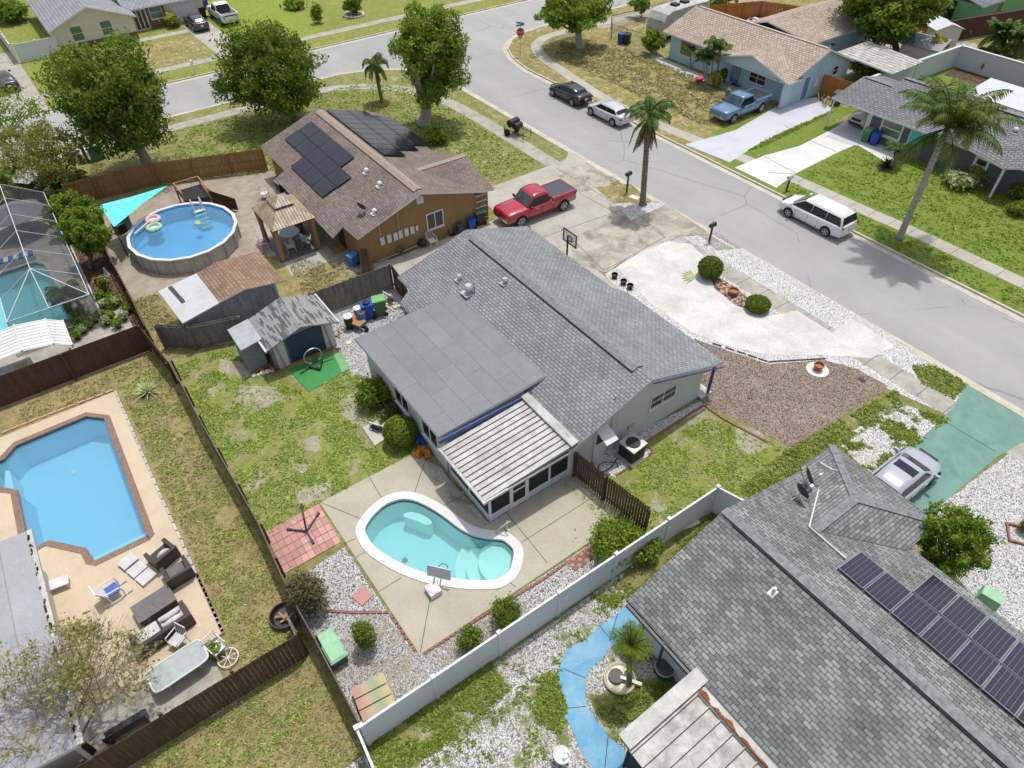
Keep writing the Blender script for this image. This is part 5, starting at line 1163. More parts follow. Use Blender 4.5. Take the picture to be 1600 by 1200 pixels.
M['leaf_yellow'] = leaf_mat('leaf_yellow', (.12, .15, .02), (.3, .3, .04), (.5, .44, .1))
M['leaf_purple'] = leaf_mat('leaf_purple', (.02, .008, .012), (.05, .015, .025), (.09, .03, .04))
M['leaf_variegated'] = leaf_mat('leaf_variegated', (.1, .15, .04), (.35, .4, .2), (.6, .62, .4))
M['frond'] = leaf_mat('frond', (0.031, 0.060, 0.010), (0.082, 0.142, 0.022), (0.184, 0.262, 0.062), .2)
M['frond_dead'] = leaf_mat('frond_dead', (.1, .06, .03), (.2, .13, .07), (.3, .21, .12), .1)
M['bark'] = plain('bark', (.2, .16, .12), .95, var=.3, scale=5, bump=.6, bs=20)
M['bark_pale'] = plain('bark_pale', (.36, .33, .29), .95, var=.2, scale=4, bump=.4, bs=18)
M['twig'] = plain('twig', (.26, .2, .15), .95, var=.2)
rngs = np.random.default_rng(11)
def leaves(name, par, pos, nrm, size, mat, aspect=1.7, var=.45, tone=None):
    """one mesh of many small leaf-shaped quads; pos, nrm (n,3) in the parent's frame"""
    n = len(pos); r = rngs
    t = r.normal(size=(n, 3)); nrm = nrm+r.normal(size=(n, 3))*.55; nrm /= np.linalg.norm(nrm, axis=1)[:, None]+1e-9
    u = np.cross(nrm, t); u /= np.linalg.norm(u, axis=1)[:, None]+1e-9; v = np.cross(nrm, u)
    s = (size*(1+var*(r.random(n)-.5)*2))[:, None]
    a = u*s*.5*aspect; b = v*s*.5
    V = np.stack([pos-a, pos+b*.9-a*.1, pos+a, pos-b*.9-a*.1], 1).reshape(-1, 3)
    me = bpy.data.meshes.new(name); me.vertices.add(4*n); me.vertices.foreach_set('co', V.ravel())
    me.loops.add(4*n); me.loops.foreach_set('vertex_index', np.arange(4*n)); me.polygons.add(n)
    me.polygons.foreach_set('loop_start', np.arange(n)*4); me.polygons.foreach_set('loop_total', np.full(n, 4))
    rn = r.random(n)*.65+(.18 if tone is None else tone*.35); at = me.attributes.new('rnd', 'FLOAT', 'FACE'); at.data.foreach_set('value', np.clip(rn, 0, 1).astype(np.float32))
    me.materials.append(M[mat]); me.update(); me.validate()
    o = bpy.data.objects.new(name, me); C.objects.link(o); o.parent = par; return o
def blob_points(blobs, n, shell=.45, up=0.0, rag=.22):
    """points in the outer shells of ellipsoid clumps"""
    w_ = np.array([b[3]*b[4]+b[4]*b[5]+b[3]*b[5] for b in blobs]); w_ = w_/w_.sum(); k = rngs.choice(len(blobs), n, p=w_)
    B = np.array(blobs)[k]; d = rngs.normal(size=(n, 3)); d /= np.linalg.norm(d, axis=1)[:, None]
    if up: d[:, 2] = np.where((d[:, 2] < 0) & (rngs.random(n) < up), -d[:, 2], d[:, 2])
    rad = (1-shell*rngs.random(n)**1.6)*(1+rag*(rngs.random(n)-.4))
    pos = B[:, :3]+d*B[:, 3:6]*rad[:, None]; tone = (np.sin(k*12.9898)*.5+.5)*.7+.3*rngs.random(n)
    return pos, d, tone
def above(px, py, base):
    """the point seen at (px,py) in the upright plane through base that faces the camera"""
    d = FW*F+RT*(px-800)-UP*(py-600); nrm = Vector((base[0], base[1], 0)).normalized(); o = Vector((0, 0, CAM_H))
    t_ = (Vector(base)-o).dot(nrm)/d.dot(nrm); return o+d*t_
def mpp(p): return (Vector(p)-Vector((0, 0, CAM_H))).dot(FW)/F
def tree(name, label, base, ctr, wpx, hpx, mat='leaf_mid', n=9000, leaf=.2, clumps=26, group=None, trunk=.28, fork=.35, bark='bark', seed=1, shell=.5, spread=.62, dens_sub=None, trunks=1, limbs_out=1.0, cat='tree'):
    b = Vector((*P(*base)[:2], 0)) if len(base) == 2 else Vector(base); c = above(*ctr, b); s = mpp(c); wpx *= .93; hpx *= .93; rx = wpx*s/2; el = math.asin(max(-1, min(1, (CAM_H-c.z)/(c-Vector((0, 0, CAM_H))).length)))
    hh = hpx*s/2; rz = math.sqrt(max((hh*hh-(rx*math.sin(el))**2), (hh*.45)**2))/math.cos(el)
    rz = min(rz, c.z*.98 if cat == 'tree' else 99); rg_ = random.Random(seed); T = thing(name, label, cat, tuple(b), 0, group); c = c-b
    blobs = []
    n = int(n*2.2); leaf = leaf*.56; clumps = int(clumps*2.2)
    for i in range(clumps):
        # points on the crown ellipsoid, evenly spread
        ph = math.acos(1-2*(i+.5)/clumps); th = PI*(1+5**.5)*i+rg_.random(); q = Vector((math.sin(ph)*math.cos(th), math.sin(ph)*math.sin(th), math.cos(ph)))
        k = spread*rg_.uniform(.8, 1.28)*1.05; r_ = rg_.uniform(.16, .3)
        blobs.append((c.x+q.x*rx*k, c.y+q.y*rx*k, c.z+q.z*rz*k, rx*r_, rx*r_, min(rz, rx)*r_*.9))
    blobs.append((c.x, c.y, c.z, rx*.55, rx*.55, rz*.55))
    pos, d, tone = blob_points(blobs, n, shell); 
    q_ = (pos-np.array([c.x, c.y, c.z]))/np.array([rx, rx, rz]); ph_ = seed*1.7
    f1 = np.sin(3.3*q_[:, 0]+ph_)*np.sin(3.7*q_[:, 1]+ph_*2)+np.sin(4.1*q_[:, 2]+ph_); f2 = np.sin(9*q_[:, 0]+ph_)*np.sin(8*q_[:, 1]+1)*np.sin(10*q_[:, 2]+ph_)
    f3 = np.sin(17*q_[:, 0]+2*ph_)*np.sin(19*q_[:, 1])*np.sin(15*q_[:, 2]+ph_)
    pos = np.array([c.x, c.y, c.z])+(pos-np.array([c.x, c.y, c.z]))*(1+.09*f1+.17*f2+.1*f3)[:, None]+np.abs(rngs.normal(size=(len(pos), 1)))*np.array([0, 0, rx*.035])
    keep = (f2+.5*f3 > -.34) | (np.linalg.norm(q_, axis=1) < .62); tone = np.clip(tone*.6+.35*(f2*.5+.5)+.15*np.clip(q_[:, 2], 0, 1), 0, 1)  # tone lightens lobes and crown top: daylight put into the leaf colour
    ok = (pos[:, 2] > .15) & keep; leaves('crown', T, pos[ok], d[ok], leaf, mat, tone=tone[ok])
    f = Vector((c.x*.35, c.y*.35, max(.5, (c.z-rz)*.8+c.z*fork*.3)))
    mb = MB()
    for k in range(trunks):
        o = Vector((0, 0, 0)) if trunks == 1 else Vector((rg_.uniform(-.25, .25), rg_.uniform(-.25, .25), 0))
        mb.tube([o, o.lerp(f, .12)+Vector((0, 0, 0)), o.lerp(f, .55)+Vector((rg_.uniform(-.08, .08), rg_.uniform(-.08, .08), 0)), f+o*.6], [trunk*1.5, trunk*1.05, trunk*.9, trunk*.8], 9)
    tr = mb.build('trunk', bark, T, smooth=True)
    for i in range(0, clumps, max(1, clumps//8)):
        q = Vector(blobs[i][:3]); m_ = f.lerp(q, .5)+Vector((0, 0, -.1*rz)); mb = MB(); mb.tube([f-Vector((0, 0, .15)), m_, f.lerp(q, limbs_out)], [trunk*.5, trunk*.3, trunk*.12], 6); mb.build('limb', bark, tr, smooth=True)
    return T
def bush(name, label, base, wpx, hpx, mat='leaf_mid', n=1800, leaf=.1, group=None, clumps=7, neat=False, cat='bush', seed=1, stem=True):
    b = Vector((*P(*base)[:2], 0)); s = mpp(b); rx = wpx*s/2; el = math.radians(44.7)+math.atan((base[1]-600)/F); hz = max(.25, (hpx*s-rx*2*math.sin(el)*.7)/math.cos(el)); hz = max(hz, rx*.7)
    T = thing(name, label, cat, tuple(b), 0, group); rg_ = random.Random(seed)
    if neat:
        blobs = [(0, 0, hz*.5, rx, rx, hz*.52)]; pos, d, tone = blob_points(blobs, n, .12, .3, .06)
        mb = MB(); mb.ell((0, 0, hz*.5), (rx*.88, rx*.88, hz*.46), 14, 10)
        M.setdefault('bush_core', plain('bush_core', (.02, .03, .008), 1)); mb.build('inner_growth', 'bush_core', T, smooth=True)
    else:
        blobs = [(0, 0, hz*.45, rx*.62, rx*.62, hz*.45)]
        for k in range(clumps):
            a = 2*PI*k/clumps+rg_.random(); q = rx*rg_.uniform(.35, .6); r_ = rx*rg_.uniform(.3, .48); blobs.append((q*math.cos(a), q*math.sin(a), hz*rg_.uniform(.35, .72), r_, r_, hz*.3))
        pos, d, tone = blob_points(blobs, n, .6, .3, .55); pos[:, :2] += (np.abs(rngs.normal(size=(n, 1)))**3)*d[:, :2]*rx*.03
    pos[:, 2] = np.abs(pos[:, 2])+.02; leaves('foliage', T, pos, d, leaf, mat, tone=tone)
    if stem:
        mb = MB()
        for k in range(5): a = 2*PI*k/5; mb.tube([(0, 0, 0), (rx*.25*math.cos(a), rx*.25*math.sin(a), hz*.3), (rx*.5*math.cos(a), rx*.5*math.sin(a), hz*.6)], [.03, .02, .01], 5)
        mb.build('stem', 'twig', T)
    return T
def fronds(name, par, top, n, L, droop=.9, leaflet=.55, mat='frond', el=(-.3, 1.2), seed=1, pairs=26, width=.05, start=.12):
    rg_ = random.Random(seed); V = []; tone = []; top = Vector(top); R_ = MB()
    for i in range(n):
        az = 2*PI*i/n*1.0+rg_.uniform(-.25, .25); e0 = rg_.uniform(*el) if i % 2 else el[1]-rg_.random()*.5; LL = L*rg_.uniform(.85, 1.1)
        p = Vector(top); pts = [p.copy()]; e = e0; st = LL/12
        for k in range(12):
            p = p+Vector((math.cos(az)*math.cos(e), math.sin(az)*math.cos(e), math.sin(e)))*st; pts.append(p.copy()); e -= droop*(.06+.02*k)*(1.2 if e > -1.2 else 0)
        R_.tube(pts[:-1], [.035*(1-k/13)+.006 for k in range(12)], 4)
        side = Vector((-math.sin(az), math.cos(az), 0))
        for k in range(pairs):
            f_ = start+(1-start)*k/pairs; x = f_*12; j_ = min(11, int(x)); q = pts[j_].lerp(pts[j_+1], x-j_); t_ = (pts[j_+1]-pts[j_]).normalized()
            ll = leaflet*math.sin(PI*min(1, .18+f_*.8))*rg_.uniform(.8, 1.1)
            for s in (-1, 1):
                d = (side*s*.8+t_*.55+Vector((0, 0, -.25-.35*rg_.random()))).normalized(); a_ = q; m_ = q+d*ll*.5; z_ = q+d*ll+Vector((0, 0, -ll*.3))
                w_ = t_*width; V += [a_-w_*.5, a_+w_*.5, m_+w_, m_-w_, m_-w_, m_+w_, z_+w_*.15, z_-w_*.15]; tone += [rg_.random()*.6+.2]*2
    V = np.array([tuple(v) for v in V]); nq = len(V)//4; me = bpy.data.meshes.new(name)
    me.vertices.add(len(V)); me.vertices.foreach_set('co', V.ravel()); me.loops.add(len(V)); me.loops.foreach_set('vertex_index', np.arange(len(V)))
    me.polygons.add(nq); me.polygons.foreach_set('loop_start', np.arange(nq)*4); me.polygons.foreach_set('loop_total', np.full(nq, 4))
    at = me.attributes.new('rnd', 'FLOAT', 'FACE'); at.data.foreach_set('value', np.array(tone, dtype=np.float32)); me.materials.append(M[mat]); me.update(); me.validate()
    o = bpy.data.objects.new(name, me); C.objects.link(o); o.parent = par
    q = R_.build('frond_stalk', mat, o); return o
def palm(name, label, base, top, fpx, n=16, r=.2, droop=.9, el=(-.4, 1.2), leaflet=.55, mat='frond', bark='bark_pale', dead=0, group=None, seed=1, pairs=26, shaft=False, width=.05, bow=0):
    b = Vector((*P(*base)[:2], 0)); c = above(*top, b)-b; L = fpx*mpp(c+b); T = thing(name, label, 'palm tree', tuple(b), 0, group)
    mb = MB(); pts = [Vector((0, 0, 0)).lerp(c, k/8)+Vector((bow*math.sin(PI*k/8), 0, 0)) for k in range(9)]; mb.tube([pts[0], pts[0].lerp(pts[1], .3)]+pts[1:], [r*1.7, r*1.2]+[r*(1.05-.04*k) for k in range(8)], 10)
    for k in range(1, 24): q = Vector((0, 0, 0)).lerp(c, k/24)+Vector((bow*math.sin(PI*k/24), 0, 0)); mb.tube([q, q+c.normalized()*.03], [r*1.06, r*1.06], 10)
    mb.build('trunk', bark, T, smooth=True)
    if shaft: mb = MB(); mb.tube([c, c+Vector((0, 0, .5)), c+Vector((0, 0, 1.0))], [r*.9, r*.7, r*.3], 8); mb.build('crown_shaft', 'leaf_mid', T, smooth=True)
    fronds('crown', T, c+Vector((0, 0, .15)), n, L, droop, leaflet, mat, el, seed, pairs, width)
    if dead: fronds('dead_fronds', T, c, dead, L*.75, 1.6, leaflet*.7, 'frond_dead', (-1.3, -.7), seed+5, 18, width)
    return T
# big street and yard trees
tree('shade_tree', 'large dark green shade tree with a thick trunk behind the wooden fence', (235,265), (176,155), 208, 180, 'leaf_dark', 17000, .27, 34, trunk=.42, seed=3, bark='bark_pale')
tree('shade_tree', 'shade tree directly behind the back corner of the brown house roof', (464,187), (418,108), 176, 156, 'leaf_dark', 15000, .26, 30, trunk=.38, seed=5)
tree('shade_tree', 'tall upright shade tree with a pale ribbed trunk beside the brown house', (663,195), (674,86), 140, 162, 'leaf_mid', 15000, .25, 30, trunk=.5, seed=7, bark='bark_pale')
tree('mango_tree', 'broad-leaved tree with pale forked limbs standing inside the curved pavement', (907,75), (896,12), 140, 74, 'leaf_bright', 6000, .38, 18, trunk=.4, seed=9, bark='bark_pale', fork=.2, limbs_out=1.0, shell=.5)
tree('broadleaf_tree', 'large dark broad-leaved tree overhanging the orange fence at the top right', (1402,92), (1392,14), 178, 112, 'leaf_dark', 8500, .42, 26, trunk=.35, seed=11)
tree('broadleaf_tree', 'small street tree with a bare stem near the trailer at the top edge', (1002,28), (1002,6), 40, 34, 'leaf_mid', 900, .3, 8, trunk=.07, seed=12)
tree('weeping_tree', 'feathery yellow-green tree overhanging the street at the left edge', (-30,300), (22,185), 120, 90, 'leaf_bright', 1500, .2, 20, trunk=.16, seed=13, shell=.9, spread=.75)
tree('weeping_tree', 'loose yellow-green weeping tree left of the green utility box', (62,310), (62,245), 140, 110, 'leaf_olive', 4600, .2, 26, trunk=.18, seed=15, shell=.8, spread=.7)
tree('broadleaf_tree', 'dark green tree at the left edge beside the white patio umbrella', (-10,330), (10,292), 95, 70, 'leaf_mid', 3800, .22, 16, trunk=.15, seed=17)
tree('garden_tree', 'round bright green tree right beside the turquoise shade sail', (142,418), (136,362), 84, 96, 'leaf_bright', 8000, .19, 20, trunk=.14, seed=19, shell=.6)
tree('garden_tree', 'round green tree behind the pool cage and left of the shade sail', (112,362), (108,328), 82, 64, 'leaf_mid', 6000, .19, 18, trunk=.14, seed=21, shell=.6)
tree('garden_tree', 'bright green bushy tree between the pale gravel yard and the near solar roof', (1488,925), (1490,848), 118, 145, 'leaf_bright', 9000, .13, 26, trunk=.1, seed=23, shell=.6)
tree('garden_tree', 'small tree with a white rock ring on the far lawn at the top', (553,24), (550,6), 42, 40, 'leaf_mid', 1400, .26, 10, trunk=.12, seed=25)
tree('garden_tree', 'leafy shrub tree at the corner of the blue house beside the trailer', (1018,84), (1020,64), 40, 46, 'leaf_mid', 1800, .26, 10, trunk=.08, seed=27)
# sparse tree bottom left : bare branching with tufts of leaves
def sparse_tree():
    b = Vector((*P(118,1178)[:2], 0)); T = thing('sparse_tree', 'thin half-bare tree with grey twigs and leaf tufts at the bottom left', 'tree', tuple(b)); rg_ = random.Random(4)
    tips = []; mb = MB()
    def grow(p, d, L, r, lev):
        q = p+d*L*.5+Vector((rg_.uniform(-1, 1), rg_.uniform(-1, 1), rg_.uniform(-.5, .6)))*L*.1; e = q+(d+Vector((rg_.uniform(-.3, .3), rg_.uniform(-.3, .3), rg_.uniform(-.1, .2)))).normalized()*L*.5
        mb.tube([p, q, e], [r, r*.8, r*.6], 5 if lev < 2 else 3, caps=False)
        if lev >= 5: tips.append(e); return
        for k in range(3 if lev < 4 else 2):
            dd = (d*.75+Vector((rg_.uniform(-1, 1), rg_.uniform(-1, 1), rg_.uniform(-.25, .55)))*.8).normalized(); grow(e, dd, L*rg_.uniform(.66, .85), r*.6, lev+1)
        if lev > 2: tips.append(e)
    for k, (tx, ty) in enumerate(((30,1010),(110,960),(215,985),(30,1110),(120,1050),(215,1090),(170,1000),(75,1040))):
        c = above(tx, ty, b)-b; grow(Vector((0, 0, .2)), c.normalized(), 1.55, .055, 0)
    tr = mb.build('branches', 'twig', T)
    pts = []; rg2 = random.Random(8)
    for t_ in tips:
        v_ = noise.noise(t_*.8+Vector((3, 1, 0)))
        if rg2.random() < .14+v_*1.0: pts += [(t_.x+rg2.gauss(0, .1), t_.y+rg2.gauss(0, .1), t_.z+rg2.gauss(0, .08)) for _ in range(8)]
    pos = np.array(pts); leaves('foliage', T, pos, np.tile((0, 0, 1.), (len(pos), 1)), .07, 'leaf_olive', tone=np.full(len(pos), .75)); return T
sparse_tree()
# bushes
bush('leafy_bush', 'large glossy green bush hanging over the white fence beside the picket fence', (962,862), 92, 78, 'leaf_mid', 7000, .085, clumps=10, seed=3)
bush('leafy_bush', 'bright green branches drooping over the white fence next to the large bush', (1002,868), 62, 60, 'leaf_bright', 2600, .085, clumps=7, seed=4)
bush('clipped_bush', 'neat dark green ball bush nearest the mailbox in the white front drive', (1107,432), 38, 42, 'leaf_clip', 3800, .075, neat=True, group='clipped bushes in the front drive')
bush('clipped_bush', 'low neat ball bush at the right end of the brown rock strip', (1182,483), 38, 32, 'leaf_clip', 3400, .075, neat=True, group='clipped bushes in the front drive')
bush('clipped_bush', 'round clipped green bush beside the pool pump pad', (628,690), 52, 58, 'leaf_mid', 4200, .075, neat=True)
bush('dark_shrub', 'untidy dark green shrub against the grey wing wall above the pump pad', (588,630), 62, 62, 'leaf_clip', 3800, .09, clumps=8, seed=6)
bush('dark_shrub', 'half-bare scraggly shrub between the dark shrub and the clipped bush', (614,650), 44, 40, 'leaf_dry', 900, .07, clumps=6, seed=7)
bush('gravel_bush', 'upright olive bush in the gravel below the red stepping stone', (575,1010), 42, 56, 'leaf_clip', 3200, .055, clumps=7, seed=8)
bush('gravel_bush', 'sprawling brown-green bush against the low fence in the white gravel', (490,950), 74, 84, 'leaf_dry', 5200, .06, clumps=10, seed=9)
bush('gravel_bush', 'olive bush between the pool patio and the white fence nearest the red bricks', (791,970), 56, 58, 'leaf_clip', 3600, .055, clumps=8, seed=10)
bush('gravel_bush', 'lower olive bush by the white fence left of the similar one', (736,1006), 46, 46, 'leaf_clip', 2800, .055, clumps=7, seed=11)
bush('foundation_planting', 'low green ground shrubs beside the brown house under the solar panels', (682,222), 44, 34, 'leaf_mid', 1700, .16, clumps=8, seed=12)
bush('flower_shrub', 'round yellow-green shrub beside the cream house driveway', (273,42), 24, 24, 'leaf_yellow', 900, .2, seed=13)
bush('flower_shrub', 'small wispy shrub in front of the brick wall of the cream house', (252,38), 16, 26, 'leaf_bright', 260, .2, seed=14)
bush('flower_shrub', 'bushy green shrub on the far lawn with white stones round it', (498,36), 20, 34, 'leaf_bright', 700, .22, seed=15)
bush('hedge', 'dark hedge below the beige wall at the top edge', (462,14), 34, 18, 'leaf_dark', 900, .26, seed=16)
bush('hedge', 'green hedge in the far left corner beside the white gate yard', (18,34), 60, 44, 'leaf_mid', 2400, .28, seed=17)
bush('hedge', 'dark leafy hedge filling the side yard below the white carport roof', (1352,122), 56, 40, 'leaf_mid', 3000, .24, clumps=9, seed=18)
bush('hedge', 'band of dark green bushes along the top edge above the trailer', (1100,14), 90, 26, 'leaf_dark', 2600, .3, clumps=12, seed=19)
bush('yellow_philodendron', 'tall yellow-green broad-leaved plant beside the blue umbrella', (1452,98), 32, 42, 'leaf_yellow', 900, .34, seed=20)
bush('hedge', 'pale flowering shrubs along the front of the slate house behind the tall palm', (1495,290), 52, 36, 'leaf_variegated', 2400, .15, clumps=8, seed=21)
bush('flower_shrub', 'yellow-tipped spiky shrub under the slate house window', (1524,285), 28, 32, 'leaf_yellow', 1000, .16, seed=22)
bush('hedge', 'bright green bush at the right edge in front of the slate house', (1590,310), 40, 40, 'leaf_bright', 2200, .15, seed=23)
bush('hedge', 'green bush clump at the right edge below the white post', (1590,335), 34, 30, 'leaf_mid', 1200, .15, seed=24)
bush('croton_bush', 'yellow and green shrub at the foot of the clumping palms by the blue house', (1116,138), 22, 30, 'leaf_yellow', 700, .2, seed=25)
bush('low_plant', 'small pale green plant beside the blue pickup bonnet', (1138,150), 11, 12, 'leaf_variegated', 200, .14, seed=26)
for q, lb in (((1511,100), 'slim leafy plant at the left end of the bed against the pale wall'), ((1530,112), 'small grey-green shrub second in the bed against the pale wall'), ((1587,118), 'tall leafy plant at the right end of the bed against the pale wall')):
    bush('bed_plant', lb, q, 18, 26, 'leaf_bright', 500, .26, seed=int(q[0]), group='plants in the bed along the pale wall')
bush('weed_clump', 'dark weeds growing at the edge of the beige gravel on the right', (1597,830), 22, 26, 'leaf_olive', 500, .08, seed=31)
bush('hedge', 'green bush beside the shed roof at the top right', (1495,58), 26, 20, 'leaf_bright', 900, .26, seed=32)
bush('hedge', 'dark shrub beside the upper right corner of the brown wall', (1590,12), 40, 30, 'leaf_mid', 900, .3, seed=33)
# palms
palm('tall_palm', 'tall palm with a smooth pale trunk in front of the slate house', (1405,372), (1478,205), 108, 25, .2, .7, (-.4, 1.3), .95, seed=4, shaft=True, pairs=46, width=.042)
palm('tall_palm', 'tall palm with hanging brown fronds beside the road near the mailbox', (1004,320), (1013,190), 56, 24, .2, 1.1, (-1.0, 1.4), .6, 'frond', 'bark', 9, seed=6, width=.05)
palm('small_palm', 'slim palm with drooping fronds in a small bed on the corner lawn', (597,160), (586,104), 36, 13, .16, 1.6, (-.3, 1.3), .55, 'frond', 'bark', 3, seed=8, width=.045)
palm('small_palm', 'short palm with a dark crooked trunk beside the blue path', (983,1072), (984,1014), 46, 15, .1, .55, (-.5, 1.35), .4, 'leaf_mid', 'bark', 3, seed=10, width=.012, pairs=26)
for k, (bx, tx, ty) in enumerate(((1103, 1098, 88), (1110, 1116, 72), (1116, 1126, 82), (1106, 1104, 96))):
    palm('clumping_palm', ['leftmost stem of the clump of palms by the blue house porch', 'tallest stem of the clump of palms by the blue house porch', 'right-hand stem of the clump of palms by the blue house porch', 'shortest stem in the clump of palms by the blue house porch'][k], (bx, 132), (tx, ty), 26, 9, .08, 1.1, (-.2, 1.3), .5, 'frond' if k != 2 else 'leaf_olive', 'bark_pale', group='palms clumped by the blue house porch', seed=20+k, pairs=16, width=.06)
palm('young_palm', 'young thin palm against the blue house wall', (1080,106), (1078,80), 14, 8, .05, 1.2, (0, 1.3), .35, 'frond', 'bark', seed=30, pairs=12, width=.05)
palm('fan_palm', 'bushy fan palm on the dry strip behind the pale wall at the right edge', (1565,82), (1563,58), 34, 30, .22, .6, (-.8, 1.4), .7, 'frond', 'bark', seed=31, pairs=14, width=.1)
palm('fan_palm', 'second fan palm cut by the right edge behind the pale wall', (1598,92), (1596,64), 30, 28, .2, .6, (-.8, 1.4), .7, 'frond', 'bark', seed=33, pairs=14, width=.1)
palm('young_palm', 'small palm beside the purple agave in front of the teal door', (1398,262), (1398,238), 26, 12, .07, 1.0, (0, 1.3), .4, 'frond', 'bark', seed=32, pairs=18, width=.04)
palm('young_palm', 'thin-stemmed plant third in the bed against the pale wall', (1556,112), (1560,96), 12, 10, .04, .8, (.1, 1.3), .3, 'leaf_mid', 'bark', seed=34, pairs=10, width=.06)
palm('fern_palm', 'dark feathery palm at the corner inside the pool cage', (112,492), (106,466), 40, 16, .08, 1.0, (-.1, 1.2), .45, 'frond', 'bark', seed=35, pairs=26, width=.035)
palm('fern_palm', 'arching fern plant beside the bare patch at the back of the left yard', (126,298), (124,284), 26, 11, .06, .9, (.1, 1.1), .5, 'leaf_olive', 'bark', seed=36, pairs=16, width=.05)
def rosette(name, label, base, rpx, n, mat, w_=.05, el=(.15, 1.3), cat='plant', curve=.25):
    b = Vector((*P(*base)[:2], 0)); L = rpx*mpp(b); T = thing(name, label, cat, tuple(b)); rg_ = random.Random(int(base[0])); mb = MB()
    for k in range(n):
        az = 2*PI*k*.382+rg_.random()*.2; e = el[0]+(el[1]-el[0])*(k/n)+rg_.uniform(-.1, .1); ll = L*rg_.uniform(.8, 1.1); s = Vector((-math.sin(az), math.cos(az), 0))*w_
        a = Vector((0, 0, .05)); m_ = Vector((math.cos(az)*math.cos(e), math.sin(az)*math.cos(e), math.sin(e)))*ll*.55; z_ = Vector((math.cos(az)*math.cos(e-curve), math.sin(az)*math.cos(e-curve), math.sin(e-curve)))*ll
        u_ = Vector((0, 0, .008))
        mb.add([a-s*.6, a+s*.6, m_+s, m_-s, z_], [(0, 1, 2, 3), (3, 2, 4)]); mb.add([a-s*.6-u_, a+s*.6-u_, m_+s-u_, m_-s-u_, z_], [(3, 2, 1, 0), (4, 2, 3)])
    mb.build('blades', mat, T); mb = MB(); mb.cyl((0, 0, 0), w_*1.2, .12, 8); mb.build('base', 'bark', T); return T
M['yucca'] = plain('yucca', (.36, .42, .17), .6, var=.3, scale=9); M['agave_purple'] = plain('agave_purple', (.07, .02, .035), .6, var=.3); M['banana'] = plain('banana', (.06, .16, .03), .5, var=.25)
rosette('spiky_yucca', 'pale spiky yucca on the dry lawn beside the chocolate fence', (232,615), 26, 40, 'yucca', .035)
rosette('agave', 'dark purple agave in front of the teal door', (1384,262), 20, 46, 'agave_purple', .06)
rosette('banana_plant', 'broad-leaved banana plant behind the pool cage', (94,300), 46, 9, 'banana', .32, (.7, 1.4), curve=.3)
rosette('low_agave', 'small agave by the stone edge at the right end of the far bed', (1556,116), 7, 22, 'agave_purple', .05)
# grass tufts and weeds : nobody could count them
def tufts(name, label, regions, n, h=.11, mat='leaf_olive', seed=1):
    rg_ = random.Random(seed); pos = []; nr = []
    for poly, wt in regions:
        xs = [p[0] for p in poly]; ys = [p[1] for p in poly]; k = int(n*wt); c = 0; tries = 0
        L = [Vector((p[0], p[1], 0)) for p in poly]
        while c < k and tries < k*30:
            tries += 1; q = Vector((rg_.uniform(min(xs), max(xs)), rg_.uniform(min(ys), max(ys)), 0))
            if not inside(q, L) or noise.noise(q*.9+Vector((seed, 0, 0)))+.5*noise.noise(q*3) < .08: continue
            c += 1
            for _ in range(5): pos.append((q.x+rg_.gauss(0, .05), q.y+rg_.gauss(0, .05), .03+rg_.random()*h)); a = rg_.random()*2*PI; nr.append((math.cos(a), math.sin(a), .3))
    o = leaves(name, None, np.array(pos), np.array(nr), h*.85, mat); o['kind'] = 'stuff'; o['label'] = label; return o

M['blade'] = leaf_mat('blade', (0.106, 0.165, 0.026), (0.237, 0.343, 0.049), (0.522, 0.550, 0.176), .2); M['blade_dry'] = leaf_mat('blade_dry', (.13, .13, .05), (.3, .26, .11), (.5, .42, .24), .2); M['blade_lush'] = leaf_mat('blade_lush', (0.104, 0.183, 0.023), (0.177, 0.297, 0.030), (0.312, 0.411, 0.061), .2)
M['weed'] = leaf_mat('weed', (0.077, 0.126, 0.020), (0.188, 0.262, 0.037), (0.375, 0.411, 0.095), .25)
def blades(name, label, polys, n, size, mat, thr=-.3, freq=.8, seed=1, hgt=.05, avoid=(), thin=()):
    r = np.random.default_rng(seed); L = [[Vector((p[0], p[1], 0)) for p in q] for q in polys]; pos = []
    ar = [abs(sum(q[i].x*q[i-1].y-q[i-1].x*q[i].y for i in range(len(q))))/2 for q in L]; av = [[Vector((p[0], p[1], 0)) for p in q] for q in avoid]; tn_ = [[Vector((p[0], p[1], 0)) for p in q] for q in thin]
    for q, a_ in zip(L, ar):
        k = int(n*a_/sum(ar)); xs = [p.x for p in q]; ys = [p.y for p in q]; c_ = 0; tr = 0
        while c_ < k and tr < k*8:
            tr += 1; p = Vector((r.uniform(min(xs), max(xs)), r.uniform(min(ys), max(ys)), 0))
            if not inside(p, q) or noise.noise(p*freq+Vector((seed, 0, 0)))+.5*noise.noise(p*freq*3.7) < thr+r.uniform(-.15, .15) or any(inside(p, z_) for z_ in av) or (r.random() < .8 and any(inside(p, z_) for z_ in tn_)): continue
            c_ += 3
            for _ in range(3): pos.append((p.x+r.normal()*size*.7, p.y+r.normal()*size*.7, .012+r.random()*hgt))
    pos = np.array(pos); t_ = np.array([noise.noise(Vector(p)*1.3)*.5+.5 for p in pos]); nr = np.tile((0, 0, 1.), (len(pos), 1))+r.normal(size=(len(pos), 3))*.35
    o = leaves(name, None, pos, nr, size, mat, aspect=2.6, tone=t_+r.random(len(pos))*.9-.3); o['kind'] = 'stuff'; o['label'] = label; return o
DK = [DECK, [(-26, 8.8), (-18, 8.8), (-18, 13), (-26, 13)]]
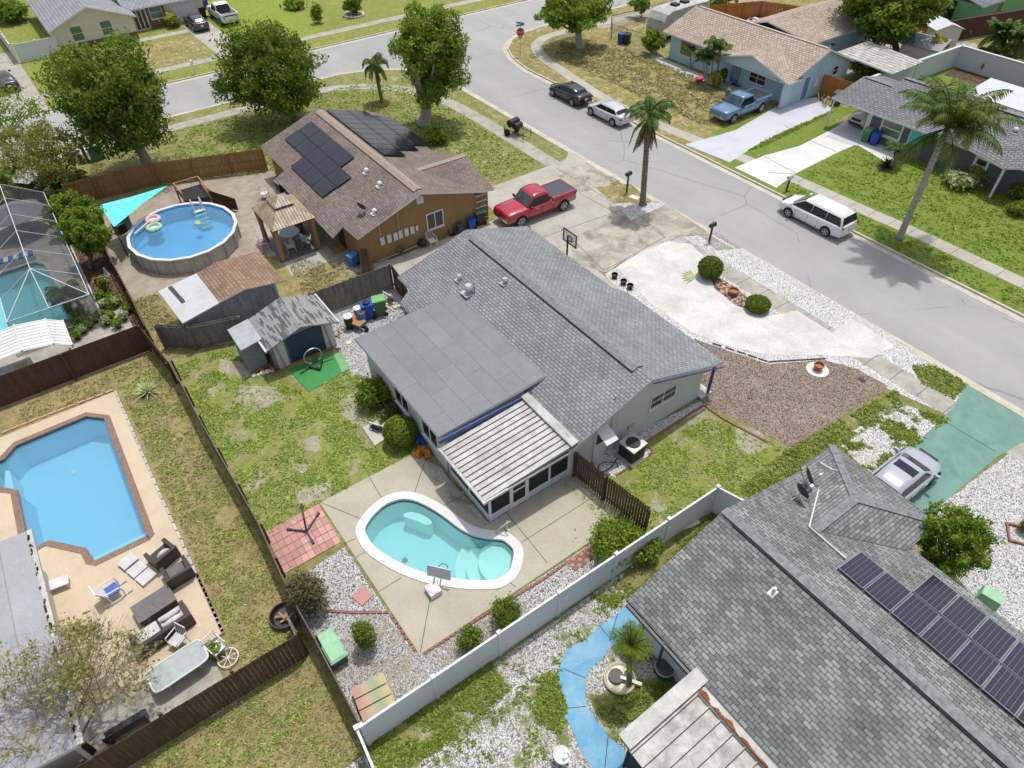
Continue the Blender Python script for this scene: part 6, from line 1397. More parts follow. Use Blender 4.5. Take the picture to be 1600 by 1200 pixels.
blades('grass', 'grass tufts in the green back lawn', [PP([(275,572),(350,545),(420,585),(455,605),(480,612),(545,580),(575,590),(650,695),(645,712),(500,785),(415,840),(395,820)])], 22000, .055, 'blade', -.08, seed=3, hgt=.03, thin=BARE, avoid=DK+[PP([(566,669),(590,658),(608,683),(586,698)])])
blades('grass', 'grass tufts in the side lawn '.strip(), [[(-13.8, 12.9), (-13.3, 21.4), (-9.6, 22.9), (-7.9, 22.2), (-7.4, 18.2), (-9.5, 17.2), (-9.5, 12.9)]], 13000, .05, 'blade', -.12, seed=4, hgt=.03, thin=BARE2, avoid=[PP([(925,710),(1100,625),(1112,636),(1022,704),(962,746),(935,740)])])
blades('grass', 'dry grass tufts beside the tan deck', [[(-35, -2.4), (-35, .1), (-14.1, .1), (-14.1, -2.3), (-16.4, -2.3)], [(-35, -7), (-35, -2.6), (-33.4, -2.8), (-33.4, -7)], [(-13.6, -12), (-13.6, 0), (-9.8, 0), (-6, -.5), (-2, -.8), (-2, -12)]], 34000, .05, 'blade_dry', -.35, seed=5, hgt=.03)
blades('grass', 'green grass tufts beside the tan deck', [[(-35, -2.4), (-35, .1), (-14.1, .1), (-14.1, -2.3), (-16.4, -2.3)], [(-13.6, -12), (-13.6, 0), (-9.8, 0), (-2, -.8), (-2, -12)]], 24000, .05, 'blade', -.02, seed=15, hgt=.04)
blades('weeds', 'weeds and grass tufts in the gravel', [PP([(650,1080),(760,1030),(800,1075),(720,1150),(640,1200),(590,1200),(570,1160)]), PP([(830,1060),(880,1045),(890,1110),(880,1150),(840,1130)]), PP([(920,930),(985,930),(1040,880),(1120,790),(1150,822),(1060,890),(990,940),(960,950)]), PP([(965,1085),(1040,1060),(1050,1100),(960,1140),(930,1110)])], 16000, .05, 'weed', -.15, seed=6, hgt=.09, avoid=[PP(BP)])
blades('weeds', 'sparse weeds scattered over the near gravel', [[(-9.2, -1), (-9.2, 17), (-7.5, 17), (-5, 11), (-3, 8), (-3, -1)]], 7000, .045, 'weed', .28, seed=7, hgt=.07, freq=1.1, avoid=[PP(BP)])
blades('weeds', 'weeds along the right side verge', [PP([(1235,700),(1400,608),(1410,635),(1300,705),(1300,760),(1180,795),(1160,760)]), PP([(1425,572),(1455,568),(1512,600),(1490,624),(1440,600)]), PP([(1370,720),(1400,690),(1420,715),(1375,745)])], 9000, .055, 'weed', -.25, seed=8, hgt=.08)
blades('weeds', 'weeds in the gravel beside the teal driveway', [PP([(1305,690),(1400,628),(1486,655),(1420,705),(1375,742),(1345,730)])], 3500, .06, 'weed', .15, seed=9, hgt=.07)
blades('grass', 'lush grass tufts in the front lawns across the street', [[(-26.5, 46.2), (-26.5, 54.8), (2, 54.5), (2, 46.2)], [(-26, 42.5), (-26, 44.5), (2, 44.6), (2, 42.5)], PP([(1130,248),(1150,203),(1250,160),(1300,175),(1195,228)])], 20000, .08, 'blade_lush', -.3, seed=10, hgt=.03, avoid=[PP([(1148,262),(1213,294),(1242,272),(1310,238),(1338,226),(1385,254),(1440,232),(1400,208),(1360,202),(1312,196),(1250,228),(1195,243)]), PP([(1070,226),(1140,254),(1190,222),(1302,172),(1275,152),(1225,160),(1150,203)])])
blades('grass', 'patchy grass tufts on the corner lot', [[(-58, 46.5), (-37, 46.5), (-37, 54), (-56, 54), (-61, 50)]], 13000, .1, 'blade_dry', -.2, seed=11, hgt=.03)
blades('grass', 'grass tufts round the street corner beside the brown house', [[(-63.8, 10), (-63.8, 28), (-58, 31), (-40, 31), (-40, 24.4), (-51, 23.5), (-52, 12), (-55, 6)]], 20000, .09, 'blade', -.25, seed=12, hgt=.03)
blades('grass', 'dry grass tufts behind the sheds', [PP([(208,470),(245,458),(290,530),(262,558)]), PP([(445,402),(520,412),(560,400),(600,425),(500,465),(478,470)])], 6000, .06, 'blade_dry', -.2, seed=13, hgt=.03)
# ================================================================ OBJECTS
def solid(n_, c, r=.6, **k): M[n_] = plain(n_, c, r, **k); return n_
for n_, c in (('bin_green', (.05, .17, .05)), ('bin_green_lid', (.16, .36, .14)), ('bin_blue', (.015, .06, .35)), ('bin_blue_light', (.05, .2, .55)), ('bin_black', (.02, .02, .022)), ('bin_dark_lid', (.04, .05, .07)),
    ('sail', (.12, .62, .68)), ('cushion', (.5, .5, .5)), ('wicker', (.045, .03, .028)), ('wicker_top', (.13, .12, .12)), ('toy_orange', (.5, .2, .02)), ('mint_box', (.28, .52, .32)), ('turf_green', (.03, .22, .05)), ('navy', (.03, .05, .11)),
    ('sign_red', (.5, .015, .03)), ('sign_teal', (.05, .3, .28)), ('terracotta', (.32, .12, .05)), ('pink', (.6, .2, .22)), ('blue_pot', (.02, .08, .32)), ('lime', (.2, .6, .05)), ('umbrella_white', (.62, .62, .64)), ('umbrella_grey', (.22, .22, .25)), ('cloth_blue', (.05, .12, .4)),
    ('curtain', (.25, .14, .08)), ('wood_warm', (.36, .19, .07)), ('cream', (.62, .57, .42)), ('tank_green', (.06, .1, .08)), ('box_teal', (.1, .22, .19)), ('concrete_plain', (.42, .4, .36)), ('hot_pink', (.75, .05, .15)), ('glass_table', (.36, .4, .4)), ('stone_white', (.6, .58, .54)), ('shed_grey', (.24, .25, .26))):
    solid(n_, c, .55 if n_ != 'glass_table' else .1)
solid('pink_pale', (.6, .38, .38))
def cart(name, label, at, rz, col, lid, s=1.0, group=None, z=0):
    T = thing(name, label, 'bin', (at[0], at[1], z), rz, group); mb = MB()
    mb.loft([[(-.24*s, -.26*s, .05), (.24*s, -.26*s, .05), (.24*s, .26*s, .05), (-.24*s, .26*s, .05)], [(-.31*s, -.34*s, 1.0*s), (.31*s, -.34*s, 1.0*s), (.31*s, .36*s, 1.0*s), (-.31*s, .36*s, 1.0*s)]]); mb.build('body', col, T)
    mb = MB(); mb.loft([[(-.33*s, -.37*s, 1.0*s), (.33*s, -.37*s, 1.0*s), (.33*s, .4*s, 1.0*s), (-.33*s, .4*s, 1.0*s)], [(-.32*s, -.35*s, 1.04*s), (.32*s, -.35*s, 1.04*s), (.3*s, .38*s, 1.1*s), (-.3*s, .38*s, 1.1*s)]]); mb.tube([(-.28*s, .42*s, 1.0*s), (.28*s, .42*s, 1.0*s)], .02, 6); mb.build('lid', lid, T)
    for k in (-1, 1): mb = MB(); mb.X = Matrix.Translation((k*.26*s, .3*s, .12)) @ Matrix.Rotation(PI/2, 4, 'Y'); mb.cyl((0, 0, -.03), .12, .06, 12); mb.build('wheel', 'tyre', T)
    return T
def drum(name, label, at, col, lid, r=.27, h=.85, cat='bin'):
    T = thing(name, label, cat, (at[0], at[1], 0)); mb = MB(); mb.lathe([(r*.82, 0), (r*.95, h*.5), (r, h), (r*1.05, h)], 18); mb.build('body', col, T, smooth=False)
    mb = MB(); mb.lathe([(r*1.08, h), (r*1.08, h+.03), (r*.8, h+.07), (r*.2, h+.08)], 18); mb.cbox((0, 0, h+.1), (.16, .04, .05)); mb.build('lid', lid, T); return T
gb = P
drum('round_bin', 'black round bin with a pale lid, leftmost in the row by the grey fence', P(547,512), 'bin_black', 'umbrella_white')
drum('round_bin', 'black round bin with a pale lid hidden behind the light blue drum', P(562,498), 'bin_black', 'umbrella_white', .25, .8)
drum('round_bin', 'light blue drum with a dark lid between the round bins and the blue cart', P(567,505), 'bin_blue_light', 'bin_dark_lid', .27, .8)
cart('wheeled_bin', 'deep blue wheeled bin beside the green one by the grey fence', P(577,496), -.3, 'bin_blue', 'bin_blue')
drum('pot_saucer', 'black disc resting on the deep blue wheeled bin', P(577,496), 'bin_black', 'bin_black', .2, .04, 'lid').location.z = 1.12
cart('wheeled_bin', 'green wheeled bin at the right end of the row by the grey fence', P(595,490), -.35, 'bin_green', 'bin_green_lid', 1.08)
T = thing('ladder', 'aluminium ladder lying against the grey fence behind the bins', 'ladder', tuple(P(500,490)))
a = P(487,485)+Vector((.1, 0, .25)); b = P(566,462)+Vector((-.2, 0, .9))
for dz in (0, .38): mb = MB(); mb.tube([a+Vector((0, 0, dz)), b+Vector((0, 0, dz))], .035, 4); mb.build('rail', 'galv', T, True)
for k in range(12): p = a.lerp(b, (k+.5)/12); mb = MB(); mb.tube([p, p+Vector((0, 0, .38))], .02, 4); mb.build('rung', 'galv', T, True)
T = thing('wheelbarrow', 'old wheelbarrow with white handles and a plank lying before the bins', 'wheelbarrow', tuple(P(560,512)), .4)
mb = MB(); mb.loft([[(-.3, -.25, .25), (.3, -.2, .25), (.3, .2, .25), (-.3, .25, .25)], [(-.5, -.35, .5), (.45, -.3, .5), (.45, .3, .5), (-.5, .35, .5)]]); mb.build('tray', 'wood_warm', T)
for s in (-1, 1): mb = MB(); mb.tube([(.6, s*.1, .15), (-1.0, s*.3, .45)], .03, 6); mb.build('handle', 'trim_white', T)
mb = MB(); mb.X = Matrix.Translation((.6, 0, .2)) @ Matrix.Rotation(PI/2, 4, 'X'); mb.cyl((0, 0, -.05), .2, .1, 14); mb.build('wheel', 'tyre', T)
def stones(name, label, pts, mat, r=.12, cat='stones', group=None):
    T = thing(name, label, cat, tuple(Vector((*pts[0][:2], 0)))); rg_ = random.Random(int(pts[0][0]*10))
    for p in pts: mb = MB(); rr = r*rg_.uniform(.7, 1.3); mb.ell((p[0], p[1], rr*.4), (rr, rr*rg_.uniform(.7, 1), rr*.6), 8, 5); mb.build('stone', mat, T, True)
    return T
rg_ = random.Random(3)
stones('stone_pile', 'pile of cream stones between the green bin and the dark gate', [P(610+rg_.uniform(-12, 14), 480+rg_.uniform(-8, 8)) for _ in range(12)], 'cream')
T = thing('styrofoam_sheet', 'white sheet leaning behind the green bin', 'board', tuple(P(610,470)), .3); mb = MB(); mb.cbox((0, 0, .35), (.7, .06, .7), rx=.5); mb.build('board', 'trim_white', T)
tag(MB().cbox((0, 0, .03), (.3, .3, .06)).build('stepping_stone', 'cream', loc=P(545,536)), 'round cream stepping stone in the gravel beside the flat roof', 'stepping stone')
# sheds
M['strip_roof'] = None
t = NT('strip_roof'); uv = t.n('TexCoord').outputs['UV']; bk = t.n('TexBrick', offset=.37, squash=1.0); bk.inputs['Scale'].default_value = 1; bk.inputs['Brick Width'].default_value = .6; bk.inputs['Row Height'].default_value = .1; bk.inputs['Mortar Size'].default_value = .006; bk.inputs['Bias'].default_value = .05
bk.inputs['Color1'].default_value = lin((.42, .42, .42)); bk.inputs['Color2'].default_value = lin((.05, .05, .05)); bk.inputs['Mortar'].default_value = lin(.06)
t.l(uv, bk.inputs['Vector']); cc = t.mix(t.ramp(t.noise(1.4, 8, .75), [(.6, 0), (.66, 1)]), t.ramp(bk.outputs['Color'], [(.12, .09), (.2, (.27, .27, .27))]), (.28, .28, .27)); cc = t.mix(t.ramp(t.noise(1.1, 6, .7, 9), [(.62, 0), (.68, 1)]), cc, (.07, .06, .05)); M['strip_roof'] = t.done(cc, .9)
S1 = thing('garden_shed', 'old shed with peeling strip roofing and open navy doorway above the green turf mat', 'shed', (-30.9, 6.8, 0))
mb = MB(); mb.loft([[(x, 5.0, 0), (x, 8.5, 0), (x, 8.5, 1.75), (x, 6.8, 2.25), (x, 5.0, 1.75)] for x in (-32.0, -29.75)]); mb.build('wall', 'shed_grey', S1, True)
roof_part(S1, [[(-29.2, 4.7, 1.85), (-32.3, 4.7, 1.85), (-32.3, 6.8, 2.5), (-29.2, 6.8, 2.5)], [(-29.2, 8.8, 1.85), (-32.3, 8.8, 1.85), (-32.3, 6.8, 2.5), (-29.2, 6.8, 2.5)]], 'strip_roof', 'shed_grey', th=.08)
mb = MB(); mb.box(-32.3, 4.62, 1.78, -29.15, 4.72, 1.9); mb.box(-32.3, 8.78, 1.78, -29.15, 8.86, 1.9); mb.build('eave_trim', 'trim_pale', S1, True)
mb = MB(); mb.box(-29.76, 5.9, .02, -29.68, 7.9, 1.75); mb.build('doorway', 'navy', S1, True)
for y in (5.15, 7.95): mb = MB(); mb.box(-29.74, y, .02, -29.62, y+.6, 1.72); dd = mb.build('door', 'trim_pale', S1, True); mb = MB(); mb.tube([(-29.6, y+.15, 1.6), (-29.55, y+.3, .1)], .045, 6); mb.build('pink_brace', 'pink', dd, True)
S2 = thing('metal_shed', 'small grey ribbed metal shed left of the old strip-roofed shed', 'shed', (-31.2, 4.2, 0))
mb = MB(); mb.box(-32.1, 3.75, 0, -30.3, 4.75, 1.75)
for k in range(14): mb.box(-30.3, 3.76, .08+k*.12, -30.27, 4.74, .13+k*.12); mb.box(-32.1, 3.72, .08+k*.12, -30.3, 3.75, .13+k*.12)
mb.build('wall', 'shed_grey', S2, True); mb = MB(); mb.slab([(-32.25, 3.65, 1.8), (-30.15, 3.65, 1.8), (-30.15, 4.85, 1.98), (-32.25, 4.85, 1.98)], .05); mb.build('roof', 'galv', S2, True)
S3 = thing('double_shed', 'double shed with one white roof and one rusty brown shingle roof', 'shed', (-36, 4.6, 0))
M['roof_rusty'] = shingle_mat('roof_rusty', (.24, .155, .1), (.31, .215, .15), (.16, .1, .07), .32, .2, .02, .25, 31)
M['roof_whitewash'] = stained('roof_whitewash', (.5, .5, .52), (.4, .4, .42), .4, 1, .7, .05)
M['board_white'] = plank_mat('board_white', (.2, .21, .24), (.42, .43, .46))
mb = MB(); mb.loft([[(x, 1.9, 0), (x, 7.3, 0), (x, 7.3, 2.2), (x, 5.7, 2.35), (x, 3.9, 2.05), (x, 1.9, 1.9)] for x in (-37.2, -34.5)]); mb.build('wall', 'board_white', S3, True)
mb = MB(); mb.slab([P(247,455,2.05), P(307,427,2.3), P(343,473,2.3), P(285,505,2.05)][::-1], .08); 
mb.slab([P(262,449,2.14), P(268,446,2.16), P(290,471,2.16), P(284,474,2.14)][::-1], .02, 1); mb.build('white_roof', ['roof_whitewash', 'dark_strip'], S3, True)
roof_part(S3, [[P(343,473,2.32), P(307,427,2.32), P(338,409,2.75), P(382,452,2.75)], [P(445,438,2.42), P(402,393,2.42), P(338,409,2.75), P(382,452,2.75)]], 'roof_rusty', 'trim_pale', th=.06)
mb = MB(); mb.box(-34.5, 1.95, 0, -34.42, 2.05, 2.0); mb.box(-34.5, 7.2, 0, -34.42, 7.32, 2.2); mb.build('corner_trim', 'trim_pale', S3, True)
rg_ = random.Random(5); T = thing('brick_pile', 'heap of red bricks beside the small metal shed', 'bricks', tuple(P(420,576)))
for k in range(22): mb = MB(); p = P(412+rg_.uniform(-12, 22), 577+rg_.uniform(-5, 5)); mb.cbox((p.x, p.y, .04+.07*(k % 3)), (.2, .1, .065), rz=rg_.uniform(0, 3)); mb.build('brick', 'brick_red', T, True)
T = thing('brick_pile', 'pinkish bricks and rubble at the right foot of the old shed', 'bricks', tuple(P(525,548)))
for k in range(12): mb = MB(); p = P(523+rg_.uniform(-5, 8), 535+rg_.uniform(-18, 12)); mb.cbox((p.x, p.y, .05), (.2, .1, .065), rz=rg_.uniform(0, 3)); mb.build('brick', 'brick_red', T, True)
stones('stone_pile', 'cream flat stones at the foot of the metal shed', [P(397+7*k, 588-k*2) for k in range(5)], 'cream', .16)
T = thing('turf_mat', 'bright green artificial turf mat in front of the old shed', 'mat', tuple(P(500,580)))
mb = MB(); mb.prism([(p.x, p.y) for p in PP([(450,577),(531,548),(547,577),(482,613)])], .005, .035); mb.build('turf', 'turf_green', T, True)
mb = MB(); mb.prism([(p.x, p.y) for p in PP([(520,552),(531,548),(547,577),(535,583)])], .036, .05); mb.build('folded_edge', 'bin_green_lid', T, True)
T = thing('folded_hoop', 'black folded hoop frame standing on the turf mat against the shed door', 'hoop', tuple(P(490,570))); c = P(490,566)
rr = [Vector((c.x+.2, c.y+.5*math.cos(t_), .62+.5*math.sin(t_))) for t_ in [2*PI*k/24 for k in range(25)]]; mb = MB(); mb.tube(rr, .03, 6); mb.build('ring', 'galv', T, True)
mb = MB(); mb.tube([c+Vector((.5, -1.0, .1)), c+Vector((.3, 0, .25)), c+Vector((.4, 1.1, .3))], .04, 6); mb.tube([c+Vector((.3, -.4, .1)), c+Vector((.9, 0, .12)), c+Vector((.3, .4, .1))], .06, 6); mb.build('frame', 'black', T, True)
tag(MB().cbox((0, 0, .03), (.22, .22, .06), rz=.4).build('weight_block', 'black', loc=P(496,576,.04)), 'small black block with a pale centre lying on the turf mat', 'weight')
# pump pad
T = thing('pool_pump', 'black and white pool pump with tank on a concrete pad beside the clipped bush', 'pump', tuple(P(592,678)))
mb = MB(); mb.prism([(p.x, p.y) for p in PP([(566,669),(590,658),(608,683),(586,698)])], 0, .08); mb.build('pad', 'concrete_plain', T, True)
c = P(592,674); mb = MB(); mb.X = Matrix.Translation((c.x, c.y, .28)) @ Matrix.Rotation(.6, 4, 'Z') @ Matrix.Rotation(PI/2, 4, 'Y'); mb.cyl((0, 0, -.35), .13, .35, 12); mb.cyl((0, 0, 0), .1, .3, 12); mb.build('motor', 'black', T)
bpy.context.view_layer.update()
for o_ in T.children:
    if o_.name.startswith('motor'): o_.location = (-T.location.x, -T.location.y, 0)
mb = MB(); mb.lathe([(.18, 0), (.2, .1), (.2, .5), (.1, .6)], 14, 0, (c.x+.35, c.y+.3, .08)); mb.build('filter_tank', 'cream', T, True)
mb = MB(); mb.tube([(c.x-.4, c.y-.25, .1), (c.x-.4, c.y-.25, .5), (c.x+.1, c.y, .55), (c.x+.2, c.y+.4, .2)], .04, 6); mb.build('pipe', 'trim_white', T, True)
for k, (x, y, r_) in enumerate(((652,712,.5), (660,706,.9), (668,710,-.3))):
    T = thing('toy_block', ['yellow-orange ride-on toy nearest the lawn beside the screened porch', 'dark orange toy between two yellow ones by the porch corner', 'yellow-orange toy nearest the house wall by the porch corner'][k], 'toy', tuple(P(x, y)), r_); mb = MB(); mb.loft([[(-.25, -.15, .05), (.25, -.15, .05), (.25, .15, .05), (-.25, .15, .05)], [(-.2, -.12, .3), (.15, -.12, .35), (.15, .12, .35), (-.2, .12, .3)]]); mb.build('shell', 'toy_orange', T); mb = MB(); mb.cyl((-.1, 0, .3), .05, .12, 8); mb.build('knob', 'brick_red', T)
T = thing('water_table', 'small blue toy table against the wing wall beside the orange toys', 'toy', tuple(P(664,694)), .5); mb = MB(); mb.cbox((0, 0, .42), (.7, .5, .08)); mb.build('top', 'bin_blue', T)
for a, b in ((-1, -1), (1, -1), (1, 1), (-1, 1)): mb = MB(); mb.tube([(a*.28, b*.2, 0), (a*.28, b*.2, .4)], .03, 6); mb.build('leg', 'trim_pale', T)
# umbrella base on pavers
T = thing('umbrella_frame', 'black four-armed parasol base standing on the pink paver patio', 'parasol base', tuple(P(480,830))); c = P(480,832)
for q in ((453,829),(497,806),(489,848),(472,792)): e = P(*q); mb = MB(); mb.tube([(c.x, c.y, .12), (e.x, e.y, .08)], .045, 4); mb.cbox((e.x, e.y, .08), (.22, .1, .1), 0, math.atan2(e.y-c.y, e.x-c.x)); mb.build('arm', 'black', T, True)
mb = MB(); mb.tube([(c.x, c.y, .1), (c.x-.1, c.y+.1, .9)], .04, 6); mb.build('pole', 'black', T, True)
# garden bits in the gravel
tag(MB().cbox((0, 0, .03), (.62, .62, .06), rz=.25).build('stepping_stone', 'paver0', loc=P(567,932)), 'single red paving stone lying on the white gravel', 'stepping stone')
T = thing('storage_box', 'mint green plastic box with rounded lid against the low fence', 'box', tuple(P(499,1034)+Vector((0, .62, 0))), .03); mb = MB(); mb.loft([[(-.62, -.28, .05), (.62, -.28, .05), (.62, .28, .05), (-.62, .28, .05)], [(-.66, -.32, .55), (.66, -.32, .55), (.66, .32, .55), (-.66, .32, .55)]]); mb.build('body', 'tank_green', T)
mb = MB(); mb.loft([[(-.7, -.35, .55), (.7, -.35, .55), (.7, .35, .55), (-.7, .35, .55)], [(-.7, -.35, .6), (.7, -.35, .6), (.7, .35, .6), (-.7, .35, .6)], [(-.6, -.27, .68), (.6, -.27, .68), (.6, .27, .68), (-.6, .27, .68)]]); mb.build('lid', 'mint_box', T)
T = thing('concrete_block', 'grey concrete block with a dark slot beside the mint green box', 'block', tuple(P(516,1014)), .5); mb = MB(); mb.box(-.38, -.3, 0, .38, .3, .1); mb.build('block', 'concrete_plain', T); mb = MB(); mb.box(-.3, -.05, .1, .05, .05, .106); mb.box(-.0, -.05, .1, .05, .2, .1065); mb.build('slot', 'black', T)
M['rasta'] = None; t = NT('painted_boards'); g_ = t.n('SeparateXYZ'); t.l(t.coords(), g_.inputs[0]); fx2 = t.math('ADD', t.math('MULTIPLY', g_.outputs[1], .75), .5); fx2 = t.math('ADD', fx2, t.math('MULTIPLY', t.math('SUBTRACT', t.noise(2.5, 4, .6), .5), .35)); M['painted_boards'] = t.done(t.ramp(fx2, [(.1, (.42, .24, .18)), (.35, (.44, .34, .24)), (.6, (.27, .33, .2)), (.85, (.46, .38, .2))]), .8)
T = thing('painted_pallet', 'faded red, green and yellow painted boards leaning by the white fence corner', 'pallet', tuple(P(586,1095)), -.12)
for k in range(3): mb = MB(); mb.box(-.62+k*.42, -.62, .42-.06*k, -.22+k*.42, .62, .46-.06*k); mb.build('board', 'painted_boards', T)
for s in (-1, 1): mb = MB(); mb.box(-.6, s*.5-.05, 0, .62, s*.5+.05, .3); mb.build('bearer', 'wood_warm', T)
def edging(name, label, line, mat='brick_red', L=.22):
    T = thing(name, label, 'edging', tuple(Vector((*line[0][:2], 0)))); rg_ = random.Random(int(line[0][0]*7)); pts = [Vector((*p[:2], 0)) for p in line]
    mb = MB(); 
    for i in range(len(pts)-1):
        a, b = pts[i], pts[i+1]; n = max(1, int((b-a).length/L)); r_ = math.atan2((b-a).y, (b-a).x)
        for k in range(n): p = a.lerp(b, (k+.5)/n); mb.cbox((p.x, p.y, .035), (L*(.9 if mat != 'fence_weathered' else 1.02), .1 if mat != 'fence_weathered' else .05, .09), 0, r_+rg_.uniform(-.06, .06))
    mb.build('bricks', mat, T, True); return T
edging('brick_edging', 'curving row of red edging bricks from the bush to the patio corner', PP([(508,955),(560,958),(608,957)]))
edging('brick_edging', 'row of red edging bricks along the lower left side of the pool patio', PP([(610,960),(632,992),(650,1018)]))
edging('brick_edging', 'row of red edging bricks along the pool patio facing the white fence', PP([(662,1022),(720,985),(772,952),(850,905),(885,880)]))
edging('brick_edging', 'red edging round the air conditioner gravel beside the side lawn', PP([(962,744),(1022,706),(1005,694),(1055,662),(1100,634),(1130,655),(1200,692)]))
edging('brick_edging', 'thin brown edging between the white gravel and the mulch bed', PP([(1110,536),(1150,549),(1200,566),(1290,561)]), 'fence_weathered', .5)
edging('brick_edging', 'row of pale and red stones above the tan pool deck', PP([(2,678),(60,655),(120,632),(178,610)]), 'paver1', .4)
edging('brick_edging', 'brick row along the right edge of the tan pool deck', PP([(308,898),(325,935),(350,992)]), 'brick_red', .25)
edging('deck_kerb', 'thin white kerb along the tan pool deck above the dry lawn', [(-33.2, -2.65), (-25, -2.6), (-16.55, -2.45), (-16.5, -5.8)], 'metal_white', .5)
T = thing('herringbone_pad', 'small brick pad at the right corner of the pool patio', 'brick pad', tuple(P(905,875))); mb = MB(); c0, c1, c2 = P(884,878), P(933,845), P(898,893); ux = (c1-c0)/8; uy = (c2-c0)/3
for a in range(8):
    for b in range(3): q = [c0+ux*(a+.05)+uy*(b+.05), c0+ux*(a+.95)+uy*(b+.05), c0+ux*(a+.95)+uy*(b+.95), c0+ux*(a+.05)+uy*(b+.95)]; mb.prism([(p.x, p.y) for p in q], 0, .05+rg_.uniform(-.01, .01), (a+b) % 2)
mb.build('bricks', ['brick_red', 'paver2'], T, True)
# air conditioners
def ac(label, at, rz=0, s=1.0, col='dark_metal'):
    T = thing('air_conditioner', label, 'air conditioner', (at[0], at[1], 0), rz); mb = MB(); mb.cbox((0, 0, .05), (1.15*s, 1.1*s, .1)); mb.build('pad', 'concrete_plain', T)
    mb = MB(); mb.box(-.42*s, -.42*s, .1, .42*s, .42*s, .85*s)
    for k in range(9): mb.box(-.43*s, -.4*s+k*.09*s, .15, .43*s, -.37*s+k*.09*s, .8*s); mb.box(-.4*s+k*.09*s, -.43*s, .15, -.37*s+k*.09*s, .43*s, .8*s)
    mb.build('cabinet', col, T); mb = MB(); mb.box(-.46*s, -.46*s, .85*s, .46*s, .46*s, .93*s); q = mb.build('top', 'galv', T)
    mb = MB(); mb.lathe([(.34*s, .935*s), (.32*s, .96*s)], 20); q = mb.build('fan_guard', 'black', T); mb = MB()
    for r_ in (.1, .2, .29): mb.tube([(r_*s*math.cos(2*PI*k/20), r_*s*math.sin(2*PI*k/20), .97*s) for k in range(21)], .008, 4)
    mb.build('ring', 'dark_metal', q); return T
ac('dark air conditioner with a round fan top in the side gravel of the main house', (-13.75, 16.5), .1, 1.05)
ac('air conditioner between the gazebo and the brown house wall', P(443,298), .1, .9)
T = thing('garden_hose', 'thin black hose coiled on the gravel by the side door', 'hose', tuple(P(945,728))); mb = MB(); mb.tube(smooth_line([P(*q, .05) for q in ((968,712),(958,722),(945,722),(935,728),(940,737),(955,730),(962,722),(966,730))], 5), .02, 5); mb.build('hose', 'black', T, True)
# dishes
def dish(label, at, z, aim=(0, 0), r=.32, mast='trim_pale', bowl='dark_metal'):
    T = thing('satellite_dish', label, 'satellite dish', (at[0], at[1], z)); d = Vector(aim).normalized(); mb = MB()
    mb.tube([(0, 0, 0), (0, 0, .45)], .035, 6); 
    for a in (0, 2.1, 4.2): mb.tube([(.35*math.cos(a), .35*math.sin(a), -.03), (0, 0, .25)], .02, 4)
    mb.build('mast', mast, T); R3 = d.to_track_quat('Z', 'Y').to_matrix().to_4x4(); mb = MB(); mb.X = Matrix.Translation((0, 0, .5)) @ R3
    mb.lathe([(.02, 0), (r*.6, .03), (r, .1), (r, .12), (r*.6, .05), (.02, .02)], 18); mb.build('reflector', bowl, T); mb = MB(); mb.X = Matrix.Translation((0, 0, .5)) @ R3; mb.tube([(0, -r*.9, .08), (0, -.1, .5)], .02, 4); mb.cbox((0, -.05, .52), (.1, .1, .12)); mb.build('feed_arm', 'galv', T); return T
dish('small dark satellite dish on the brown roof near the gable edge', (-36.9, 14.3), 2.9, (-.4, 1, .5))
dish('dark satellite dish nearest the hipped wing on the near roof', (-6.9, 19.3), 2.88, (.6, .9, .4), .4)
dish('second dark satellite dish lower on the near roof beside its twin', (-6.5, 18.2), 3.2, (.2, 1, .3), .34)
dish('round white dish lying in the gravel at the bottom edge', P(876,1188), 0, (.1, .1, 1), .3, bowl='trim_white')
# round fire pit and things by the fence
T = thing('fire_pit', 'round black fire pit with burnt logs beside the low fence', 'fire pit', tuple(P(446,966))); mb = MB(); mb.lathe([(.35, 0), (.55, .25), (.58, .3), (.53, .3), (.45, .1), (.02, .08)], 24); mb.build('bowl', 'black', T)
for k in range(5): mb = MB(); mb.cbox((rg_.uniform(-.2, .2), rg_.uniform(-.2, .2), .2+.02*k), (.4, .08, .07), rz=rg_.uniform(0, 3)); mb.build('log', 'brick_red' if k % 2 else 'wood_warm', T)
T = thing('grey_gate_panel', 'loose grey gate panel standing in the corner where the fences meet', 'gate', (-14.0, .05, 0))
mb = MB(); 
for k in range(5): mb.box(-15.1+k*.22, -.2, .05, -14.92+k*.22, -.16, 1.3)
mb.build('boards', 'fence_grey', T, True)
for z in (.3, .75, 1.2): mb = MB(); mb.box(-15.15, -.16, z, -13.95, -.1, z+.08); mb.build('rail', 'fence_grey', T, True)
# patio furniture on tan deck
def armchair(label, at, rz, cushion=True):
    T = thing('wicker_armchair', label, 'armchair', (at[0], at[1], .03), rz); mb = MB(); mb.box(-.38, -.4, .02, .38, .4, .32); mb.build('base', 'wicker', T)
    for s in (-1, 1): mb = MB(); mb.box(-.42, s*.44-.08, .0, .42, s*.44+.08, .58); mb.build('arm', 'wicker', T)
    mb = MB(); mb.loft([[(-.46, -.5, 0), (-.32, -.5, 0), (-.32, .5, 0), (-.46, .5, 0)], [(-.56, -.5, .8), (-.44, -.5, .8), (-.44, .5, .8), (-.56, .5, .8)]]); mb.build('backrest', 'wicker', T)
    if cushion: mb = MB(); mb.ell((-.25, 0, .55), (.12, .3, .26), 12, 8); mb.build('cushion', 'cushion', T, smooth=True)
    else: mb = MB(); mb.box(-.3, -.34, .32, .38, .34, .35); mb.build('seat', 'wicker_top', T)
    return T
armchair('dark wicker armchair with a grey cushion at the corner of the angular pool', P(258,873), math.radians(-160), True)
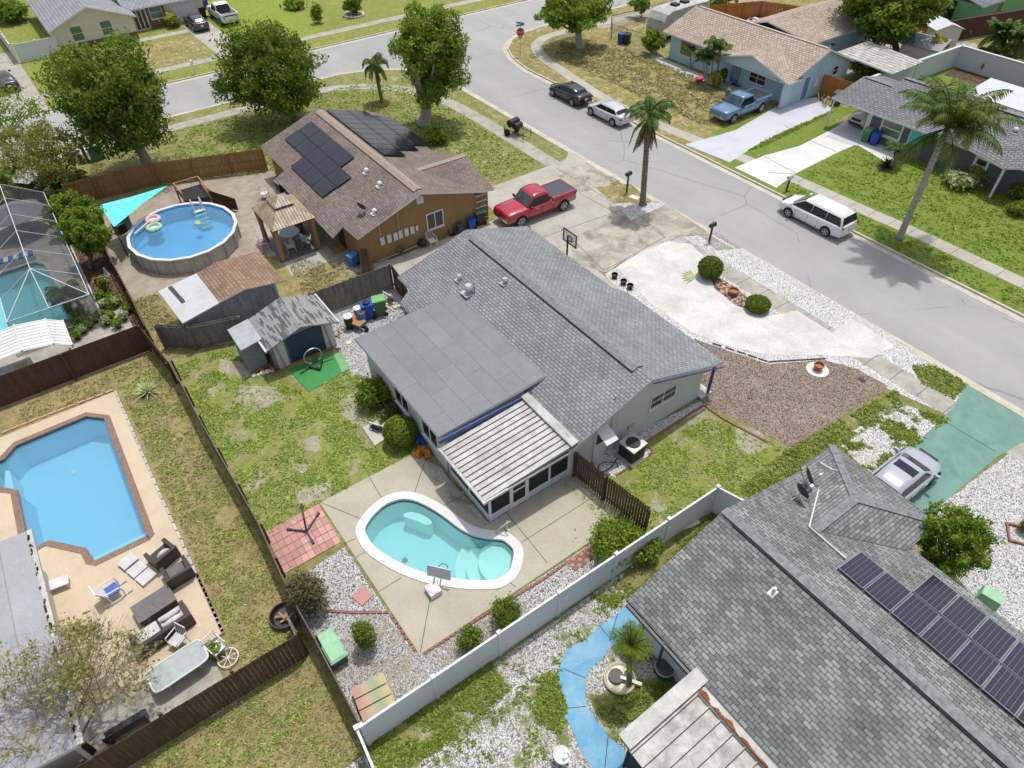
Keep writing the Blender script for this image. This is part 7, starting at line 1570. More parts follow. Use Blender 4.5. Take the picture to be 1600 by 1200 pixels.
armchair('empty dark wicker armchair without a cushion on the tan deck edge', P(282,900), math.radians(-175), False)
T = thing('wicker_sofa', 'dark wicker sofa with pale grey cushions on the tan deck', 'sofa', (*P(256,985)[:2], .03), math.radians(90)); mb = MB()
mb.box(-1.0, -.38, .02, 1.0, .4, .32); mb.build('base', 'wicker', T)
for s in (-1, 1): mb = MB(); mb.box(s*1.0-.09, -.45, 0, s*1.0+.09, .42, .6); mb.build('arm', 'wicker', T)
mb = MB(); mb.box(-1.08, -.52, 0, 1.08, -.36, .75); mb.build('backrest', 'wicker', T)
T.rotation_euler[2] = math.radians(177)
for x0, n_ in ((-.9, 'seat_cushion'), (.05, 'seat_cushion')): mb = MB(); mb.box(x0, -.3, .32, x0+.85, .38, .46); mb.build(n_, 'cushion', T)
for k in range(2): mb = MB(); mb.ell((.48, -.15+k*.3, .55), (.42, .14, .13), 12, 8); mb.build('pillow', 'cushion', T, smooth=True)
T.rotation_euler[2] = math.radians(97); T.location = (*P(258,988)[:2], .03)
T = thing('coffee_table', 'grey-topped wicker coffee table beside the wicker sofa', 'table', (*P(247,952)[:2], .03), math.radians(97)); mb = MB(); mb.box(-.72, -.42, 0, .72, .42, .42); mb.build('base', 'wicker', T); mb = MB(); mb.box(-.76, -.46, .42, .76, .46, .47)
mb.build('top', 'wicker_top', T)
T = thing('lounger_pad', 'three-part grey lounger cushion lying on the tan deck', 'cushion', (*P(216,892)[:2], .03), math.radians(20))
for k in range(3): mb = MB(); mb.cbox((-.6+k*.62, 0, .09+(.05 if k == 0 else 0)), (.56, .66, .13)); mb.build('pad', 'cushion', T)
T = thing('rocking_chair', 'white rocking chair with a blue seat on the tan deck', 'chair', (*P(182,930)[:2], .03), math.radians(100)); mb = MB(); mb.cbox((0, 0, .42), (.5, .5, .05)); mb.build('seat', 'cloth_blue', T)
mb = MB(); mb.loft([[(-.27, -.27, .42), (-.22, -.27, .42), (-.22, .27, .42), (-.27, .27, .42)], [(-.55, -.3, 1.05), (-.5, -.3, 1.05), (-.5, .3, 1.05), (-.55, .3, 1.05)]]); mb.build('backrest', 'trim_white', T)
for s in (-1, 1):
    mb = MB(); mb.tube([(-.55, s*.3, .1), (-.1, s*.3, .02), (.3, s*.3, .03), (.6, s*.3, .14)], .03, 6); mb.build('rocker', 'trim_white', T); mb = MB(); mb.tube([(-.32, s*.3, .68), (.25, s*.32, .66), (.3, s*.3, .4), (.28, s*.3, .05)], .03, 6); mb.tube([(-.25, s*.28, .05), (-.3, s*.28, .5)], .025, 6); mb.build('arm', 'trim_white', T)
def metal_chair(name, label, at, rz, col='trim_white', seat='cushion', z=.03):
    T = thing(name, label, 'chair', (at[0], at[1], z), rz); mb = MB(); mb.cbox((0, 0, .43), (.48, .5, .05)); mb.build('seat', seat, T)
    mb = MB(); mb.tube([(-.24, -.25, .42), (-.38, -.25, .95), (-.38, .25, .95), (-.24, .25, .42)], .02, 5)
    for k in (-.15, -.05, .05, .15): mb.tube([(-.25, k, .43), (-.38, k, .94)], .012, 4)
    mb.build('backrest', col, T)
    for a in (-1, 1):
        for b in (-1, 1): mb = MB(); mb.tube([(a*.22, b*.24, .42), (a*.27, b*.27, 0)], .02, 5); mb.build('leg', col, T)
        mb = MB(); mb.tube([(-.33, a*.27, .68), (.2, a*.28, .66), (.22, a*.26, .42)], .025, 5); mb.build('arm', col, T)
    return T
metal_chair('garden_chair', 'white garden chair behind the wicker sofa', P(283,1008), math.radians(-60))
metal_chair('garden_chair', 'white wooden chair beside the wheeled planter at the deck corner', P(345,1020), math.radians(20), seat='trim_white')
T = thing('planter', 'round planter with green leaves between the white chair and the fence', 'planter', (*P(338,1025)[:2], 0)); mb = MB(); mb.lathe([(.18, 0), (.26, .35), (.28, .35), (.24, .3), (.02, .3)], 14); mb.build('pot', 'tank_green', T); pos, d, tn = blob_points([(0, 0, .45, .3, .3, .2)], 260); leaves('foliage', T, pos, d, .1, 'leaf_mid', tone=tn)
T = thing('cart_wheel', 'white spoked cart wheel lying beside the planter', 'wheel', (*P(358,1030)[:2], .1)); mb = MB(); mb.tube([(.38*math.cos(2*PI*k/20), .38*math.sin(2*PI*k/20), .05) for k in range(21)], .025, 5); mb.build('rim', 'trim_white', T)
for k in range(4): mb = MB(); mb.tube([(.37*math.cos(PI*k/4), .37*math.sin(PI*k/4), .05), (-.37*math.cos(PI*k/4), -.37*math.sin(PI*k/4), .05)], .015, 4); mb.build('spoke', 'trim_white', T)
T = thing('patio_table', 'long white-framed glass table beside the bottom brown fence', 'table', (*P(288,1052)[:2], 0), math.radians(95)); mb = MB()
q = [(math.copysign(abs(math.cos(2*PI*(k+.5)/24))**.3, math.cos(2*PI*(k+.5)/24)), .5*math.copysign(abs(math.sin(2*PI*(k+.5)/24))**.3, math.sin(2*PI*(k+.5)/24))) for k in range(24)]; mb.prism(q, .68, .7); mb.build('glass_top', 'glass_table', T)
mb = MB(); mb.tube([(p[0]*1.02, p[1]*1.03, .7) for p in q+q[:1]], .035, 6); mb.build('frame', 'trim_white', T)
for a in (-.6, .6):
    for b in (-.3, .3): mb = MB(); mb.tube([(a, b, 0), (a*.9, b*.9, .68)], .025, 5); mb.build('leg', 'trim_white', T)
T = thing('sun_lounger', 'narrow white patterned lounger beside the metal roof edge', 'lounger', (*P(88,920)[:2], .03), math.radians(82)); mb = MB(); mb.cbox((0, 0, .3), (1.2, .5, .05)); mb.build('bed', 'umbrella_white', T)
for a in (-.5, .5):
    for b in (-.22, .22): mb = MB(); mb.tube([(a, b, 0), (a, b, .3)], .02, 5); mb.build('leg', 'trim_white', T)
T = thing('barbecue', 'black covered barbecue under the sparse tree at the bottom left', 'barbecue', (*P(130,1175)[:2], 0), .5); mb = MB(); mb.cbox((0, 0, .5), (.9, .5, .8)); mb.build('cabinet', 'black', T); mb = MB(); mb.ell((0, 0, .95), (.45, .26, .2), 14, 8); mb.build('hood', 'black', T)
T = thing('garden_bench', 'dark bench along the fence under the sparse tree', 'bench', (*P(205,1140)[:2], 0), math.radians(90)); mb = MB(); mb.box(-.7, -.2, .4, .7, .2, .45); mb.build('seat', 'dark_metal', T); mb = MB(); mb.box(-.7, -.28, .45, .7, -.24, .85); mb.build('backrest', 'dark_metal', T)
for s in (-.6, .6): mb = MB(); mb.box(s-.04, -.2, 0, s+.04, .2, .4); mb.build('leg', 'dark_metal', T)
# near house yard
T = thing('toy_car', 'broken cream and black ride-on frame under the short palm', 'toy', (*P(968,1062)[:2], 0), .6); mb = MB(); mb.lathe([(.55, 0), (.6, .15), (.55, .2), (.48, .12), (.02, .1)], 20); mb.build('shell', 'cream', T)
mb = MB(); mb.cyl((-.15, 0, .12), .28, .12, 14); mb.cbox((.35, .1, .15), (.5, .45, .06)); mb.build('insert', 'black', T); mb = MB(); mb.box(0, -.06, .2, .8, .06, .28); mb.build('bar', 'cream', T)
drum('rain_barrel', 'round dark green barrel with a white rim against the near house wall', P(1036,1052), 'tank_green', 'tank_green', .33, .5, 'barrel')
mb = MB(); mb.tube([(.35*math.cos(2*PI*k/20), .35*math.sin(2*PI*k/20), .52) for k in range(21)], .02, 5); mb.build('rim', 'trim_white', [o for o in C.objects if o.get('category') == 'barrel'][0])
tag(MB().box(-.6, -.12, 0, .6, .12, .05).build('white_plank', 'trim_white', loc=P(1074,822)), 'white plank lying on the ground inside the white fence corner', 'plank'); C.objects[-1].rotation_euler[2] = 1.35
T = thing('ground_bin', 'mint green box half hidden by the tree at the edge of the beige gravel', 'box', (*P(1543,938)[:2], 0), .2); mb = MB(); mb.loft([[(-.4, -.3, 0), (.4, -.3, 0), (.4, .3, 0), (-.4, .3, 0)], [(-.36, -.27, .5), (.36, -.27, .5), (.36, .27, .5), (-.36, .27, .5)]]); mb.build('body', 'mint_box', T)
T = thing('garden_box', 'small brick-edged bed at the right edge of the beige gravel', 'planter', (*P(1597,838)[:2], 0), .6); mb = MB(); mb.box(-.6, -.5, 0, .6, -.42, .12); mb.box(-.6, .42, 0, .6, .5, .12); mb.box(-.6, -.42, 0, -.52, .42, .12); mb.build('edging', 'brick_red', T)
# front yard objects
def pot(label, at, r=.25, h=.35, mat='terracotta', plant=None, name='plant_pot'):
    T = thing(name, label, 'plant pot', (at[0], at[1], 0)); mb = MB(); mb.lathe([(r*.7, 0), (r, h), (r*1.08, h), (r*1.08, h+.05), (r*.9, h+.05), (r*.85, h-.08), (.02, h-.08)], 18); mb.build('pot', mat, T)
    if plant: pos, d, tn = blob_points([(0, 0, h+.35, .35, .35, .4)], 400); leaves('foliage', T, pos, d, .14, plant, tone=tn)
    return T
pot('terracotta pot on the brown rock strip between the two ball bushes', P(1145,460), .3, .3)
T = pot('terracotta and black pot on a white paved ring at the mulch bed edge', P(1277,578), .26, .35); mb = MB(); mb.lathe([(.6, .01), (.6, .04), (.25, .04)], 20); mb.build('paved_ring', 'stone_white', T)
for k, q in enumerate(((960,434),(974,444),(984,451))): pot(['black pot nearest the driveway behind the main roof edge', 'middle of three black pots peeping past the main roof edge', 'black pot farthest from the driveway past the main roof edge'][k], P(*q), .2, .25, 'black')
pot('blue glazed pot with a bushy plant on the blue house porch', P(1128,130), .35, .6, 'blue_pot', 'leaf_olive')
T = thing('drain_cover', 'small black drain cover in the white patch right of the mulch bed', 'cover', (*P(1346,594)[:2], .01)); mb = MB(); mb.cbox((0, 0, .01), (.4, .25, .02)); mb.build('cover', 'black', T)
T = thing('stump', 'scrappy fallen palm fronds beside the nearer ball bush', 'plant', (*P(1085,435)[:2], 0)); mb = MB()
for k in range(7): a = 2.6+k*.35; mb.slab([(0, 0, .1), (math.cos(a)*.5, math.sin(a)*.5, .15), (math.cos(a+.15)*.9, math.sin(a+.15)*.9, .03), (math.cos(a+.25)*.4, math.sin(a+.25)*.4, .12)], .01)
mb.build('fronds', 'yucca', T)
def mailbox(label, at, h=1.1, rz=0, col='black', post='black', w_=.22):
    T = thing('mailbox', label, 'mailbox', (at[0], at[1], 0), rz); mb = MB(); mb.box(-.05, -.05, 0, .05, .05, h); mb.build('post', post, T)
    mb = MB(); mb.loft([[(x, -w_/2, h), (x, w_/2, h), (x, w_/2, h+.14), (x, w_*.3, h+.24), (x, -w_*.3, h+.24), (x, -w_/2, h+.14)] for x in (-.26, .26)]); mb.build('box', col, T); mb = MB(); mb.box(.1, w_/2, h+.08, .14, w_/2+.02, h+.3); mb.build('flag', 'sign_red' if col != 'black' else 'black', T); return T
mailbox('black mailbox on a thin black post at the end of the white front drive', P(1108,378), 1.2, PI/2)
mailbox('black mailbox on a thick black post beside the palm with brown fronds', P(979,301), 1.4, PI/2)
mailbox('grey mailbox on a black post at the white driveway of the slate house', P(1229,297), .95, PI/2, 'trim_pale')
mailbox('white mailbox on a white post across the far street', P(305,116), 1.1, 0, 'trim_white', 'trim_white')
tag(MB().cbox((0, 0, .03), (.7, .45, .05), rz=.3).build('meter_cover', 'trim_white', loc=P(991,309)), 'white meter cover in the grass beside the thick-posted mailbox', 'cover')
T = thing('basketball_hoop', 'black-framed clear basketball hoop rising behind the main roof', 'basketball hoop', (-27.3, 23.4, 0)); hp = above(883, 373, (-27.3, 23.4, 0))-Vector((-27.3, 23.4, 0))
mb = MB(); mb.tube([(0, 0, 0), (0, 0, hp.z+.2)], .06, 8); mb.cbox((0, 0, .15), (1.1, .7, .3)); mb.build('pole', 'black', T)
M['clear_board'] = screen_mat('clear_board', (.6, .6, .62), .35); mb = MB(); mb.X = Matrix.Translation((0, .15, hp.z)); 
mb.box(-.6, 0, -.4, .6, .03, .4); bb = mb.build('backboard', 'clear_board', T); mb = MB()
for x0, x1, z0, z1 in ((-.64, .64, -.44, -.38), (-.64, .64, .38, .44), (-.64, -.58, -.38, .38), (.58, .64, -.38, .38), (-.22, .22, .08, .12), (-.22, .22, -.24, -.2), (-.22, -.18, -.2, .08), (.18, .22, -.2, .08)): mb.box(x0, .13, hp.z+z0, x1, .2, hp.z+z1)
mb.build('board_frame', 'black', bb); mb = MB(); mb.tube([(.23*math.cos(2*PI*k/16), .45+.23*math.sin(2*PI*k/16), hp.z-.25) for k in range(17)], .015, 5); mb.build('rim', 'black', T)
# street
def text_mesh(txt, size, mat, par, loc, rot, depth=.003):
    cu = bpy.data.curves.new('lettering', 'FONT'); cu.body = txt; cu.size = size; cu.extrude = depth; cu.align_x = 'CENTER'; cu.align_y = 'CENTER'
    tmp = bpy.data.objects.new('lettering', cu); me = bpy.data.meshes.new_from_object(tmp); bpy.data.objects.remove(tmp); o = bpy.data.objects.new('lettering', me); C.objects.link(o); me.materials.append(M[mat]); o.parent = par; o.location = loc; o.rotation_euler = rot; return o
sb = P(813,87); T = thing('stop_sign', 'red octagonal stop sign with green street names on top at the corner', 'road sign', tuple(sb)); fa = math.atan2(-sb.y, -sb.x)+.1
mb = MB(); mb.tube([(0, 0, 0), (0, 0, 3.3)], .035, 6); mb.build('post', 'galv', T)
R0 = Matrix.Rotation(fa-PI/2+PI, 4, 'Z'); mb = MB(); mb.X = Matrix.Translation((0, 0, 2.3)) @ R0 @ Matrix.Rotation(PI/2, 4, 'X'); k8 = [(math.cos(PI/8+PI*k/4), math.sin(PI/8+PI*k/4)) for k in range(8)]
mb.prism([(p[0]*.44, p[1]*.44) for p in k8], .04, .05); plate = mb.build('plate', 'trim_white', T); mb = MB(); mb.X = Matrix.Translation((0, 0, 2.3)) @ R0 @ Matrix.Rotation(PI/2, 4, 'X'); mb.prism([(p[0]*.41, p[1]*.41) for p in k8], .052, .056); mb.build('red_face', 'sign_red', plate)
fd = Vector((math.cos(fa), math.sin(fa), 0)); text_mesh('STOP', .3, 'trim_white', plate, (fd.x*.065, fd.y*.065, 2.3), (PI/2, 0, fa+PI/2))
for k, r_ in enumerate((.5, -.9)):
    mb = MB(); mb.X = Matrix.Translation((0, 0, 2.95+.2*k)) @ Matrix.Rotation(fa+PI/2+r_*.6, 4, 'Z'); mb.box(-.45, -.01, -.09, .45, .01, .09); mb.build('street_name_blade', 'sign_teal', T)
mb = MB(); mb.X = Matrix.Translation((0, 0, 1.78)) @ R0; mb.box(-.2, -.06, -.07, .2, -.04, .07); mb.build('small_plate', 'sign_red', T)
T = thing('smoker_grill', 'black double-barrel smoker grill on a trailer frame at the roadside verge', 'smoker', tuple(P(808,212)), math.radians(12))
mb = MB(); mb.X = Matrix.Translation((-.5, .1, 1.0)) @ Matrix.Rotation(PI/2, 4, 'X'); mb.cyl((0, 0, -.5), .32, 1.0, 16); mb.cyl((.5, -.15, -.4), .26, .8, 16); mb.build('barrel', 'black', T)
mb = MB(); 
for a in (-1.0, 1.1):
    for b in (-.5, .5): mb.tube([(a, b, .1), (a, b, .75)], .03, 5)
for b in (-.5, .5): mb.tube([(-1.1, b, .5), (1.4, b, .5)], .03, 5)
for k in range(6): mb.tube([(.2+k*.2, -.5, .75), (.2+k*.2, .5, .75)], .012, 4); mb.tube([(.2+k*.2, -.5, .5), (.2+k*.2, -.5, .75)], .012, 4)
mb.build('trailer_frame', 'dark_metal', T)
for b in (-1, 1): mb = MB(); mb.X = Matrix.Translation((-.6, b*.6, .3)) @ Matrix.Rotation(PI/2, 4, 'X'); mb.cyl((0, 0, -.08), .3, .16, 16); mb.build('wheel', 'tyre', T)
cart('wheeled_bin', 'blue wheeled bin on the corner lot beside the black one', P(970,68), .4, 'bin_blue', 'bin_blue')
cart('wheeled_bin', 'black wheeled bin on the corner lot beside the blue one', P(979,69), .4, 'bin_black', 'bin_black')
cart('wheeled_bin', 'green wheeled bin in front of the cream hatchback', P(1351,221), .2, 'bin_green', 'bin_green_lid')
cart('wheeled_bin', 'blue wheeled bin in front of the slate house window', P(1364,226), .2, 'bin_blue', 'bin_blue')
cart('wheeled_bin', 'dark green bin full of cuttings by the orange fence panel', P(1305,163), .2, 'tank_green', 'tank_green', 1.05)
cart('wheeled_bin', 'black wheeled bin with a teal lid at the corner of the brown house', P(750,350), -.2, 'bin_black', 'box_teal')
cart('wheeled_bin', 'blue bin beside the black one behind the main roof by the brown wall', P(737,358), -.2, 'bin_blue', 'bin_blue', .75)
drum('round_bin', 'grey round bin against the brown wall behind the main roof', P(719,364), 'bin_dark_lid', 'bin_dark_lid', .25, .7)
cart('wheeled_bin', 'light blue bin on the paver strip by the brown house corner', P(553,415), .3, 'bin_blue_light', 'bin_blue_light', .8)
cart('wheeled_bin', 'blue recycling bin between the garage and the white pickup', P(322,14), .2, 'bin_blue', 'bin_blue')
cart('wheeled_bin', 'black bin beside the garage door next to the charcoal sedan', P(318,28), .2, 'bin_black', 'bin_black', 1.1)
T = thing('hand_truck', 'black hand truck leaning on the brown wall beside the round bin', 'hand truck', (*P(708,368)[:2], 0), 0); mb = MB(); mb.tube([(-.2, -.2, .1), (-.35, -.2, 1.1), (-.35, .2, 1.1), (-.2, .2, .1)], .025, 6); mb.build('frame', 'black', T); mb = MB(); mb.box(-.2, -.2, .02, .1, .2, .05); mb.build('toe_plate', 'black', T)
metal_chair('garden_chair', 'white wire chair against the brown house wall', P(676,384), 0, 'trim_white', 'trim_white', 0)
T = thing('scooter', 'dark mower-like machine on the ground under the brown house window', 'mower', (*P(660,385)[:2], 0), .6); mb = MB(); mb.ell((0, 0, .3), (.4, .26, .25), 12, 8); mb.build('hood', 'black', T); mb = MB(); mb.tube([(-.35, -.2, .15), (-.9, -.2, .8), (-.9, .2, .8), (-.35, .2, .15)], .02, 5); mb.build('handle', 'galv', T)
T = thing('hose_reel', 'dark hose coiled on the brown house wall', 'hose reel', (-35.45, 15.95, .45)); mb = MB()
for k in range(3): mb.tube([(.03*k, .25*math.cos(2*PI*j/16), .25*math.sin(2*PI*j/16)) for j in range(17)], .03, 5)
mb.build('coil', 'tank_green', T)
T = thing('lumber_stack', 'dark planks and frames leaning against the corner of the brown house', 'lumber', (*P(590,410)[:2], 0))
for k in range(7): mb = MB(); a = Vector((-35.9+.1*k, 13.9-.12*k, 0)); mb.tube([a+Vector((1.0-.1*k, -.4, 0)), a+Vector((-.1, -.1, 1.9-.12*k))], .04, 4); mb.build('plank', 'fence_dark' if k % 3 else 'fence_weathered', T, True)
T = thing('utility_box', 'green electrical cabinet with a pale top near the big shade tree', 'utility box', tuple(P(154,248)), .1); mb = MB(); mb.box(-.35, -.5, 0, .35, .5, 1.2); mb.build('cabinet', 'box_teal', T); mb = MB(); mb.slab([(-.42, -.56, 1.26), (.42, -.56, 1.22), (.42, .56, 1.22), (-.42, .56, 1.26)], .06); mb.build('top', 'mint_box', T)
tag(MB().box(-.12, -.12, 0, .12, .12, 1.5).build('wooden_post', 'fence_grey', loc=P(138,253)), 'tall brown wooden post beside the green electrical cabinet', 'post')
tag(MB().box(-.16, -.16, 0, .16, .16, .75).build('wooden_post', 'fence_dark', loc=P(129,255)), 'short dark post left of the tall wooden post', 'post')
T = thing('rock_ring', 'ring of stones and red flowers round the small palm on the corner lawn', 'flower bed', tuple(P(597,162))); c = P(597,162)
for k in range(14): a = 2*PI*k/14; mb = MB(); mb.ell((c.x+.75*math.cos(a), c.y+.75*math.sin(a), .05), (.16, .12, .1), 7, 5); mb.build('stone', 'terracotta', T, True)
stones('rock_ring', 'ring of white rocks round the small tree on the far lawn', [P(553,24)+Vector((1.1*math.cos(a), 1.1*math.sin(a), 0)) for a in [2*PI*k/18 for k in range(18)]], 'stone_white', .22)
# above-ground pool yard
T = thing('pool_ladder', 'white steps with tall handrails over the rim of the above-ground pool', 'ladder', (*P(311,330)[:2], 0)); c = P(312, 330, 1.1)
for s in (-.3, .3): mb = MB(); mb.tube([(c.x-.8, c.y+s, .0), (c.x-.55, c.y+s, 1.75), (c.x-.3, c.y+s, 1.95), (c.x-.1, c.y+s, 1.7), (c.x+.1, c.y+s, .5)], .04, 6); mb.build('handrail', 'trim_white', T, True)
for k in range(5): mb = MB(); mb.cbox((c.x-.05+k*.22, c.y, 1.1-k*.2), (.25, .75, .06)); mb.build('step', 'mint_box' if k else 'trim_white', T, True)
def ringfloat(label, at, z, mat, r=.42): T = thing('pool_float', label, 'pool float', (at[0], at[1], z)); mb = MB(); mb.tube([(r*math.cos(2*PI*k/24), r*math.sin(2*PI*k/24), 0) for k in range(25)], .14, 8); mb.build('ring', mat, T, smooth=True); mb = MB(); mb.cyl((0, 0, -.06), r*.8, .03, 18); mb.build('mesh_seat', 'trim_white', T); return T
c = P(240, 345, 1.0); ringfloat('pink and white inflatable ring leaning at the rim of the above-ground pool', c, 1.12, 'pink_pale', .4)
c = P(241, 356, 1.0); ringfloat('mint inflatable ring floating below the pink one in the round pool', c, 1.04, 'mint_box', .42)
T = thing('pool_noodle', 'yellow and white foam noodles lying on the pool rim at the left', 'pool noodle', tuple(P(220, 352, 1.2))); 
for k in range(3): a = P(209+k*2, 366-k, 1.2); b = P(232+k*2, 346-k, 1.22); mb = MB(); mb.tube([a, b], .04, 6); mb.build('noodle', ('yucca', 'trim_white', 'pink')[k], T, True)
T = thing('pool_float', 'small green and yellow turtle float beside the pool steps', 'pool float', tuple(P(309, 349, 1.0))); mb = MB(); mb.ell((0, 0, .03), (.3, .22, .1), 12, 6); mb.build('body', 'yucca', T)
T = thing('shade_sail', 'turquoise triangular shade sail stretched above the left side of the round pool', 'shade sail', tuple(P(190, 330))); A, B, Cc = P(148,322,2.5), P(262,290,1.9), P(178,355,2.3); mb = MB(); n = 10; V = []; idx = {}
for i in range(n+1):
    for j_ in range(n+1-i):
        u, v_ = i/n, j_/n; w2 = 1-u-v_; p = A*w2+B*u+Cc*v_; ce = (A+B+Cc)/3; k_ = 4*(u*v_+v_*w2+w2*u)*0; e = min(u, v_, w2); pull = (1-e*3)*.14*(1-max(u, v_, w2))**1.0*1.6; p = p.lerp(ce, pull); p.z -= .25*(u*v_*w2)*9; idx[i, j_] = len(V); V.append(tuple(p))
fs = []
for i in range(n):
    for j_ in range(n-i):
        fs.append((idx[i, j_], idx[i+1, j_], idx[i, j_+1]))
        if j_ < n-i-1: fs.append((idx[i+1, j_], idx[i+1, j_+1], idx[i, j_+1]))
mb.add(V, fs); mb.build('cloth', 'sail', T, True, True)
for p, b in ((A, 0), (Cc, 0)): mb = MB(); mb.tube([(p.x, p.y, 0), (p.x, p.y, p.z+.05)], .04, 6); mb.build('post', 'dark_metal', T, True)
for q, lb, col in (((190,362), 'black bin under the edge of the turquoise shade sail', 'bin_black'), ((198,356), 'teal storage cabinet beside the round pool under the shade sail', 'box_teal')): T = thing('storage_bin', lb, 'box', (*P(*q)[:2], 0), .4); mb = MB(); mb.box(-.35, -.3, 0, .35, .3, .85 if col == 'box_teal' else .6); mb.build('body', col, T); mb = MB(); mb.box(-.38, -.33, .85 if col == 'box_teal' else .6, .38, .33, .9 if col == 'box_teal' else .66); mb.build('lid', 'bin_dark_lid', T)
T = thing('wooden_deck', 'raised wooden deck with a dark ramp and carved side panel behind the round pool', 'deck', (*P(305,312)[:2], 0)); mb = MB(); d0, d1, d2, d3 = [Vector((*P(*q_, 1.5)[:2], .9)) for q_ in ((271,287), (309,276), (324,295), (284,302))]
mb.slab([d0, d3, d2, d1], .1); mb.build('platform', 'black', T, True)
for p in (d0, d1, d2, d3): mb = MB(); mb.tube([(p.x, p.y, 0), (p.x, p.y, 1.5)], .07, 4); mb.build('post', 'wood_warm', T, True)
for a, b in ((d0, d1), (d0, d3), (d1, d2)): mb = MB(); mb.tube([(a.x, a.y, 1.5), (b.x, b.y, 1.5)], .06, 4); mb.build('handrail', 'wood_warm', T, True)
mb = MB(); mb.slab([(d2.x, d2.y, .95), (d1.x, d1.y, .95), (d1.x+1.3, d1.y+1.0, .05), (d2.x+1.3, d2.y+1.0, .05)], .06); mb.build('stairs', 'fence_brown', T, True)
mb = MB(); a = P(326,306,.6); b = P(353,318,.0); mb.box(0, 0, 0, .001, .001, .001) if False else mb.slab([(d2.x, d2.y, 1.4), (d2.x+1.6, d2.y+1.3, 1.0), (d2.x+1.6, d2.y+1.3, .1), (d2.x, d2.y, .1)], .03); mb.build('carved_panel', 'fence_dark', T, True)
# gazebo
T = thing('gazebo', 'wooden gazebo with a two-tier striped metal roof beside the brown house', 'gazebo', (-41, 10.8, 0)); gx0, gx1, gy0, gy1 = -42.8, -39.1, 9.1, 12.0
t = NT('gazebo_metal'); uv = t.n('TexCoord').outputs['UV']; mpn = t.n('Mapping'); t.l(uv, mpn.inputs[0]); wv = t.n('TexWave', i_Scale=1.6, i_Distortion=.6, i_Detail=2.0); t.l(mpn.outputs[0], wv.inputs['Vector']); M['gazebo_metal'] = t.done(t.mix(t.ramp(t.noise(1.2, 6, .7), [(.4, 0), (.6, 1)]), t.ramp(wv.outputs['Fac'], [(.2, (.1, .09, .08)), (.6, (.3, .22, .14))]), t.ramp(wv.outputs['Fac'], [(.2, (.3, .16, .08)), (.7, (.52, .44, .3))])), .5)
def hip(x0, x1, y0, y1, z0, z1, k=.0):
    cx, cy = (x0+x1)/2, (y0+y1)/2; a, b = (x1-x0)/2*k, (y1-y0)/2*k; q = [(cx-a, cy-b, z1), (cx+a, cy-b, z1), (cx+a, cy+b, z1), (cx-a, cy+b, z1)]; e = [(x0, y0, z0), (x1, y0, z0), (x1, y1, z0), (x0, y1, z0)]
    if k == 0: return [[e[0], e[1], q[0]], [e[1], e[2], q[0]], [e[2], e[3], q[0]], [e[3], e[0], q[0]]]
    return [[e[i], e[(i+1) % 4], q[(i+1) % 4], q[i]] for i in range(4)]
roof_part(T, hip(gx0, gx1, gy0, gy1, 2.45, 3.2, .38), 'gazebo_metal', 'dark_metal', th=.05); roof_part(T, hip(-41.75, -40.15, 9.9, 11.2, 3.3, 3.75), 'gazebo_metal', 'dark_metal', 'upper_roof', th=.05)
for x in (gx0+.2, gx1-.2):
    for y in (gy0+.2, gy1-.2):
        mb = MB(); mb.box(x-.09, y-.09, 0, x+.09, y+.09, 2.45); mb.build('post', 'wood_warm', T, True); mb = MB(); mb.lathe([(.2, .02), (.13, 1.1), (.24, 2.3)], 9, 0, (x+(.22 if x < -41 else -.22), y, 0)); mb.build('curtain', 'curtain', T, True)
mb = MB(); mb.box(gx0+.1, gy0+.1, .02, gx1-.1, gy1-.1, .04); mb.build('rug', 'wicker_top', T, True)
T = thing('patio_table', 'round glass table under the gazebo', 'table', (-41.3, 10.7, .04)); mb = MB(); mb.cyl((0, 0, .7), .65, .03, 24); mb.build('glass_top', 'glass_table', T); mb = MB(); mb.tube([(.66*math.cos(2*PI*k/20), .66*math.sin(2*PI*k/20), .71) for k in range(21)], .025, 5); mb.cyl((0, 0, 0), .25, .7, 12, r2=.06); mb.build('frame', 'galv', T)
for k, (x, y, r_, c, lb) in enumerate(((-42.2, 11.6, -.6, 'black', 'dark metal chair at the far corner under the gazebo'), (-40.2, 11.4, 2.5, 'trim_pale', 'pale wire chair near the open right corner of the gazebo'), (-40.1, 10.2, 3.0, 'cream', 'cream-backed chair at the front edge of the gazebo'), (-41.3, 8.85, 1.4, 'brick_red', 'red and white rocking chair at the left side of the gazebo'))): metal_chair('patio_chair', lb, (x, y), r_, 'trim_white' if c == 'brick_red' else c, c, .04)
metal_chair('garden_chair', 'white plastic chair alone on the sand behind the gazebo', P(415,310), 1.0, 'trim_white', 'trim_white', 0)
T = thing('garden_ornament', 'lime green potted lantern stand by the brown house back door', 'lantern', (*P(512,372)[:2], 0)); mb = MB(); mb.tube([(0, 0, 0), (0, 0, .8)], .03, 6); mb.build('pole', 'trim_pale', T); mb = MB(); mb.ell((0, 0, .95), (.25, .2, .22), 10, 6); mb.build('shade', 'lime', T)
tag(MB().cbox((0, 0, .06), (1.1, .9, .05), rx=.04).build('plywood_ramp', 'wood_warm', loc=P(527,388)), 'brown plywood ramp on the paving by the back door', 'ramp')
T = thing('potting_table', 'small wooden table against the brown house back wall', 'table', (*P(553,390)[:2], 0)); mb = MB(); mb.box(-.4, -.3, .8, .4, .3, .85); mb.build('top', 'concrete_plain', T)
for a in (-.35, .35):
    for b in (-.25, .25): mb = MB(); mb.box(a-.03, b-.03, 0, a+.03, b+.03, .8); mb.build('leg', 'fence_dark', T)
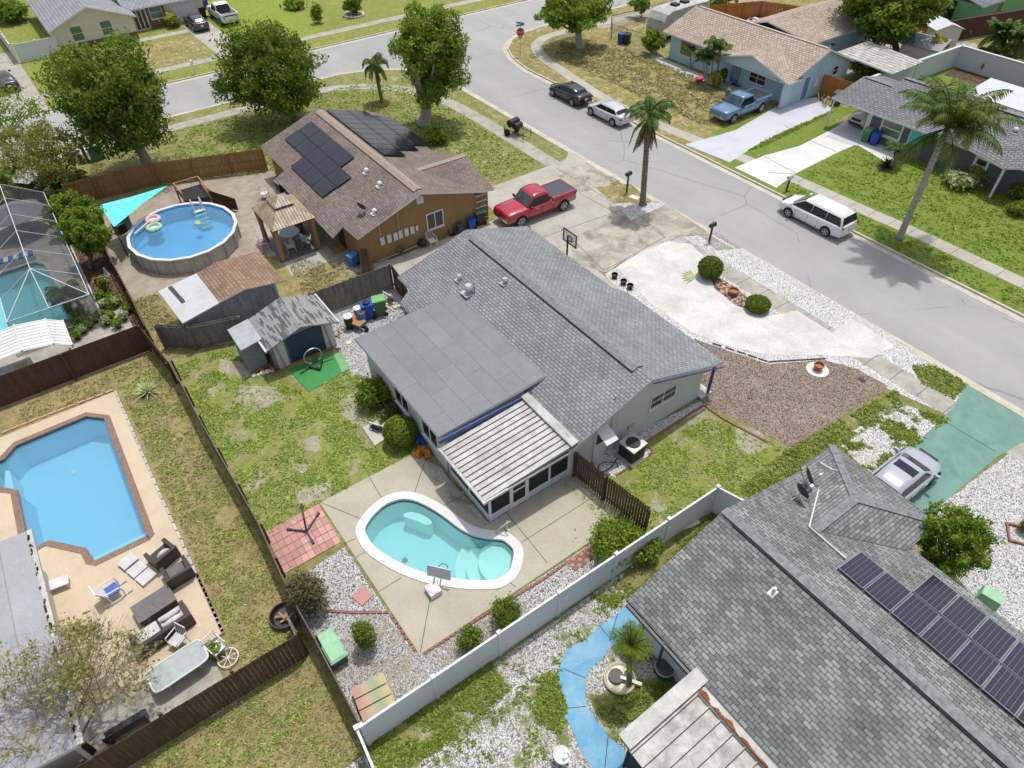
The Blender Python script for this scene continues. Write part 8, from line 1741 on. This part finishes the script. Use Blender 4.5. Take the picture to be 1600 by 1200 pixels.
# left neighbour
T = thing('arched_shelter', 'white ribbed metal shelter with a curved roof behind the chocolate fence', 'shelter', (*P(50,545)[:2], 0)); A = [P(0,575,1.9), P(8,525,2.3), P(65,505,2.4), P(94,512,1.95)]; B = [P(15,592+10,1.9), P(12,565,2.3), P(75,552,2.4), P(105,545,1.95)]
xa, xb = -38.6, -36.0; prf = [(-9.4, 1.3), (-8.6, 1.95), (-7.2, 2.35), (-5.6, 2.45), (-4.2, 2.2), (-3.5, 1.75)]
for k in range(len(prf)-1):
    (y0, z0), (y1, z1) = prf[k], prf[k+1]; mb = MB(); mb.slab([(xa, y0, z0), (xb, y0, z0), (xb, y1, z1), (xa, y1, z1)], .04)
    for q in range(9): x = xa+.1+q*.3; mb.slab([(x, y0+.02, z0+.025), (x+.035, y0+.02, z0+.025), (x+.035, y1-.02, z1+.025), (x, y1-.02, z1+.025)], .02)
    mb.tube([(xa, y1, z1+.02), (xb, y1, z1+.02)], .05, 5); mb.build('roof_panel', 'drive_paint', T, True)
for x in (xa+.1, xb-.1):
    for y in (-9.2, -3.7): mb = MB(); mb.tube([(x, y, 0), (x, y, 1.6)], .05, 6); mb.build('post', 'trim_white', T, True)
T = thing('cargo_trailer', 'grey box with a yellow lid stored under the white arched shelter', 'box', (-36.9, -6.6, 0)); mb = MB(); mb.box(-.6, -.9, 0, .6, .9, 1.0); mb.build('body', 'trim_pale', T); mb = MB(); mb.box(-.3, .1, 1.0, .3, .7, 1.03); mb.build('lid', 'yucca', T)
rg_ = random.Random(12)
for k, q in enumerate(((112,520),(122,530),(132,520),(142,512),(150,505),(160,498),(168,508),(176,500),(130,505),(186,512),(196,500),(202,488),(165,480),(175,470),(183,478),(158,468))):
    lb = 'potted plant number %d' % k
    T = thing('potted_plant', 'small black pot with a leafy plant, one of many beside the pool cage', 'plant', (*P(*q)[:2], 0), 0, 'potted plants crowded beside the pool cage'); mb = MB(); mb.lathe([(.12, 0), (.17, .25), (.15, .25), (.02, .2)], 10); mb.build('pot', 'black', T)
    pos, d, tn = blob_points([(0, 0, .4, .32, .32, .22)], 230); leaves('foliage', T, pos, d, .085, ('leaf_variegated', 'leaf_mid', 'leaf_variegated', 'leaf_bright')[k % 4], tone=tn)
bush('flowering_shrub', 'reddish green shrub inside the dark fence below the round trees', (166,456), 24, 34, 'leaf_olive', 800, .1, seed=41); bush('leafy_bush', 'bright green shrub poking over the cage sill beside the white shelter', (128,503), 30, 30, 'leaf_bright', 1100, .09, seed=42); bush('leafy_bush', 'yellow-green shrub with a white hoop beside the cage corner', (180,478), 30, 26, 'leaf_bright', 900, .09, seed=43)
def parasol(label, at, h, r, mat, n=8):
    T = thing('patio_umbrella', label, 'umbrella', (at[0], at[1], 0)); mb = MB(); mb.tube([(0, 0, 0), (0, 0, h)], .03, 6); mb.cyl((0, 0, 0), .3, .08, 14); mb.build('pole', 'galv', T); mb = MB(); e = [(r*math.cos(2*PI*k/n), r*math.sin(2*PI*k/n), h-.5) for k in range(n)]
    mb.add(e+[(0, 0, h+.05)]+[(p[0], p[1], p[2]-.03) for p in e]+[(0, 0, h)], [(k, (k+1) % n, n) for k in range(n)]+[(n+1+(k+1) % n, n+1+k, 2*n+1) for k in range(n)]); mb.build('canopy', mat, T); return T
parasol('white patio umbrella among the trees behind the pool cage', P(60,312), 2.4, 1.4, 'umbrella_white', 4); parasol('grey patio umbrella inside the pool cage', P(40,362), 2.0, 1.9, 'umbrella_grey')
parasol('furled blue and white umbrella by the shed at the top right', P(1415,92), 2.3, .55, 'cloth_blue')
T = thing('striped_bench', 'blue striped cushioned bench at the far end of the aqua pool', 'bench', (*P(22,412)[:2], 0), 1.5); mb = MB()
for k in range(9): mb.box(-1.3+k*.29, -.3, .35, -1.02+k*.29, .3, .45, k % 2)
mb.build('cushion', ['cloth_blue', 'umbrella_white'], T); mb = MB(); mb.box(-1.35, -.32, 0, 1.35, .32, .34); mb.build('frame', 'trim_pale', T)
T = thing('white_swing', 'white plastic shape hanging by the fence below the round trees', 'ornament', (*P(168,430)[:2], 0)); mb = MB(); mb.lathe([(.2, 0), (.12, .25), (.05, .6)], 10); mb.build('body', 'trim_white', T)
# far right objects
def shed(label, at, sx, sy, h, rz, wall, roof, name='garden_shed'):
    T = thing(name, label, 'shed', (at[0], at[1], 0), rz); mb = MB(); mb.loft([[(x, -sy, 0), (x, sy, 0), (x, sy, h), (x, 0, h+.45), (x, -sy, h)] for x in (-sx, sx)]); mb.build('wall', wall, T)
    mb = MB(); mb.slab([(-sx-.15, -sy-.15, h-.02), (sx+.15, -sy-.15, h-.02), (sx+.15, 0, h+.5), (-sx-.15, 0, h+.5)], .06); mb.slab([(-sx-.15, 0, h+.5), (sx+.15, 0, h+.5), (sx+.15, sy+.15, h-.02), (-sx-.15, sy+.15, h-.02)], .06); mb.build('roof', roof, T); mb = MB(); mb.box(sx, -.4, 0, sx+.04, .4, 1.8); mb.build('door', 'trim_pale', T); return T
shed('beige shed with a light grey gable roof in front of the green house', (-36.3, 80.6), 1.5, 1.4, 1.9, -.5, 'wall_beige', 'trim_pale'); shed('low shed with a grey roof behind the yellow-green plants at the top right', (-34.6, 75.4), 1.8, 2.0, 1.7, .2, 'wall_beige', 'shed_grey'); shed('small shed with a flat grey lid beside the pale wall', (-34.0, 68.3), 1.1, .9, 1.1, .3, 'wall_beige', 'trim_pale')
rg_ = random.Random(9)
T = thing('junk_pile', 'pile of grey and white boards in the yard behind the orange fence', 'junk pile', (*P(1200,30)[:2], 0))
for k in range(26): p = P(1195+rg_.uniform(-25, 40), 28+rg_.uniform(-12, 10)); mb = MB(); mb.cbox((p.x, p.y, .2+.05*(k % 4)), (rg_.uniform(.6, 2), rg_.uniform(.3, .8), .12), 0, rg_.uniform(0, 3)); mb.build('board', ('trim_pale', 'shed_grey', 'dark_metal', 'trim_white')[k % 4], T, True)
T = thing('garden_clutter', 'dark tangle of garden tools by the orange fence panel', 'clutter', (*P(1285,165)[:2], 0))
for k in range(12): p = P(1285+rg_.uniform(-10, 10), 163+rg_.uniform(-6, 6)); mb = MB(); mb.tube([(p.x, p.y, 0), (p.x+rg_.uniform(-.4, .4), p.y+rg_.uniform(-.4, .4), rg_.uniform(.3, .9))], .04, 5); mb.build('tool', ('black', 'wood_warm', 'trim_white')[k % 3], T, True)
T = thing('porch_chair', 'white rocking chairs side by side on the blue house porch', 'chair', (*P(1186,135)[:2], .05), 1.5, 'porch chairs on the blue house'); mb = MB(); mb.cbox((0, 0, .45), (.55, .55, .06)); mb.build('seat', 'trim_white', T); mb = MB(); mb.cbox((-.3, 0, .8), (.06, .55, .7), ry=-.2); mb.build('backrest', 'trim_white', T)
for s in (-1, 1): mb = MB(); mb.tube([(-.5, s*.28, .1), (0, s*.28, 0.02), (.5, s*.28, .1)], .03, 5); mb.tube([(.2, s*.28, .05), (.2, s*.28, .65), (-.3, s*.28, .65)], .03, 5); mb.build('rocker', 'trim_white', T)
T['label'] = 'left white rocking chair on the blue house porch'
dup(T, (T.location.x+1.0, T.location.y, .05), 1.5, 'right white rocking chair on the blue house porch')
T = thing('doormat', 'dark doormat with a small dog-like ornament before the blue front door', 'mat', (*P(1150,134)[:2], .06)); mb = MB(); mb.box(-.5, -.3, 0, .5, .3, .02); mb.build('mat', 'fence_dark', T); mb = MB(); mb.ell((.35, -.05, .12), (.2, .1, .1), 10, 6); mb.build('ornament', 'terracotta', T)
T = thing('flower_bowl', 'bright pink bowl ornament in the gravel beside the clumping palms', 'ornament', (*P(1092,128)[:2], 0)); mb = MB(); mb.lathe([(.15, 0), (.45, .35), (.4, .4), (.1, .2)], 14); mb.build('bowl', 'hot_pink', T)
T = thing('patio_set', 'dark table and chairs under the porch of the slate house', 'table', (*P(1555,285)[:2], 0)); mb = MB(); mb.box(-.5, -.4, .68, .5, .4, .72); mb.build('top', 'dark_metal', T)
for a in (-.4, .4): mb = MB(); mb.box(a-.03, -.3, 0, a+.03, .3, .68); mb.build('leg', 'dark_metal', T)
T = thing('hose_reel', 'green hose reel by the blue side door', 'hose reel', (*P(1262,150)[:2], 0)); mb = MB(); mb.X = Matrix.Translation((0, 0, .5)) @ Matrix.Rotation(PI/2, 4, 'Y'); mb.cyl((0, 0, -.1), .3, .2, 14); mb.build('drum', 'bin_green', T)
T = thing('yellow_slide_frame', 'orange-yellow wooden play frame behind the cream house', 'play frame', (*P(88,40)[:2], 0)); 
for k in (-1, 1): mb = MB(); mb.tube([(k*.5, 0, 0), (k*.3, 0, 2.6)], .07, 5); mb.build('leg', 'wood_warm', T)
mb = MB(); mb.cbox((0, 0, 2.4), (1.2, .6, .9)); mb.build('box', 'toy_orange', T)
drum('blue_tarp_barrel', 'blue-topped barrel against the mint green house', P(1550,32), 'bin_dark_lid', 'bin_blue', .6, 1.0, 'barrel')
